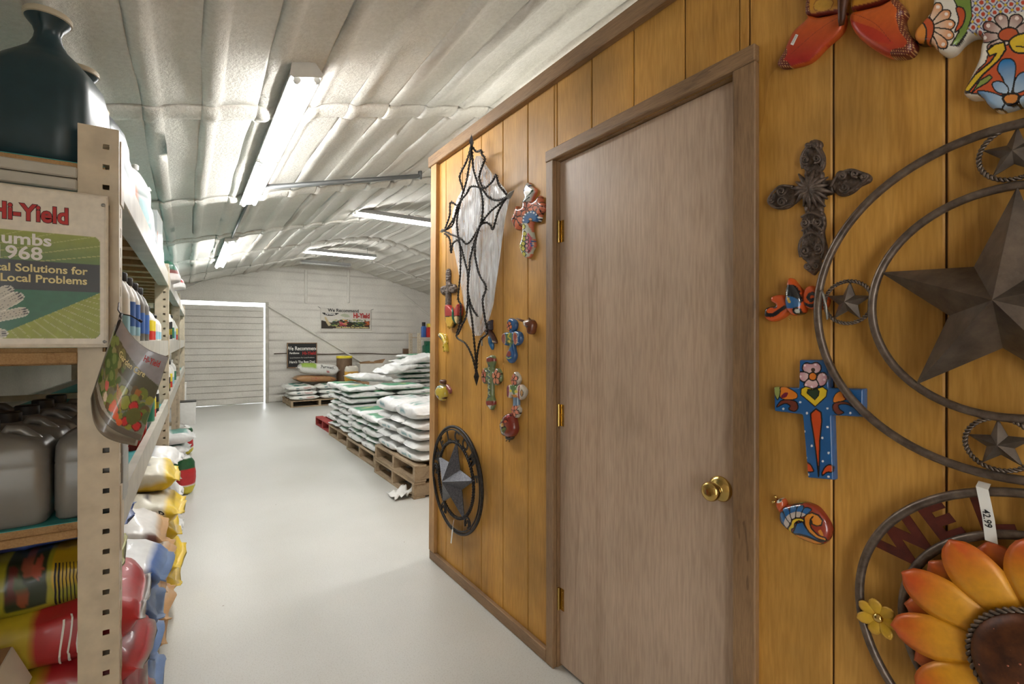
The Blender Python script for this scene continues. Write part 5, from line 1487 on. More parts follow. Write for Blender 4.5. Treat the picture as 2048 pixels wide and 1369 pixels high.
# ---- blue ceramic cross
P = ZP(1510, 690, 4.72, 0.020)
ol = chamfer([(410, 140), (690, 140), (700, 405), (1025, 415), (1022, 690), (725, 672), (745, 1285), (490, 1262), (440, 665), (175, 632), (168, 395), (405, 405)], 16)
pk = radial_grad(545, 300, 150, (226, 206, 200), (196, 132, 148))
ly = [('poly', [(450, 205), (480, 172), (530, 180), (580, 166), (618, 195), (620, 240), (585, 270), (510, 272), (455, 245)], pk, BK, 6, True),
      ('poly', [(430, 255), (500, 268), (508, 310), (470, 352), (430, 335), (414, 295)], pk, BK, 6, True),
      ('poly', [(600, 275), (655, 265), (684, 310), (660, 375), (610, 390), (580, 340)], pk, BK, 6, True),
      ('poly', [(470, 355), (510, 325), (580, 335), (600, 385), (560, 412), (500, 415), (465, 385)], pk, BK, 6, True),
      ('dot', (545, 300), 38, (222, 124, 42), BK, 6), ('dot', (548, 238), 20, (70, 52, 40))]
for d in ((470, 195), (570, 188), (430, 300), (650, 285), (655, 330), (480, 380), (535, 398)): ly.append(('dot', d, 11, (236, 214, 218)))
ly += [('poly', [(568, 585), (432, 470), (436, 415), (480, 395), (560, 420), (640, 398), (682, 430), (672, 490)], (222, 190, 46), BK, 5),
       ('poly', [(565, 520), (490, 455), (500, 420), (545, 425), (585, 412), (605, 440), (600, 480)], (44, 60, 44), BK, 4),
       ('poly', [(600, 1245), (585, 1100), (560, 900), (530, 720), (525, 650), (575, 605), (625, 640), (630, 720), (612, 900), (608, 1100)], (206, 78, 36), BK, 7),
       ('poly', [(240, 400), (300, 405), (385, 450), (398, 500), (330, 520), (240, 500)], (224, 130, 44), BK, 4, True),
       ('poly', [(175, 400), (225, 395), (238, 450), (215, 520), (185, 470)], (150, 160, 90), BK, 4, True),
       ('poly', [(205, 590), (245, 530), (320, 520), (390, 540), (405, 600), (370, 630), (320, 610), (330, 575), (280, 555)], (112, 54, 42), BK, 5, True),
       ('poly', [(245, 490), (275, 455), (310, 455), (300, 490), (260, 505)], (116, 36, 56), None, 0, True),
       ('poly', [(742, 545), (750, 480), (800, 440), (870, 440), (890, 490), (830, 530)], (224, 130, 44), BK, 4, True),
       ('poly', [(990, 655), (930, 590), (850, 560), (790, 570), (800, 610), (838, 640), (780, 660), (735, 610), (745, 555), (820, 538), (900, 560)], (112, 54, 42), BK, 5, True),
       ('poly', [(822, 470), (860, 465), (892, 510), (860, 520)], (116, 36, 56), None, 0, True),
       ('poly', [(890, 480), (930, 520), (965, 590), (940, 580), (905, 530)], (150, 150, 90), BK, 4, True),
       ('poly', [(470, 1110), (520, 1130), (552, 1195), (475, 1190)], (206, 78, 36), BK, 6, True),
       ('poly', [(725, 1140), (680, 1140), (640, 1190), (635, 1235), (680, 1205), (728, 1200)], (206, 78, 36), BK, 6, True)]
for d in ((427, 543), (490, 646), (684, 602), (268, 606), (900, 645), (685, 777), (465, 820), (636, 880), (536, 955), (695, 1022), (482, 1070), (640, 1100), (502, 1227), (694, 1246)):
    ly.append(('dot', d, 11, (226, 232, 236)))
o = relief('ceramic_cross', ol, P, 0.020, 4.6, (34, 92, 150), ly, 'glaze', None, 22, False); tag(o, 'flat blue ceramic cross with pink flower and orange flame under big star', 'cross', 'ceramic crosses')

# ---- blue beetle / turtle
P = ZP(1510, 970, 9.78, 0.022)
e = empty('ceramic_turtle', P(900, 700, 0.0), 'painted ceramic turtle with blue scallops and orange scroll, below the blue cross', 'ornament')
EI = Matrix.Translation(-e.location); Q = lambda x, y, h=0.022: EI @ P(x, y, h)
ol = [(450, 620), (470, 520), (540, 440), (700, 395), (900, 365), (1060, 400), (1200, 480), (1330, 640), (1420, 800), (1450, 950), (1400, 1110), (1320, 1180), (1180, 1185), (1000, 1130), (850, 1065), (740, 990), (640, 920), (540, 830), (470, 740)]
BLU = (38, 98, 156)
fl = lambda P_: np.where((np.hypot(P_[:, 0] - 850, P_[:, 1] - 800) > 280)[:, None], np.array(lin(*BLU)), np.array(lin(196, 184, 176)))
ly = [('poly', [(600, 380), (700, 320), (840, 285), (920, 320), (920, 370), (820, 385), (700, 385)], (142, 158, 82), BK, 10, True)]
for a, b, c, d in (((480, 600), (560, 540), (700, 740), (600, 850)), ((540, 480), (660, 470), (740, 660), (700, 740)), ((690, 440), (820, 430), (820, 630), (740, 650)), ((840, 430), (960, 430), (920, 620), (830, 630)), ((975, 450), (1110, 490), (1000, 600), (930, 610)), ((450, 640), (480, 610), (600, 850), (540, 820))):
    ly.append(('poly', [a, b, c, d], fl, BK, 9, True))
ly += [('poly', [(640, 870), (720, 770), (760, 680), (860, 640), (970, 660), (990, 715), (880, 700), (810, 750), (790, 830), (720, 880), (715, 960), (660, 940)], (220, 186, 52), BK, 13, True),
       ('poly', [(730, 960), (790, 860), (850, 740), (970, 715), (1010, 800), (1090, 930), (1220, 1040), (1360, 1120), (1250, 1090), (1050, 1000), (880, 960)], BLU, BK, 13),
       ('poly', [(990, 640), (1030, 570), (1130, 545), (1240, 600), (1320, 700), (1310, 790), (1230, 800), (1150, 760), (1130, 690), (1100, 740), (1130, 840), (1260, 980), (1380, 1040), (1390, 1110), (1220, 1030), (1090, 920), (1010, 790)], (216, 136, 44), BK, 12),
       ('poly', [(740, 985), (900, 985), (1060, 1030), (1230, 1105), (1330, 1150), (1180, 1170), (1000, 1110), (850, 1050)], (216, 136, 44), BK, 10, True),
       ('poly', [(1260, 900), (1310, 880), (1350, 990), (1300, 980)], (216, 136, 44), None, 0, True), ('line', [(1150, 620), (1110, 680), (1120, 760)], 16, BK, True)]
relief('shell', ol, Q, 0.030, 9.5, (150, 52, 36), ly, 'glaze', e, 330)
relief('head', [(370, 400), (400, 310), (460, 285), (520, 310), (560, 400), (540, 480), (470, 560), (420, 520)], Q, 0.022, 14, (196, 88, 48), [('dot', (460, 320), 45, (220, 220, 214)), ('dot', (480, 310), 22, (50, 60, 60))], 'glaze', e, 70)
for a, b in (((385, 330), (320, 355)), ((400, 300), (380, 225))):
    MB().tube([Q(*a, 0.012), Q(*b, 0.020)], [0.002, 0.003], 8).build('antenna', 'brass', e, True)

# ---- large orange butterfly
P = ZP(1500, 0, 3.737, 0.030)
e = empty('tin_butterfly', P(710, 0, 0.0), 'large glossy orange butterfly with a price sticker, top of wall', 'butterfly')
EI = Matrix.Translation(-e.location); Q = lambda x, y, h=0.030: EI @ P(x, y, h)
def wingcol(P_):
    t = np.clip((P_[:, 1] - 120) / 330, 0, 1)[:, None]
    return (1 - t) * np.array(lin(206, 96, 34)) + t * np.array(lin(168, 32, 28))
def speck(rim):
    def f(P_, col):
        d = seg_dist(P_, rim, False); m = d < 46
        col[m] = lin(104, 34, 24)
        for i in np.nonzero(m)[0]:
            x, y = P_[i] / 17.0
            if math.hypot(x - math.floor(x) - 0.5, y - math.floor(y) - 0.5) < 0.22: col[i] = lin(214, 168, 110)
        return col
    return f
lw = [(405, 90), (400, 125), (310, 210), (265, 290), (230, 370), (188, 440), (188, 482), (250, 492), (420, 445), (540, 330), (640, 240), (680, 170), (676, 80), (560, 100), (480, 112)]
relief('lower_wing', lw, Q, 0.026, 5, (200, 90, 36), [('poly', lw, wingcol), ('line', [(640, 130), (480, 240), (300, 400)], 1.5, (120, 40, 26), True), ('fn', speck([(225, 385), (190, 440), (190, 480), (240, 490)]))], 'tin_paint', e, 60)
uw = [(690, 80), (600, 88), (480, 106), (402, 96), (396, 30), (404, -60), (330, -170), (330, -280), (470, -330), (620, -250), (690, -80)]
relief('upper_wing', uw, Q, 0.030, 7, (200, 140, 44), [('poly', [(480, 70), (490, 10), (560, -20), (620, 10), (600, 60), (540, 80)], (206, 156, 60), (150, 92, 36), 3, True), ('line', [(402, 100), (480, 104), (600, 84), (690, 76)], 13, (120, 40, 26), True), ('fn', speck([(398, 90), (396, 30), (404, -60), (330, -170), (330, -280)]))], 'tin_paint', e, 50)
rw = [(745, 90), (738, 170), (790, 260), (880, 335), (1000, 402), (1080, 418), (1180, 402), (1225, 340), (1212, 280), (1160, 220), (1135, 130), (1152, 70), (1080, -20), (960, 30), (840, 60)]
relief('lower_wing', rw, Q, 0.034, 5, (200, 90, 36), [('poly', rw, wingcol), ('poly', [(750, 100), (760, 150), (860, 190), (960, 230), (1080, 330), (940, 310), (830, 260), (760, 190)], (184, 50, 30), None, 0, True), ('line', [(760, 100), (940, 180), (1060, 320)], 1.5, (120, 40, 26), True), ('fn', speck([(1100, 0), (1155, 60), (1140, 130), (1165, 220), (1218, 285), (1225, 340), (1180, 400), (1090, 416)]))], 'tin_paint', e, 60)
uw2 = [(750, 70), (840, 52), (960, 22), (1075, -28), (1060, -120), (1140, -240), (1080, -330), (920, -330), (790, -200), (752, -60)]
relief('upper_wing', uw2, Q, 0.036, 7, (200, 140, 44), [('line', [(750, 66), (840, 48), (960, 18), (1070, -30)], 12, (120, 40, 26), True)], 'tin_paint', e, 50)
MB().tube([Q(722, -200, 0.040), Q(722, -80, 0.046), Q(722, 20, 0.046), Q(712, 90, 0.044), Q(700, 160, 0.040), Q(690, 196, 0.034)], [0.008, 0.012, 0.011, 0.009, 0.007, 0.005], 12).build('body', 'seed_brown', e, True)
MB().add([Q(338, 252, 0.0265), Q(356, 258, 0.0265), Q(318, 336, 0.0265), Q(298, 328, 0.0265), Q(338, 252, 0.0275), Q(356, 258, 0.0275), Q(318, 336, 0.0275), Q(298, 328, 0.0275)], [(0, 1, 2, 3), (7, 6, 5, 4), (0, 4, 5, 1), (1, 5, 6, 2), (2, 6, 7, 3), (3, 7, 4, 0)]).build('price_sticker', 'ink_white', e)
mb = MB()
for k, (a, b) in enumerate(((0.15, 0.85), (0.2, 0.7))):
    for j in range(7):
        t0, t1 = 0.1 + 0.8 * j / 7, 0.1 + 0.8 * (j + 0.55) / 7; s0 = 0.25 + 0.35 * k
        f_ = lambda t, s: Q(338 + 18 * s + (-40) * t, 252 + 6 * s + 76 * t, 0.0279)
        mb.add([f_(t0, s0), f_(t1, s0), f_(t1, s0 + 0.15), f_(t0, s0 + 0.15)], [(0, 1, 2, 3)])
link('print', mesh('print', mb.v, mb.f), 'ink_black', e)['kind'] = 'stuff'

# ---- large painted ceramic cross at the upper right
ol = [(1370, -60), (1345, 60), (1295, 130), (1228, 205), (1213, 270), (1245, 310), (1335, 312), (1388, 368), (1450, 395), (1512, 370), (1572, 305), (1640, 258), (1702, 252), (1724, 285), (1712, 345), (1698, 430), (1640, 560), (1588, 665), (1592, 702), (1640, 722), (1722, 722), (1768, 780), (1840, 818), (1930, 800), (2040, 770), (2160, 790), (2300, 740), (2400, 700), (2420, 640), (2330, 420), (2330, 300), (2460, 300), (2620, 330), (2720, 200), (2640, 40), (2560, -80), (2380, -120), (2200, -330), (1980, -380), (1760, -330), (1560, -140), (1450, -130)]
P = ZP(1500, 0, 3.737, 0.034)
ly = [('poly', [(1640, -120), (1660, 120), (1620, 240), (1540, 330), (1500, 340), (1560, 240), (1560, 80), (1500, -60)], (116, 142, 60), BK, 5)]
shell = radial_grad(1330, 200, 230, (236, 226, 206), (218, 126, 40))
for a in range(6):
    t0 = math.radians(-78 + a * 28); t1 = math.radians(-78 + (a + 1) * 28); tm = (t0 + t1) / 2
    r_ = 205 if a < 5 else 190
    pts = [(1330 + 40 * math.cos(t0), 205 + 40 * math.sin(t0)), (1330 + r_ * 0.8 * math.cos(t0), 205 + r_ * 0.8 * math.sin(t0)), (1330 + r_ * math.cos(tm), 205 + r_ * math.sin(tm)), (1330 + r_ * 0.8 * math.cos(t1), 205 + r_ * 0.8 * math.sin(t1)), (1330 + 40 * math.cos(t1), 205 + 40 * math.sin(t1))]
    ly.append(('poly', pts, shell, BK, 5, True)); ly.append(('dot', (1330 + r_ * 0.83 * math.cos(tm), 205 + r_ * 0.83 * math.sin(tm)), 14, (240, 226, 214)))
ly += [('poly', [(1213, 240), (1260, 150), (1320, 125), (1370, 170), (1370, 250), (1335, 310), (1245, 315)], (198, 84, 38), BK, 6, True), ('poly', [(1213, 240), (1245, 175), (1290, 170), (1318, 225), (1305, 300), (1245, 312)], (214, 136, 50), BK, 6, True),
       ('poly', [(1540, 60), (1590, 60), (1610, 120), (1580, 200), (1530, 240), (1560, 150)], (196, 80, 40), BK, 5, True)]
def scale_net(P_, col):
    m = inside(P_, [(1655, -400), (1660, 150), (1620, 235), (1700, 250), (1730, 270), (1800, 160), (1900, 110), (2080, 80), (2330, 60), (2330, -400)])
    q = P_[m]; u = (q[:, 0] * 0.80 + q[:, 1] * 0.6) / 62; v = (-q[:, 0] * 0.6 + q[:, 1] * 0.80) / 62
    du, dv = u - np.floor(u) - 0.5, v - np.floor(v) - 0.5; r = np.hypot(du, dv)
    c = np.tile(np.array(lin(190, 190, 200)), (len(q), 1)); c[r < 0.40] = lin(206, 204, 206); c[r < 0.26] = lin(186, 72, 48)
    c[(np.abs(np.abs(du) - 0.5) < 0.06) | (np.abs(np.abs(dv) - 0.5) < 0.06)] = lin(64, 66, 110)
    c[(np.abs(np.abs(du) - 0.5) < 0.16) & (np.abs(np.abs(dv) - 0.5) < 0.16)] = lin(206, 176, 52)
    col[m] = c; return col
ly.append(('fn', scale_net))
fw = radial_grad(1930, 260, 210, (238, 226, 214), (130, 50, 34))
ly += petal_ring(1930, 262, 215, 165, 9, fw, 5, 0.2, 0.95, (15, (240, 224, 216)))
ly += [('poly', [(1855, 265), (1880, 225), (1940, 205), (1995, 225), (2000, 270), (1950, 305), (1880, 300)], (196, 88, 48), BK, 6, True)]
ly += [('poly', [(1600, 690), (1660, 560), (1760, 470), (1800, 340), (2060, 330), (2330, 420), (2400, 690), (2000, 720), (1700, 700)], (200, 86, 44), BK, 5),
       ('poly', [(1640, 560), (1700, 430), (1770, 440), (1700, 520), (1610, 640)], (226, 220, 206)),
       ('poly', [(1610, 690), (1600, 660), (1680, 560), (1800, 460), (1840, 400), (1790, 420), (1770, 380), (1830, 330), (1900, 315), (1912, 370), (1860, 450), (1740, 560), (1640, 680)], (220, 186, 46), BK, 7),
       ('poly', [(1935, 320), (1980, 270), (2060, 250), (2150, 280), (2160, 350), (2080, 390), (1980, 390)], (220, 186, 46), BK, 7, True), ('line', [(1990, 345), (2060, 350), (2120, 330)], 5, BK, True),
       ('poly', [(1660, 690), (1720, 600), (1790, 560), (1810, 580), (1770, 620), (1700, 660)], (134, 152, 70), BK, 5)]
ly += petal_ring(2520, 130, 170, 150, 8, radial_grad(2520, 130, 170, (238, 226, 206), (218, 126, 40)), 5, 0.1, 0.95, (14, (240, 226, 214))) + [('dot', (2520, 130), 42, (198, 84, 38), BK, 6), ('poly', [(2330, 330), (2420, 60), (2380, -80), (2330, 60)], (116, 142, 60), BK, 5, True), ('line', [(2240, -320), (2400, -110), (2560, -70)], 14, (36, 116, 176), True)]
bf = radial_grad(1955, 740, 290, (196, 214, 226), (36, 116, 176))
for pts in ([(1930, 700), (1890, 590), (1850, 520), (1880, 450), (1950, 440), (1985, 490), (1975, 600), (1955, 690)], [(1970, 690), (1985, 590), (2040, 540), (2120, 560), (2110, 640), (2020, 690)], [(1920, 700), (1850, 690), (1810, 640), (1830, 610), (1890, 615), (1930, 660)], [(1900, 730), (1800, 690), (1700, 680), (1740, 740), (1790, 800), (1870, 808), (1910, 780)], [(2010, 740), (2100, 690), (2250, 700), (2200, 780), (2040, 800)], [(1920, 770), (1880, 812), (1960, 812), (2010, 780)]):
    ly.append(('poly', pts, bf, BK, 5, True))
ly.append(('poly', [(1890, 735), (1920, 705), (1985, 700), (2010, 725), (1985, 770), (1920, 778)], (214, 136, 62), BK, 9, True))
o = relief('ceramic_cross', ol, P, 0.034, 4.8, (226, 220, 206), ly, 'glaze', None, 40, True, n=5); tag(o, 'large multicoloured ceramic cross with blue flower, cut by the top right corner', 'cross', 'ceramic crosses')

# ---- orange and blue moth ornament
P = ZP(1500, 250, 3.26, 0.030)
e = empty('ceramic_moth', P(270, 1160, 0.0), 'small orange and blue ceramic butterfly with curled wings beside the big ring', 'ornament')
EI = Matrix.Translation(-e.location); Q = lambda x, y, h=0.03: EI @ P(x, y, h)
relief('wing', [(215, 1125), (180, 1105), (125, 1115), (118, 1150), (150, 1175), (90, 1190), (74, 1230), (90, 1272), (140, 1282), (215, 1240), (240, 1190)], Q, 0.024, 5, (206, 84, 34), [('line', [(215, 1190), (180, 1215), (140, 1240), (98, 1236), (88, 1205), (120, 1178), (155, 1185)], 13, (28, 30, 38), True)], 'glaze', e, 24)
relief('wing', [(325, 1120), (345, 1060), (385, 1045), (420, 1075), (430, 1098), (475, 1110), (488, 1150), (470, 1190), (420, 1208), (345, 1190)], Q, 0.024, 5, (206, 84, 34), [('line', [(340, 1165), (390, 1180), (425, 1160), (425, 1115), (395, 1100), (370, 1120), (385, 1145), (404, 1136)], 11, (28, 34, 44), True)], 'glaze', e, 24)
relief('body', [(248, 996), (285, 1040), (320, 1090), (338, 1150), (335, 1215), (300, 1240), (255, 1240), (225, 1200), (214, 1150), (218, 1080), (232, 1015)], Q, 0.034, 5, (206, 84, 34),
       [('poly', [(235, 1045), (290, 1050), (320, 1100), (328, 1160), (220, 1150), (222, 1100)], (26, 30, 36), None, 0, True), ('poly', [(218, 1160), (240, 1120), (300, 1130), (328, 1170), (300, 1195), (235, 1195)], (40, 98, 150), None, 0, True), ('poly', [(240, 1120), (262, 1130), (272, 1165), (252, 1160)], (206, 170, 70)), ('dot', (305, 1215), 20, (190, 190, 180), BK, 6), ('dot', (240, 1228), 12, (190, 190, 180), BK, 5)] + [('dot', (232 + 3 * k, 1065 + 14 * k), 5, (220, 220, 214)) for k in range(6)], 'glaze', e, 50)
MB().lathe([(0.0005, -0.003), (0.003, 0), (0.0005, 0.003)], 10, Matrix.Translation(Q(247, 1268, 0.02))).build('antenna', 'brass', e, True)

# ---- large cast-iron filigree cross
P = ZP(1500, 250, 3.26, 0.022)
e = empty('iron_cross', P(390, 450, 0.0), 'large dark cast-iron filigree cross right of the door', 'cross', 'iron crosses')
EI = Matrix.Translation(-e.location); Q = lambda x, y, h=0.02: EI @ P(x, y, h)
def scrollbump(V, d):
    return np.array([0.0035 * noise.noise(Vector((p[0] / 14, p[1] / 14, 0))) for p in V])
arms = [[(340, 135), (360, 110), (375, 90), (405, 84), (440, 95), (452, 120), (445, 145), (465, 190), (468, 240), (455, 280), (430, 300), (395, 312), (350, 300), (322, 270), (314, 215), (330, 165)],
        [(515, 360), (545, 315), (600, 285), (660, 280), (715, 298), (745, 305), (772, 330), (765, 360), (735, 378), (700, 395), (660, 430), (610, 455), (560, 455), (525, 425), (512, 390)],
        [(268, 390), (215, 385), (165, 400), (130, 440), (98, 470), (96, 510), (120, 528), (160, 545), (220, 540), (265, 510), (285, 470), (285, 430)],
        [(335, 570), (365, 545), (430, 545), (462, 575), (472, 640), (462, 690), (470, 750), (480, 800), (468, 855), (440, 885), (462, 915), (450, 940), (420, 950), (395, 978), (370, 962), (345, 945), (330, 925), (350, 895), (318, 865), (308, 810), (315, 750), (322, 690), (314, 640), (318, 600)]]
relief('core', [(332, 300), (352, 285), (440, 290), (458, 310), (462, 350), (520, 352), (528, 400), (520, 440), (468, 462), (455, 520), (448, 566), (390, 560), (340, 568), (328, 520), (322, 474), (275, 478), (262, 440), (268, 400), (322, 385), (332, 345)], Q, 0.009, 9, (60, 50, 44), [], 'iron', e, 20, hfun=scrollbump)
for a in arms: relief('arm', a, Q, 0.009, 8, (60, 50, 44), [], 'iron', e, 16, hfun=scrollbump)
mb = MB()
for k in range(16):
    a = 2 * math.pi * k / 16 + 0.1; l_ = 118 if k % 2 else 138
    ca, sa = math.cos(a), math.sin(a)
    mb = MB().tube([Q(388, 422, 0.022), Q(388 + ca * l_ * .5, 422 + sa * l_ * .5 - 6, 0.020), Q(388 + ca * l_, 422 + sa * l_, 0.010)], [0.006, 0.0065, 0.002], 6); mb.build('leaf', 'iron', e, True)
mb = MB()
def spiral(cx, cy, r, a0, turns, sg=1):
    return [Q(cx + r * (1 - t / 26) * math.cos(a0 + sg * turns * 6.283 * t / 22), cy + r * (1 - t / 26) * math.sin(a0 + sg * turns * 6.283 * t / 22), 0.0165) for t in range(23)]
for cx, cy, r, a0, tn, sg in ((350, 225, 30, 1.0, 1.6, 1), (428, 215, 30, 2.0, 1.6, -1), (350, 640, 32, -1, 1.6, 1), (432, 635, 32, 4, 1.6, -1), (352, 820, 34, 1, 1.6, 1), (436, 805, 34, 2, 1.6, -1), (590, 330, 32, 3, 1.6, 1), (610, 408, 32, 3, 1.6, -1), (680, 315, 26, 1, 1.5, 1), (195, 430, 32, 0, 1.6, 1), (200, 500, 32, 0, 1.6, -1), (370, 130, 18, 0, 1.4, 1), (420, 125, 18, 3, 1.4, -1), (735, 335, 22, 0, 1.4, 1), (125, 490, 20, 0, 1.4, 1), (365, 920, 20, 0, 1.4, 1), (425, 918, 20, 3, 1.4, -1)):
    MB().tube(spiral(cx, cy, r, a0, tn, sg), 0.0028, 6).build('scroll', 'iron', e, True)
for pts in ([(335, 280), (325, 220), (345, 165), (390, 120)], [(455, 275), (465, 220), (440, 160), (395, 120)], [(322, 860), (312, 800), (330, 740), (392, 700), (460, 735), (476, 800), (460, 870)], [(330, 690), (395, 640), (462, 690)], [(520, 400), (560, 330), (640, 290), (720, 310), (760, 335), (700, 390), (610, 450)], [(270, 400), (180, 400), (110, 490), (170, 540), (260, 510)], [(325, 600), (390, 570), (465, 600)]):
    MB().tube([Q(x, y, 0.016) for x, y in catmull(pts, 6, False)], 0.003, 6).build('scroll', 'iron', e, True)

# ---- rings with stars -------------------------------------------------------------
def circ(cy, cz, r, x, n=72, wob=0.0):
    return [Vector((x, cy - r * math.cos(2 * math.pi * k / n), cz + r * math.sin(2 * math.pi * k / n))) for k in range(n)]
def rope(name, pts, r, tw, mat, parent, closed=True, strands=2, pitch=0.02, sm=6):
    """twisted strands along a path"""
    n = len(pts); cum = 0.0; L_ = sum((pts[(i + 1) % n] - pts[i]).length for i in range(n if closed else n - 1))
    turns = max(1, round(L_ / pitch)); mb = MB()
    for s in range(strands):
        out = []; cum = 0.0; up = Vector((1, 0, 0))
        for i in range(n):
            t = (pts[(i + 1) % n] - pts[i - 1]) if closed else (pts[min(i + 1, n - 1)] - pts[max(i - 1, 0)])
            t.normalize(); a = (up - t * up.dot(t)).normalized(); b = t.cross(a)
            w = 2 * math.pi * (turns * cum / L_ + s / strands)
            out.append(pts[i] + (a * math.cos(w) + b * math.sin(w)) * tw)
            cum += (pts[(i + 1) % n] - pts[i]).length
        mb.tube(out, r, sm, closed)
    o = mb.build(name, mat, parent, True); o['kind'] = 'stuff' if False else 'part'
    del o['kind']
    return o
def fine(pts, k=6, closed=False):
    return [Vector(p) for p in catmull([tuple(p) for p in pts], k, closed)]
def barn_star(name, cy, cz, R, rot, xb, depth, mat, parent, off, inner=0.40):
    """five-pointed star of folded sheet, apex towards the room (-x)"""
    A = Vector((xb - depth, cy, cz)) - off; V = [A]
    for k in range(10):
        a = math.radians(rot + 36 * k); r = R if k % 2 == 0 else R * inner
        V.append(Vector((xb, cy - r * math.cos(a), cz + r * math.sin(a))) - off)
    for k in range(10):
        a = math.radians(rot + 36 * k); r = (R if k % 2 == 0 else R * inner) * 0.985
        V.append(Vector((xb + 0.004, cy - r * math.cos(a), cz + r * math.sin(a))) - off)
    Fc = [(0, 1 + k, 1 + (k + 1) % 10) for k in range(10)] + [(1 + k, 11 + k, 11 + (k + 1) % 10, 1 + (k + 1) % 10) for k in range(10)] + [tuple(range(11, 21))]
    me = mesh(name, V, Fc); bm = bmesh.new(); bm.from_mesh(me); bmesh.ops.recalc_face_normals(bm, faces=bm.faces); bm.to_mesh(me); bm.free()
    return link(name, me, mat, parent)
RX = PX - 0.028
cy, cz = 0.2268, 1.3968
e = empty('star_wreath', (PX, cy, cz), 'large brown metal wreath with a big barn star and small ringed stars', 'wreath', 'metal star wreaths')
off = e.location.copy(); sh = lambda pts: [p - off for p in pts]
MB().tube(sh(circ(cy, cz, 0.315, RX, 96)), 0.0085, 12, True).build('outer_ring', 'ring_iron', e, True)
MB().tube(sh(circ(cy, cz, 0.207, RX, 80)), 0.0080, 12, True).build('inner_ring', 'ring_iron', e, True)
barn_star('barn_star', cy, cz, 0.205, 86.3, RX - 0.004, 0.095, 'star_tin', e, off, 0.40)
for k, (h, v) in enumerate(((-0.2526, 0.0167), (-0.010, -0.256), (0.009, 0.266), (0.256, -0.01))):
    y_, z_ = cy - h, cz + v
    n_ = 150; pts = sh(circ(y_, z_, 0.047, RX, n_))
    rope('rope_ring', pts, 0.0022, 0.0026, 'ring_iron', e, True, 2, 0.014)
    barn_star('small_star', y_, z_, 0.046, 86 + 8 * (k % 2), RX + 0.002, 0.020, 'star_tin', e, off, 0.42)
for a in (120, 60, 240, 300, 200): pass
p0 = onX(1647, 585, RX - 0.01); p1 = onX(1655, 640, RX - 0.01)
MB().tube(sh([p0 + Vector((0, 0.004, 0.004)), p0 + Vector((-0.01, -0.004, -0.004)), p0.lerp(p1, 0.5) + Vector((-0.012, -0.006, 0)), p1 + Vector((-0.01, -0.004, 0))]), 0.0022, 6).build('wire_tie', 'zinc', e, True)

# ---- lower sunflower wreath
cy, cz = 0.176, 0.7805
e = empty('sunflower_wreath', (PX, cy, cz), 'metal sunflower in two rings with red WELCOME letters, lower right corner', 'wreath')
off = e.location.copy(); sh = lambda pts: [p - off for p in pts]
MB().tube(sh(circ(cy, cz, 0.281, RX, 96)), 0.0085, 12, True).build('outer_ring', 'ring_iron', e, True)
MB().tube(sh(circ(0.1685, 0.7775, 0.2115, RX, 80)), 0.0085, 12, True).build('inner_ring', 'ring_iron', e, True)
ang0 = []
for k, ch in enumerate('WELCOME'):
    a = math.radians(146 - 19.2 * k)
    v, f = glyphs(ch, size=0.088, bold=0.0045, align='CENTER')
    c = Vector((0, -(0.2095) * math.cos(a), 0.2095 * math.sin(a)))
    tx, ty = math.sin(a), -math.cos(a)      # tangent (h, v) when reading clockwise
    vs = []
    for x_ in (0.0, 0.003):
        for p in v:
            h = 0.2105 * math.cos(a) + p[0] * 1.05 * tx + p[1] * 1.05 * math.cos(a)
            vv = 0.2105 * math.sin(a) + p[0] * 1.05 * ty + p[1] * 1.05 * math.sin(a)
            vs.append(Vector((RX - PX + x_, -h, vv)))
    n_ = len(v); fs = [tuple(q) for q in f] + [tuple(i + n_ for i in reversed(q)) for q in f]
    link('letter', mesh('letter', vs, fs), 'brown_tin', e)
fcy, fcz = 0.168, 0.775
def leafpetal(name, base_r, tip_r, wid, a, x0, lift, curl, c0, c1, parent, fcy, fcz, off, nseg=14, mat='tin_paint', cup=0.012):
    V = []; Cc = []; m = 7
    for i in range(nseg + 1):
        t = i / nseg; r = base_r + (tip_r - base_r) * t
        w = wid / 2 * min(1.0, 0.62 + 0.75 * t) * (max(0.0, 1 - (max(0.0, t - 0.5) / 0.5) ** 2.4) ** 0.62 if t < 1 else 0.0) + 0.0015
        for j in range(m):
            s = 2 * j / (m - 1) - 1
            h = r * math.cos(a) - s * w * math.sin(a); v_ = r * math.sin(a) + s * w * math.cos(a)
            x = x0 - lift * math.sin(t * 2.0) + curl * t * t + cup * s * s * (1 - 0.4 * t)
            V.append(Vector((x, fcy - h, fcz + v_)) - off)
            k = max(0.0, min(1, (t - 0.42) / 0.5)); k = k * k * (3 - 2 * k); k = min(1, k * (0.85 + 0.3 * noise.noise(Vector((s * 2 + a * 9, t * 3, a)))))
            Cc.append(tuple(np.array(lin(*c0)) * (1 - k) + np.array(lin(*c1)) * k))
    Fc = [(i * m + j, i * m + j + 1, (i + 1) * m + j + 1, (i + 1) * m + j) for i in range(nseg) for j in range(m - 1)]
    o = link(name, mesh(name, V, Fc, True, Cc), mat, parent)
    md = o.modifiers.new('sheet', 'SOLIDIFY'); md.thickness = 0.0012; md.offset = 0
    return o
for k in range(12):
    a = math.radians(9 + 30 * k)
    leafpetal('petal', 0.07, 0.205, 0.075, a + 0.26, RX - 0.012, 0.012, 0.004, (196, 128, 30), (186, 74, 30), e, fcy, fcz, off)
for k in range(12):
    a = math.radians(6 + 30 * k)
    leafpetal('petal', 0.07, 0.222, 0.080, a, RX - 0.022, 0.026, 0.008, (222, 156, 34), (212, 82, 34), e, fcy, fcz, off)
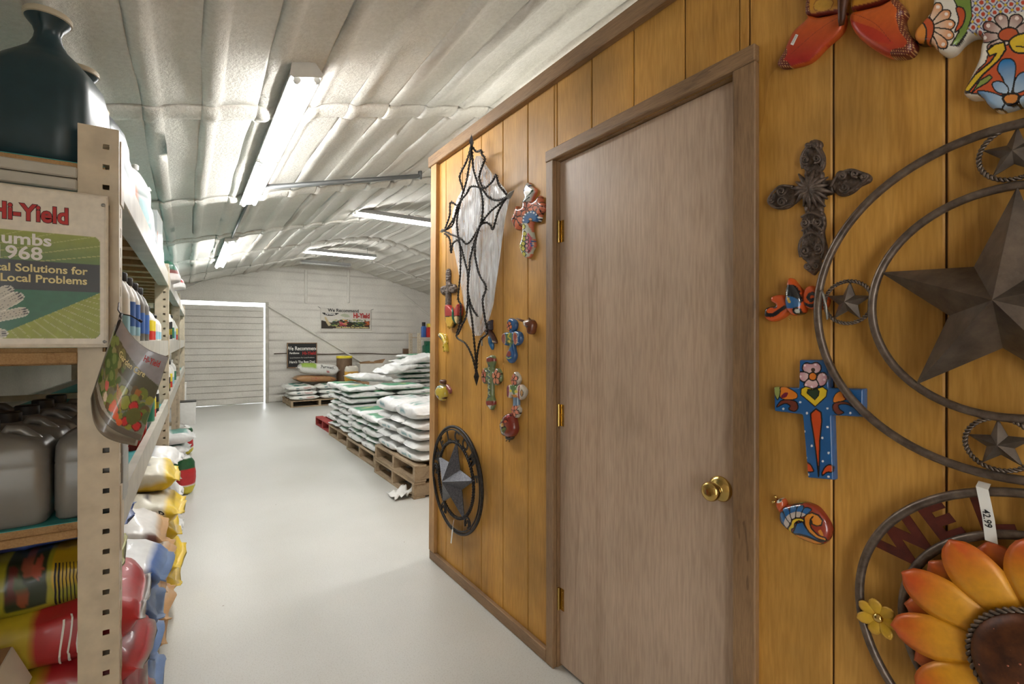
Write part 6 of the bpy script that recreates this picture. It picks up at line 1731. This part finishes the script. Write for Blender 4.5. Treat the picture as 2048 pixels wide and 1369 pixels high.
MB().lathe([(0.100, 0.0), (0.096, 0.012), (0.080, 0.022), (0.05, 0.026), (0.02, 0.020), (0.001, 0.017)], 48, Matrix.Translation(Vector((RX - 0.040, fcy, fcz)) - off) @ Matrix.Rotation(-math.pi / 2, 4, 'Y')).build('seed_disc', 'seed_brown', e, True)
rope('rope_ring', sh(circ(fcy, fcz, 0.100, RX - 0.042, 200)), 0.0036, 0.0036, 'ring_iron', e, True, 2, 0.022)
mb = MB()
for i in range(60):
    r_ = 0.086 * math.sqrt((i + 0.5) / 60); a = i * 2.39996
    rr_ = r_ / 0.1; hx = 0.012 + 0.014 * (1 - rr_ * rr_)
    mb.lathe([(0.0018, 0), (0.0012, 0.0012), (0.0002, 0.0016)], 6, Matrix.Translation(Vector((RX - 0.042 - hx, fcy - r_ * math.cos(a), fcz + r_ * math.sin(a))) - off) @ Matrix.Rotation(-math.pi / 2, 4, 'Y'))
o = mb.build('seeds', 'ink_brown', e, True); o['kind'] = 'stuff'
# small yellow daisies between the rings
for k, (h, v) in enumerate(((-0.2425, -0.0365), (0.245, -0.03), (0.0, -0.247))):
    dy, dz = cy - h, cz + v
    for j in range(7):
        a = math.radians(100 + 360 / 7 * j)
        leafpetal('daisy_petal', 0.006, 0.040, 0.021, a, RX - 0.012, 0.004, -0.003 + 0.006 * (j % 2), (214, 170, 44), (206, 160, 60), e, dy, dz, off, 8, cup=0.004)
    MB().lathe([(0.010, 0.0), (0.009, 0.004), (0.005, 0.007), (0.0005, 0.008)], 16, Matrix.Translation(Vector((RX - 0.012, dy, dz)) - off) @ Matrix.Rotation(-math.pi / 2, 4, 'Y')).build('daisy_eye', 'brass', e, True)
# paper price strip over the rings
tp = [onX(px, py, RX - 0.012) for px, py in ((1964, 978), (1970, 1005), (1977, 1040), (1983, 1086))]
tp = [Vector((RX + 0.010, tp[0].y + 0.001, tp[0].z + 0.006))] + tp
vs = []
for i, p in enumerate(tp):
    w = 0.0085
    vs += [p + Vector((0, w, 0.002)) - off, p + Vector((0, -w, 0)) - off]
o = link('price_strip', mesh('price_strip', vs, [(2 * i, 2 * i + 1, 2 * i + 3, 2 * i + 2) for i in range(len(tp) - 1)]), 'ink_white', e); o.modifiers.new('sheet', 'SOLIDIFY').thickness = 0.0008
c0, c1 = tp[2], tp[4]; dr = (c1 - c0).normalized(); sd = Vector((0, -1, 0)); sd = (sd - dr * sd.dot(dr)).normalized()
v, f = glyphs('42.99', size=0.0145, bold=0.0002)
link('price_lettering', mesh('price_lettering', [c0.lerp(c1, 0.18) + dr * p[0] + sd * (p[1] - 0.005) + Vector((-0.0016, 0, 0)) - off for p in v], f), 'ink_black', e)

# ================================================================== ornaments left of the door
# ---- ringed star wreath low on the wall
cy, cz = 2.384, 0.5627; RX = PX - 0.02
e = empty('star_wreath', (PX, cy, cz), 'dark hammered star in a lettered ring near the wall corner, with a string tag', 'wreath', 'metal star wreaths')
off = e.location.copy(); sh = lambda pts: [p - off for p in pts]
MB().tube(sh(circ(cy, cz, 0.287, RX, 80)), 0.0085, 10, True).build('outer_ring', 'wire_black', e, True)
MB().tube(sh(circ(cy, cz, 0.272, RX - 0.006, 80)), 0.004, 8, True).build('outer_ring', 'wire_black', e, True)
rope('rope_ring', sh(circ(cy, cz, 0.205, RX - 0.004, 240)), 0.005, 0.005, 'wire_black', e, True, 2, 0.03)
barn_star('barn_star', cy, cz, 0.222, 84, RX - 0.006, 0.078, 'hammered', e, off, 0.40)
for k, ch in enumerate('WELCOME'):
    a = math.radians(158 - 24 * k)
    v, f = glyphs(ch, size=0.082, bold=0.003, align='CENTER')
    tx, ty = math.sin(a), -math.cos(a); vs = []
    for x_ in (0.0, 0.003):
        for p in v:
            vs.append(Vector((RX - 0.004 - PX + x_, -(0.212 * math.cos(a) + p[0] * tx + p[1] * math.cos(a)), 0.212 * math.sin(a) + p[0] * ty + p[1] * math.sin(a))))
    n_ = len(v); link('letter', mesh('letter', vs, [tuple(q) for q in f] + [tuple(i + n_ for i in reversed(q)) for q in f]), 'wire_black', e)
for a in (235, 305, 180):
    c = Vector((RX - 0.004 - PX, -0.246 * math.cos(math.radians(a)), 0.246 * math.sin(math.radians(a))))
    MB().tube([c + Vector((0, 0.028 * math.cos(t * 0.52 - 0.5), 0.036 * math.sin(t * 0.52 - 0.5))) for t in range(9)], 0.005, 8).build('horseshoe', 'wire_black', e, True)
    MB().tube([c + Vector((0, 0.012 * math.cos(t * 0.7), 0.02 * math.sin(t * 0.7))) for t in range(8)], 0.004, 8).build('horseshoe', 'wire_black', e, True)
a, b = onX(906, 1050, RX - 0.012), onX(903, 1088, RX - 0.014)
MB().tube(sh([onX(908, 1040, RX), a, a.lerp(b, 0.3)]), 0.0012, 5).build('tag_string', 'ink_white', e)
vs = [p - off for p in (a.lerp(b, 0.25) + Vector((0, 0.007, 0)), a.lerp(b, 0.25) + Vector((0, -0.007, 0)), b + Vector((0, -0.001, 0)), b + Vector((0, 0.011, 0)))]
link('tag', mesh('tag', vs, [(0, 1, 2, 3)]), 'ink_white', e).modifiers.new('sheet', 'SOLIDIFY').thickness = 0.001

# ---- barbed-wire cross wrapped in plastic
DW = 0.075
A = lambda x, y: (860 + x / 5.476, 270 + y / 5.476)
B = lambda x, y: (860 + x / 4.89, 500 + y / 4.89)
c = onX(945, 500, PX - DW)
e = empty('barbed_wire_cross', (PX, c.y, c.z), 'tall barbed-wire cross hung with crinkled clear plastic, upper left of the wall', 'cross')
off = e.location.copy()
def wpt(q, d=DW): return onX(q[0], q[1], PX - d) - off
T0, TL, TR, TB = A(452, 110), A(150, 1050), A(858, 668), B(455, 1215)
wires = [
 [T0, A(430, 200), A(395, 300), A(325, 450), A(352, 560), A(372, 640)],
 [T0, A(445, 230), A(425, 350), A(400, 500), A(352, 660), A(318, 760), A(268, 900), A(200, 1005), TL],
 [T0, A(465, 250), A(475, 370), A(520, 520), A(558, 620), A(580, 760), A(565, 930), A(510, 1090), A(470, 1230), A(440, 1360), B(385, 180), B(370, 380), B(378, 500), B(410, 680), B(430, 880), B(445, 1040), TB],
 [T0, A(505, 180), A(560, 170), A(570, 215), A(602, 255), A(580, 320), A(545, 420), A(540, 480), A(590, 580), A(680, 510), A(722, 440), A(755, 545), A(820, 630), TR],
 [TL, A(250, 980), A(300, 780), A(400, 640), A(450, 565), A(560, 585), A(640, 680), A(740, 715), TR],
 [TR, A(760, 755), A(650, 850), A(560, 970), A(500, 1075), A(440, 1165), A(390, 1190), A(330, 1130), A(220, 1085), TL],
 [TR, A(800, 740), A(740, 860), A(690, 1030), A(660, 985), A(610, 960), A(545, 1000), A(500, 1160), A(490, 1300), B(440, 60), B(478, 230), B(540, 340), B(545, 390), B(515, 500), B(540, 690), B(560, 810), B(490, 890), B(460, 1050), TB],
 [A(345, 700), A(310, 830), A(295, 950), A(305, 1080), A(325, 1190), A(338, 1330), B(300, 60), B(295, 250), B(275, 470), B(302, 545), B(290, 720), B(262, 850), B(350, 920), B(415, 1050), TB],
 [A(310, 1160), A(350, 1260), A(378, 1369), B(345, 130), B(370, 240), B(372, 420), B(410, 560), B(465, 650)],
 [B(372, 440), B(355, 640), B(310, 740), B(272, 830)],
 [A(290, 770), A(225, 742), A(215, 880), A(160, 1040)],
 [A(160, 1080), A(215, 1140), A(230, 1290), A(250, 1190), A(300, 1150)],
]
random.seed(11)
for wi, wr in enumerate(wires):
    pts = [wpt(q, DW + 0.012 * math.sin(wi * 1.3 + i * 0.9)) if 0 < i < len(wr) - 1 else wpt(q, DW) for i, q in enumerate(wr)]
    fp = fine(pts, 14)
    rope('wire', fp, 0.0030, 0.0034, 'wire_black', e, False, 2, 0.035, 5)
    for i in range(10, len(fp) - 6, 26):
        d = Vector((random.uniform(-1, 1), random.uniform(-1, 1), random.uniform(-1, 1))).normalized() * 0.016
        MB().tube([fp[i] - d, fp[i], fp[i] + d], [0.0008, 0.0026, 0.0008], 5).build('barb', 'wire_black', e, True)
def tipcap(q, ang, mat='wire_black', s=0.030):
    p = wpt(q, DW); a = math.radians(ang)
    u = Vector((0, -math.cos(a), math.sin(a))); w = Vector((0, math.sin(a), math.cos(a))); x = Vector((1, 0, 0))
    V = [p + u * s * 1.2, p - u * s * 1.0] + [p + w * s * .5, p - w * s * .5, p + x * s * .4, p - x * s * .4]
    Fc = [(0, 2, 4), (0, 4, 3), (0, 3, 5), (0, 5, 2), (1, 4, 2), (1, 3, 4), (1, 5, 3), (1, 2, 5)]
    link('tip', mesh('tip', V, Fc), mat, e)
tipcap(A(455, 80), 90, 'hammered', 0.034); tipcap(A(135, 1050), 185, 'zinc', 0.026); tipcap(A(872, 662), 20, 'zinc', 0.034); tipcap(B(455, 1240), 270, 'wire_black', 0.040)
# plastic
rows = [(312, 952, 962), (330, 944, 972), (352, 938, 988), (375, 928, 1008), (395, 915, 1020), (425, 905, 1013), (455, 903, 1008), (490, 906, 1003), (530, 914, 998), (570, 922, 992), (610, 928, 987), (640, 935, 978), (660, 942, 970), (672, 950, 962)]
for layer, dd in ((0, 0.044), (1, 0.024)):
    V = []; m = 26
    ys = np.linspace(312, 672, 46)
    for y in ys:
        l_ = np.interp(y, [r[0] for r in rows], [r[1] for r in rows]); r_ = np.interp(y, [r[0] for r in rows], [r[2] for r in rows])
        for j in range(m):
            s = j / (m - 1); px = l_ + (r_ - l_) * s
            bul = math.sin(math.pi * s) * 0.014 * (1 if layer == 0 else -0.3)
            wr_ = 0.007 * noise.noise(Vector((s * 9 + layer * 5, y / 90, 0))) + 0.004 * noise.noise(Vector((s * 22, y / 45, layer)))
            V.append(wpt((px, y), max(0.012, dd + bul + wr_)))
    Fc = [(i * m + j, i * m + j + 1, (i + 1) * m + j + 1, (i + 1) * m + j) for i in range(len(ys) - 1) for j in range(m - 1)]
    link('plastic_wrap', mesh('plastic_wrap', V, Fc, True), 'plastic_film', e)

# ---- ceramic cross by the door casing
P = ZP(1010, 350, 7.6, 0.022)
ol = [(330, 110), (365, 150), (430, 205), (435, 255), (395, 340), (380, 400), (430, 388), (498, 312), (525, 340), (532, 400), (575, 450), (580, 510), (522, 600), (505, 680), (470, 720), (400, 722), (378, 790), (392, 900), (415, 1010), (420, 1080), (380, 1150), (355, 1230), (310, 1265), (250, 1220), (215, 1130), (205, 1060), (235, 960), (245, 850), (240, 765), (215, 790), (165, 838), (120, 790), (78, 700), (85, 640), (112, 580), (150, 470), (190, 502), (240, 480), (245, 400), (282, 330), (262, 262), (282, 170)]
ly = [('poly', [(262, 250), (285, 170), (330, 112), (430, 210), (430, 260), (390, 340), (375, 400), (240, 440), (280, 330)], (206, 206, 200)), ('line', [(270, 250), (330, 215), (370, 160)], 12, (70, 84, 130), True), ('line', [(250, 460), (300, 370), (390, 280), (420, 230)], 8, (60, 80, 60), True), ('line', [(300, 400), (370, 340)], 7, BK)]
ly += petal_ring(165, 650, 120, 190, 6, (214, 112, 76), 5, 0.3, 0.9) + petal_ring(330, 520, 110, 120, 6, (216, 116, 84), 5, 0.1, 0.9) + petal_ring(510, 470, 90, 130, 6, (214, 122, 92), 5, 0.6, 0.9)
ly += [('poly', [(270, 720), (290, 640), (350, 570), (430, 545), (490, 590), (505, 680), (470, 722), (420, 715), (390, 690), (350, 740)], (40, 92, 146), BK, 5, True), ('poly', [(360, 680), (390, 655), (420, 675), (400, 700)], (210, 150, 110), BK, 4, True)]
for k in range(9):
    a = math.radians(175 + 24 * k); ly.append(('dot', (395 + 112 * math.cos(a), 680 + 112 * math.sin(a)), 13, (226, 230, 232)))
ly += [('poly', [(255, 740), (345, 740), (385, 860), (415, 1010), (420, 1080), (350, 1235), (310, 1262), (245, 1215), (205, 1060)], (196, 196, 180)), ('poly', [(350, 870), (400, 960), (415, 1080), (350, 1200), (330, 1000)], (190, 96, 110))]
for p_ in ((285, 790), (300, 900), (290, 975), (280, 1050), (235, 1090), (280, 1120), (290, 1210)): ly.append(('poly', [(p_[0], p_[1] - 44), (p_[0] + 34, p_[1]), (p_[0], p_[1] + 40), (p_[0] - 34, p_[1])], (196, 186, 86), BK, 5, True))
for p_ in ((340, 960), (340, 1020), (335, 1080), (335, 1150)): ly.append(('dot', p_, 26, (206, 150, 150), BK, 5))
for p_ in ((405, 1010), (395, 1045), (405, 1075)): ly.append(('dot', p_, 13, (60, 100, 150)))
o = relief('ceramic_cross', ol, P, 0.024, 7.5, (214, 122, 92), ly, 'glaze', None, 40, True, n=4); tag(o, 'glossy orange, blue and white ceramic cross next to the door casing', 'cross', 'ceramic crosses')

# ---- small crosses
P = ZP(955, 620, 5.95, 0.018)
def cross_from(ol, base, ly, label, step=5.5, thick=0.020, rnd=22):
    o = relief('ceramic_cross', ol, P, thick, step, base, ly, 'glaze', None, rnd, True, n=4); tag(o, label, 'cross', 'ceramic crosses'); return o
cross_from([(382, 98), (425, 118), (448, 165), (440, 225), (415, 262), (450, 250), (495, 275), (512, 335), (495, 395), (455, 428), (428, 410), (420, 380), (425, 460), (440, 540), (425, 600), (385, 640), (350, 610), (330, 560), (345, 500), (370, 460), (362, 395), (345, 425), (310, 420), (280, 375), (275, 320), (300, 275), (340, 265), (370, 265), (345, 230), (338, 180), (352, 125)], (44, 92, 146),
    petal_ring(378, 195, 38, 56, 4, (214, 126, 92), 3, 0.3, 0.95) + [('poly', [(345, 275), (415, 275), (415, 400), (400, 450), (365, 450), (345, 400)], (96, 124, 84), None, 0), ('line', [(385, 280), (370, 320), (395, 350), (372, 400)], 7, (214, 190, 70), True), ('dot', (378, 378), 22, (214, 190, 70), BK, 4), ('poly', [(300, 290), (330, 300), (330, 400), (300, 400), (285, 345)], (150, 84, 80), (210, 160, 110), 4, True), ('poly', [(440, 275), (470, 300), (475, 380), (445, 410), (430, 340)], (160, 78, 70), (210, 160, 110), 4, True), ('poly', [(350, 500), (390, 490), (400, 540), (370, 560), (345, 540)], (150, 70, 66), None, 0, True), ('line', [(345, 560), (370, 580), (400, 570)], 6, (180, 190, 110), True)] + [('dot', (478 + 10 * math.cos(k), 300 + 18 * k), 5, (220, 226, 230)) for k in range(6)],
    'small dark blue ceramic cross with an orange flower on top')
cross_from([(150, 540), (182, 560), (190, 610), (180, 660), (172, 700), (185, 740), (215, 695), (250, 725), (270, 790), (262, 850), (215, 902), (180, 870), (172, 840), (168, 900), (168, 1020), (185, 1080), (185, 1130), (155, 1195), (120, 1165), (92, 1130), (92, 1075), (112, 1020), (110, 900), (108, 850), (75, 885), (42, 840), (38, 770), (55, 710), (85, 690), (105, 720), (112, 660), (96, 615), (100, 570), (130, 550)], (120, 134, 92),
    petal_ring(220, 800, 46, 96, 5, (222, 146, 112), 3, -1.57, 0.95) + petal_ring(72, 788, 34, 92, 5, (206, 120, 96), 3, -1.57, 0.95) + [('poly', [(98, 575), (185, 575), (188, 612), (100, 618)], (140, 60, 52), None, 0, True), ('poly', [(94, 1090), (186, 1090), (178, 1140), (100, 1135)], (140, 60, 52), None, 0, True), ('poly', [(120, 1135), (170, 1135), (150, 1190)], (214, 206, 194))] + [('line', [(118 + 22 * (k % 2), 650 + 36 * k), (150 - 20 * (k % 2), 668 + 36 * k), (126 + 22 * (k % 2), 690 + 36 * k)], 5, (190, 196, 160) if k % 2 else (66, 90, 110), True) for k in range(11)],
    'long green ceramic cross with two pink flower arms')
cross_from([(435, 738), (470, 770), (490, 830), (475, 880), (455, 905), (500, 890), (540, 925), (565, 970), (548, 1030), (510, 1075), (480, 1065), (470, 1040), (472, 1140), (492, 1180), (488, 1230), (450, 1290), (415, 1255), (390, 1195), (405, 1150), (412, 1120), (410, 1030), (380, 1055), (345, 1040), (338, 980), (340, 920), (360, 893), (400, 895), (388, 850), (395, 800), (415, 765)], (196, 186, 170),
    petal_ring(432, 830, 48, 74, 5, (220, 138, 112), 3, -1.57, 0.95) + petal_ring(440, 1205, 48, 74, 5, (220, 138, 112), 3, 1.57, 0.95) + [('poly', [(385, 900), (480, 900), (460, 960), (440, 1030), (405, 960)], (92, 124, 70), None, 0), ('poly', [(408, 1045), (470, 1045), (472, 1140), (412, 1140)], (110, 134, 156), None, 0), ('poly', [(405, 1010), (470, 1010), (470, 1042), (405, 1042)], (206, 130, 50)), ('poly', [(342, 905), (375, 900), (385, 960), (375, 1040), (345, 1035)], (126, 50, 62), (220, 190, 170), 5, True), ('poly', [(488, 905), (510, 900), (505, 1000), (510, 1065), (480, 1050)], (126, 50, 62), (220, 190, 170), 5, True), ('dot', (462, 975), 20, (214, 190, 76)), ('dot', (398, 965), 16, (214, 190, 76)), ('poly', [(530, 950), (545, 985), (530, 1030), (515, 985)], (206, 150, 90), BK, 3, True)],
    'small ceramic cross with pink flowers at head and foot')
# ---- bull head
e = empty('bull_head', P(620, 200, 0.0), 'small brown ceramic bull head with pale brow, right of the blue cross', 'ornament')
EI = Matrix.Translation(-e.location); Q = lambda x, y, h=0.018: EI @ P(x, y, h)
relief('head', [(550, 145), (580, 118), (615, 112), (645, 125), (670, 170), (665, 230), (650, 280), (625, 295), (600, 270), (590, 220), (560, 190)], Q, 0.036, 7, (112, 60, 38), [('poly', [(550, 130), (600, 118), (640, 130), (600, 145), (560, 150)], (196, 170, 150), None, 0, True), ('dot', (585, 170), 20, (220, 212, 204)), ('dot', (625, 200), 12, (40, 26, 20)), ('dot', (620, 270), 12, (60, 34, 24))], 'glaze', e, 60)
plain('horn_brown', (104, 70, 48), 0.3, 0, 0.1)
MB().tube([Q(565, 140, 0.02), Q(530, 120, 0.03), Q(500, 102, 0.034)], [0.006, 0.005, 0.002], 8).build('horn', 'horn_brown', e, True)
MB().tube([Q(632, 125, 0.02), Q(640, 108, 0.028), Q(635, 95, 0.03)], [0.006, 0.004, 0.002], 8).build('horn', 'horn_brown', e, True)
# ---- hummingbird-like ornament half behind the plastic
e = empty('ceramic_bird', P(140, 330, 0.0), 'small dark ceramic bird with a blue tail at the foot of the plastic', 'ornament')
EI = Matrix.Translation(-e.location); Q = lambda x, y, h=0.018: EI @ P(x, y, h)
relief('tail', [(110, 310), (150, 350), (160, 430), (150, 478), (125, 440), (105, 380)], Q, 0.014, 8, (30, 104, 156), [], 'glaze', e, 20)
relief('body', [(60, 200), (95, 190), (130, 230), (165, 290), (200, 360), (205, 400), (180, 395), (150, 330), (100, 290), (70, 250)], Q, 0.024, 8, (84, 52, 48), [('dot', (90, 225), 22, (190, 170, 170)), ('dot', (185, 380), 14, (206, 180, 140))], 'glaze', e, 24)
relief('wing', [(115, 180), (150, 120), (150, 170), (150, 240), (125, 230)], Q, 0.030, 8, (52, 46, 60), [], 'glaze', e, 14)
MB().tube([Q(50, 330, 0.016), Q(48, 380, 0.016), Q(50, 430, 0.016)], [0.003, 0.004, 0.005], 8).build('foot', 'zinc', e, True)
# ---- iron cross, butterfly and gecko by the corner
P = ZP(855, 520, 6.84, 0.014)
o = relief('iron_cross', [(270, 118), (292, 140), (298, 200), (296, 300), (320, 330), (360, 335), (382, 380), (370, 440), (330, 458), (300, 450), (298, 540), (296, 640), (292, 800), (262, 840), (238, 800), (235, 640), (236, 500), (232, 460), (205, 482), (172, 450), (165, 400), (185, 360), (225, 352), (242, 330), (240, 220), (245, 150)], P, 0.016, 9, (70, 62, 56), [], 'iron', None, 20, True, hfun=lambda V, d: np.array([0.004 * noise.noise(Vector((p[0] / 16, p[1] / 16, 2))) for p in V]), n=4)
tag(o, 'small ornate iron cross near the wall corner, left of the barbed wire', 'cross', 'iron crosses')
e = empty('butterfly', ZP(855, 520, 6.84, 0.026)(350, 760, 0.0), 'small red and yellow butterfly overlapping the small iron cross', 'butterfly')
P2 = ZP(855, 520, 6.84, 0.026); EI = Matrix.Translation(-e.location); Q = lambda x, y, h=0.026: EI @ P2(x, y, h)
relief('wing', [(232, 640), (262, 612), (310, 650), (350, 710), (352, 770), (355, 860), (320, 930), (290, 920), (270, 945), (262, 890), (240, 830), (232, 760)], Q, 0.024, 8, (176, 50, 46), [('poly', [(232, 780), (350, 770), (360, 870), (320, 940), (265, 950), (240, 840)], (214, 170, 56), BK, 6, False), ('line', [(236, 640), (236, 760), (245, 830)], 12, (90, 84, 80))], 'tin_paint', e, 14, depth0=0.006)
relief('wing', [(375, 720), (395, 640), (420, 600), (440, 640), (440, 720), (430, 780), (425, 860), (405, 880), (380, 830), (372, 770)], Q, 0.030, 8, (176, 60, 52), [('poly', [(372, 775), (435, 765), (428, 870), (400, 885)], (222, 196, 140), BK, 5, False)], 'tin_paint', e, 14, depth0=0.006)
MB().tube([Q(350, 660, 0.03), Q(360, 730, 0.032), Q(360, 800, 0.032), Q(380, 880, 0.024)], [0.003, 0.007, 0.006, 0.003], 8).build('body', 'green_label', e, True)
e = empty('ceramic_gecko', P(210, 1120, 0.0), 'small yellow ceramic gecko near the wall corner', 'ornament')
EI = Matrix.Translation(-e.location); Q = lambda x, y, h=0.014: EI @ P(x, y, h)
relief('body', [(150, 1010), (175, 998), (205, 1030), (235, 1110), (255, 1180), (262, 1250), (235, 1255), (222, 1190), (205, 1260), (205, 1180), (215, 1140), (175, 1080), (148, 1045)], Q, 0.020, 8, (214, 186, 60), [('poly', [(165, 1040), (190, 1050), (220, 1130), (200, 1130), (170, 1080)], (70, 90, 110), None, 0, True), ('dot', (162, 1025), 14, (220, 214, 200))], 'glaze', e, 18)
relief('leg', [(215, 1015), (235, 1020), (252, 1080), (258, 1140), (240, 1130), (228, 1070)], Q, 0.014, 8, (206, 168, 52), [], 'glaze', e, 12)
# ---- turtles
P = ZP(860, 745, 18.26, 0.024)
e = empty('ceramic_turtle', P(350, 750, 0.0), 'tiny yellow spotted ceramic turtle at the wall corner', 'ornament')
EI = Matrix.Translation(-e.location); Q = lambda x, y, h=0.024: EI @ P(x, y, h)
relief('shell', [(180, 640), (220, 540), (290, 470), (400, 470), (460, 540), (500, 680), (510, 850), (470, 980), (400, 1060), (340, 1040), (250, 940), (190, 840), (165, 740)], Q, 0.036, 26, (204, 180, 66), [('poly', [(180, 640), (230, 530), (300, 470), (420, 480), (430, 570), (300, 580), (230, 700), (185, 720)], (92, 124, 112), (220, 220, 190), 16, True), ('dot', (200, 770), 55, (84, 44, 30)), ('dot', (320, 905), 62, (84, 44, 30)), ('dot', (510, 960), 50, (84, 44, 30)), ('dot', (370, 1060), 44, (84, 44, 30))], 'glaze', e, 160)
relief('head', [(320, 330), (340, 275), (390, 258), (450, 290), (470, 350), (440, 430), (360, 430)], Q, 0.030, 26, (96, 50, 34), [], 'glaze', e, 70)
relief('flipper', [(500, 470), (540, 450), (620, 560), (670, 660), (665, 760), (620, 800), (560, 690), (500, 580)], Q, 0.016, 26, (140, 70, 62), [], 'glaze', e, 50)
P = ZP(980, 810, 15.2, 0.026)
e = empty('ceramic_beetle', P(510, 680, 0.0), 'red ceramic beetle with painted flowers, head down, near the star', 'ornament')
EI = Matrix.Translation(-e.location); Q = lambda x, y, h=0.026: EI @ P(x, y, h)
relief('shell', [(590, 255), (640, 300), (690, 420), (730, 600), (745, 740), (710, 870), (640, 970), (540, 1000), (420, 970), (340, 900), (300, 760), (285, 620), (320, 480), (400, 340), (500, 270)], Q, 0.042, 22, (128, 46, 36), [('dot', (550, 500), 56, (196, 84, 48), BK, 8), ('dot', (450, 610), 62, (206, 180, 110), BK, 9), ('dot', (455, 600), 30, (200, 130, 60)), ('dot', (410, 470), 50, (206, 196, 130), BK, 8), ('dot', (340, 600), 46, (190, 170, 170), BK, 8), ('dot', (350, 720), 46, (196, 176, 140), BK, 8), ('poly', [(400, 760), (480, 690), (560, 660), (570, 740), (520, 840), (430, 870)], (110, 122, 66), BK, 10, True), ('dot', (590, 350), 46, (176, 80, 90), BK, 6), ('line', [(440, 830), (500, 790), (550, 720)], 7, BK, True)], 'glaze', e, 210)
relief('head', [(420, 990), (480, 960), (580, 970), (610, 1010), (560, 1080), (510, 1100), (460, 1060)], Q, 0.030, 22, (62, 46, 40), [], 'glaze', e, 70)
for p_ in ((455, 1115), (545, 1130)): MB().tube([Q(p_[0] + 20, p_[1] - 50, 0.018), Q(p_[0], p_[1], 0.020)], [0.0012, 0.0026], 8).build('antenna', 'wire_black', e, True)

# ================================================================== pieces that belong to a part hang under that part
SUB = {'label': ('body', 'tank'), 'sticker': ('body',), 'lettering': ('sign_face', 'cover', 'vinyl', 'board'), 'lettering_edge': ('sign_face',), 'rivet': ('sign_face',),
       'flap': ('carton_body',), 'tape': ('carton_body',), 'torn_edge': ('carton_body',), 'seeds': ('seed_disc',), 'end_plate': ('housing',), 'socket': ('housing',),
       'spout': ('bag_body',), 'price_lettering': ('price_strip',), 'print': ('price_sticker',), 'hem': ('vinyl',), 'cord': ('vinyl',), 'label_strip': ('case_walls',)}
for o in list(bpy.data.objects):
    k = o.name.split('.')[0]
    if k in SUB and o.parent is not None and o.parent.type == 'EMPTY':
        for ch in o.parent.children:
            if ch.name.split('.')[0] in SUB[k] and ch.location.length < 1e-6:
                o.parent = ch; break
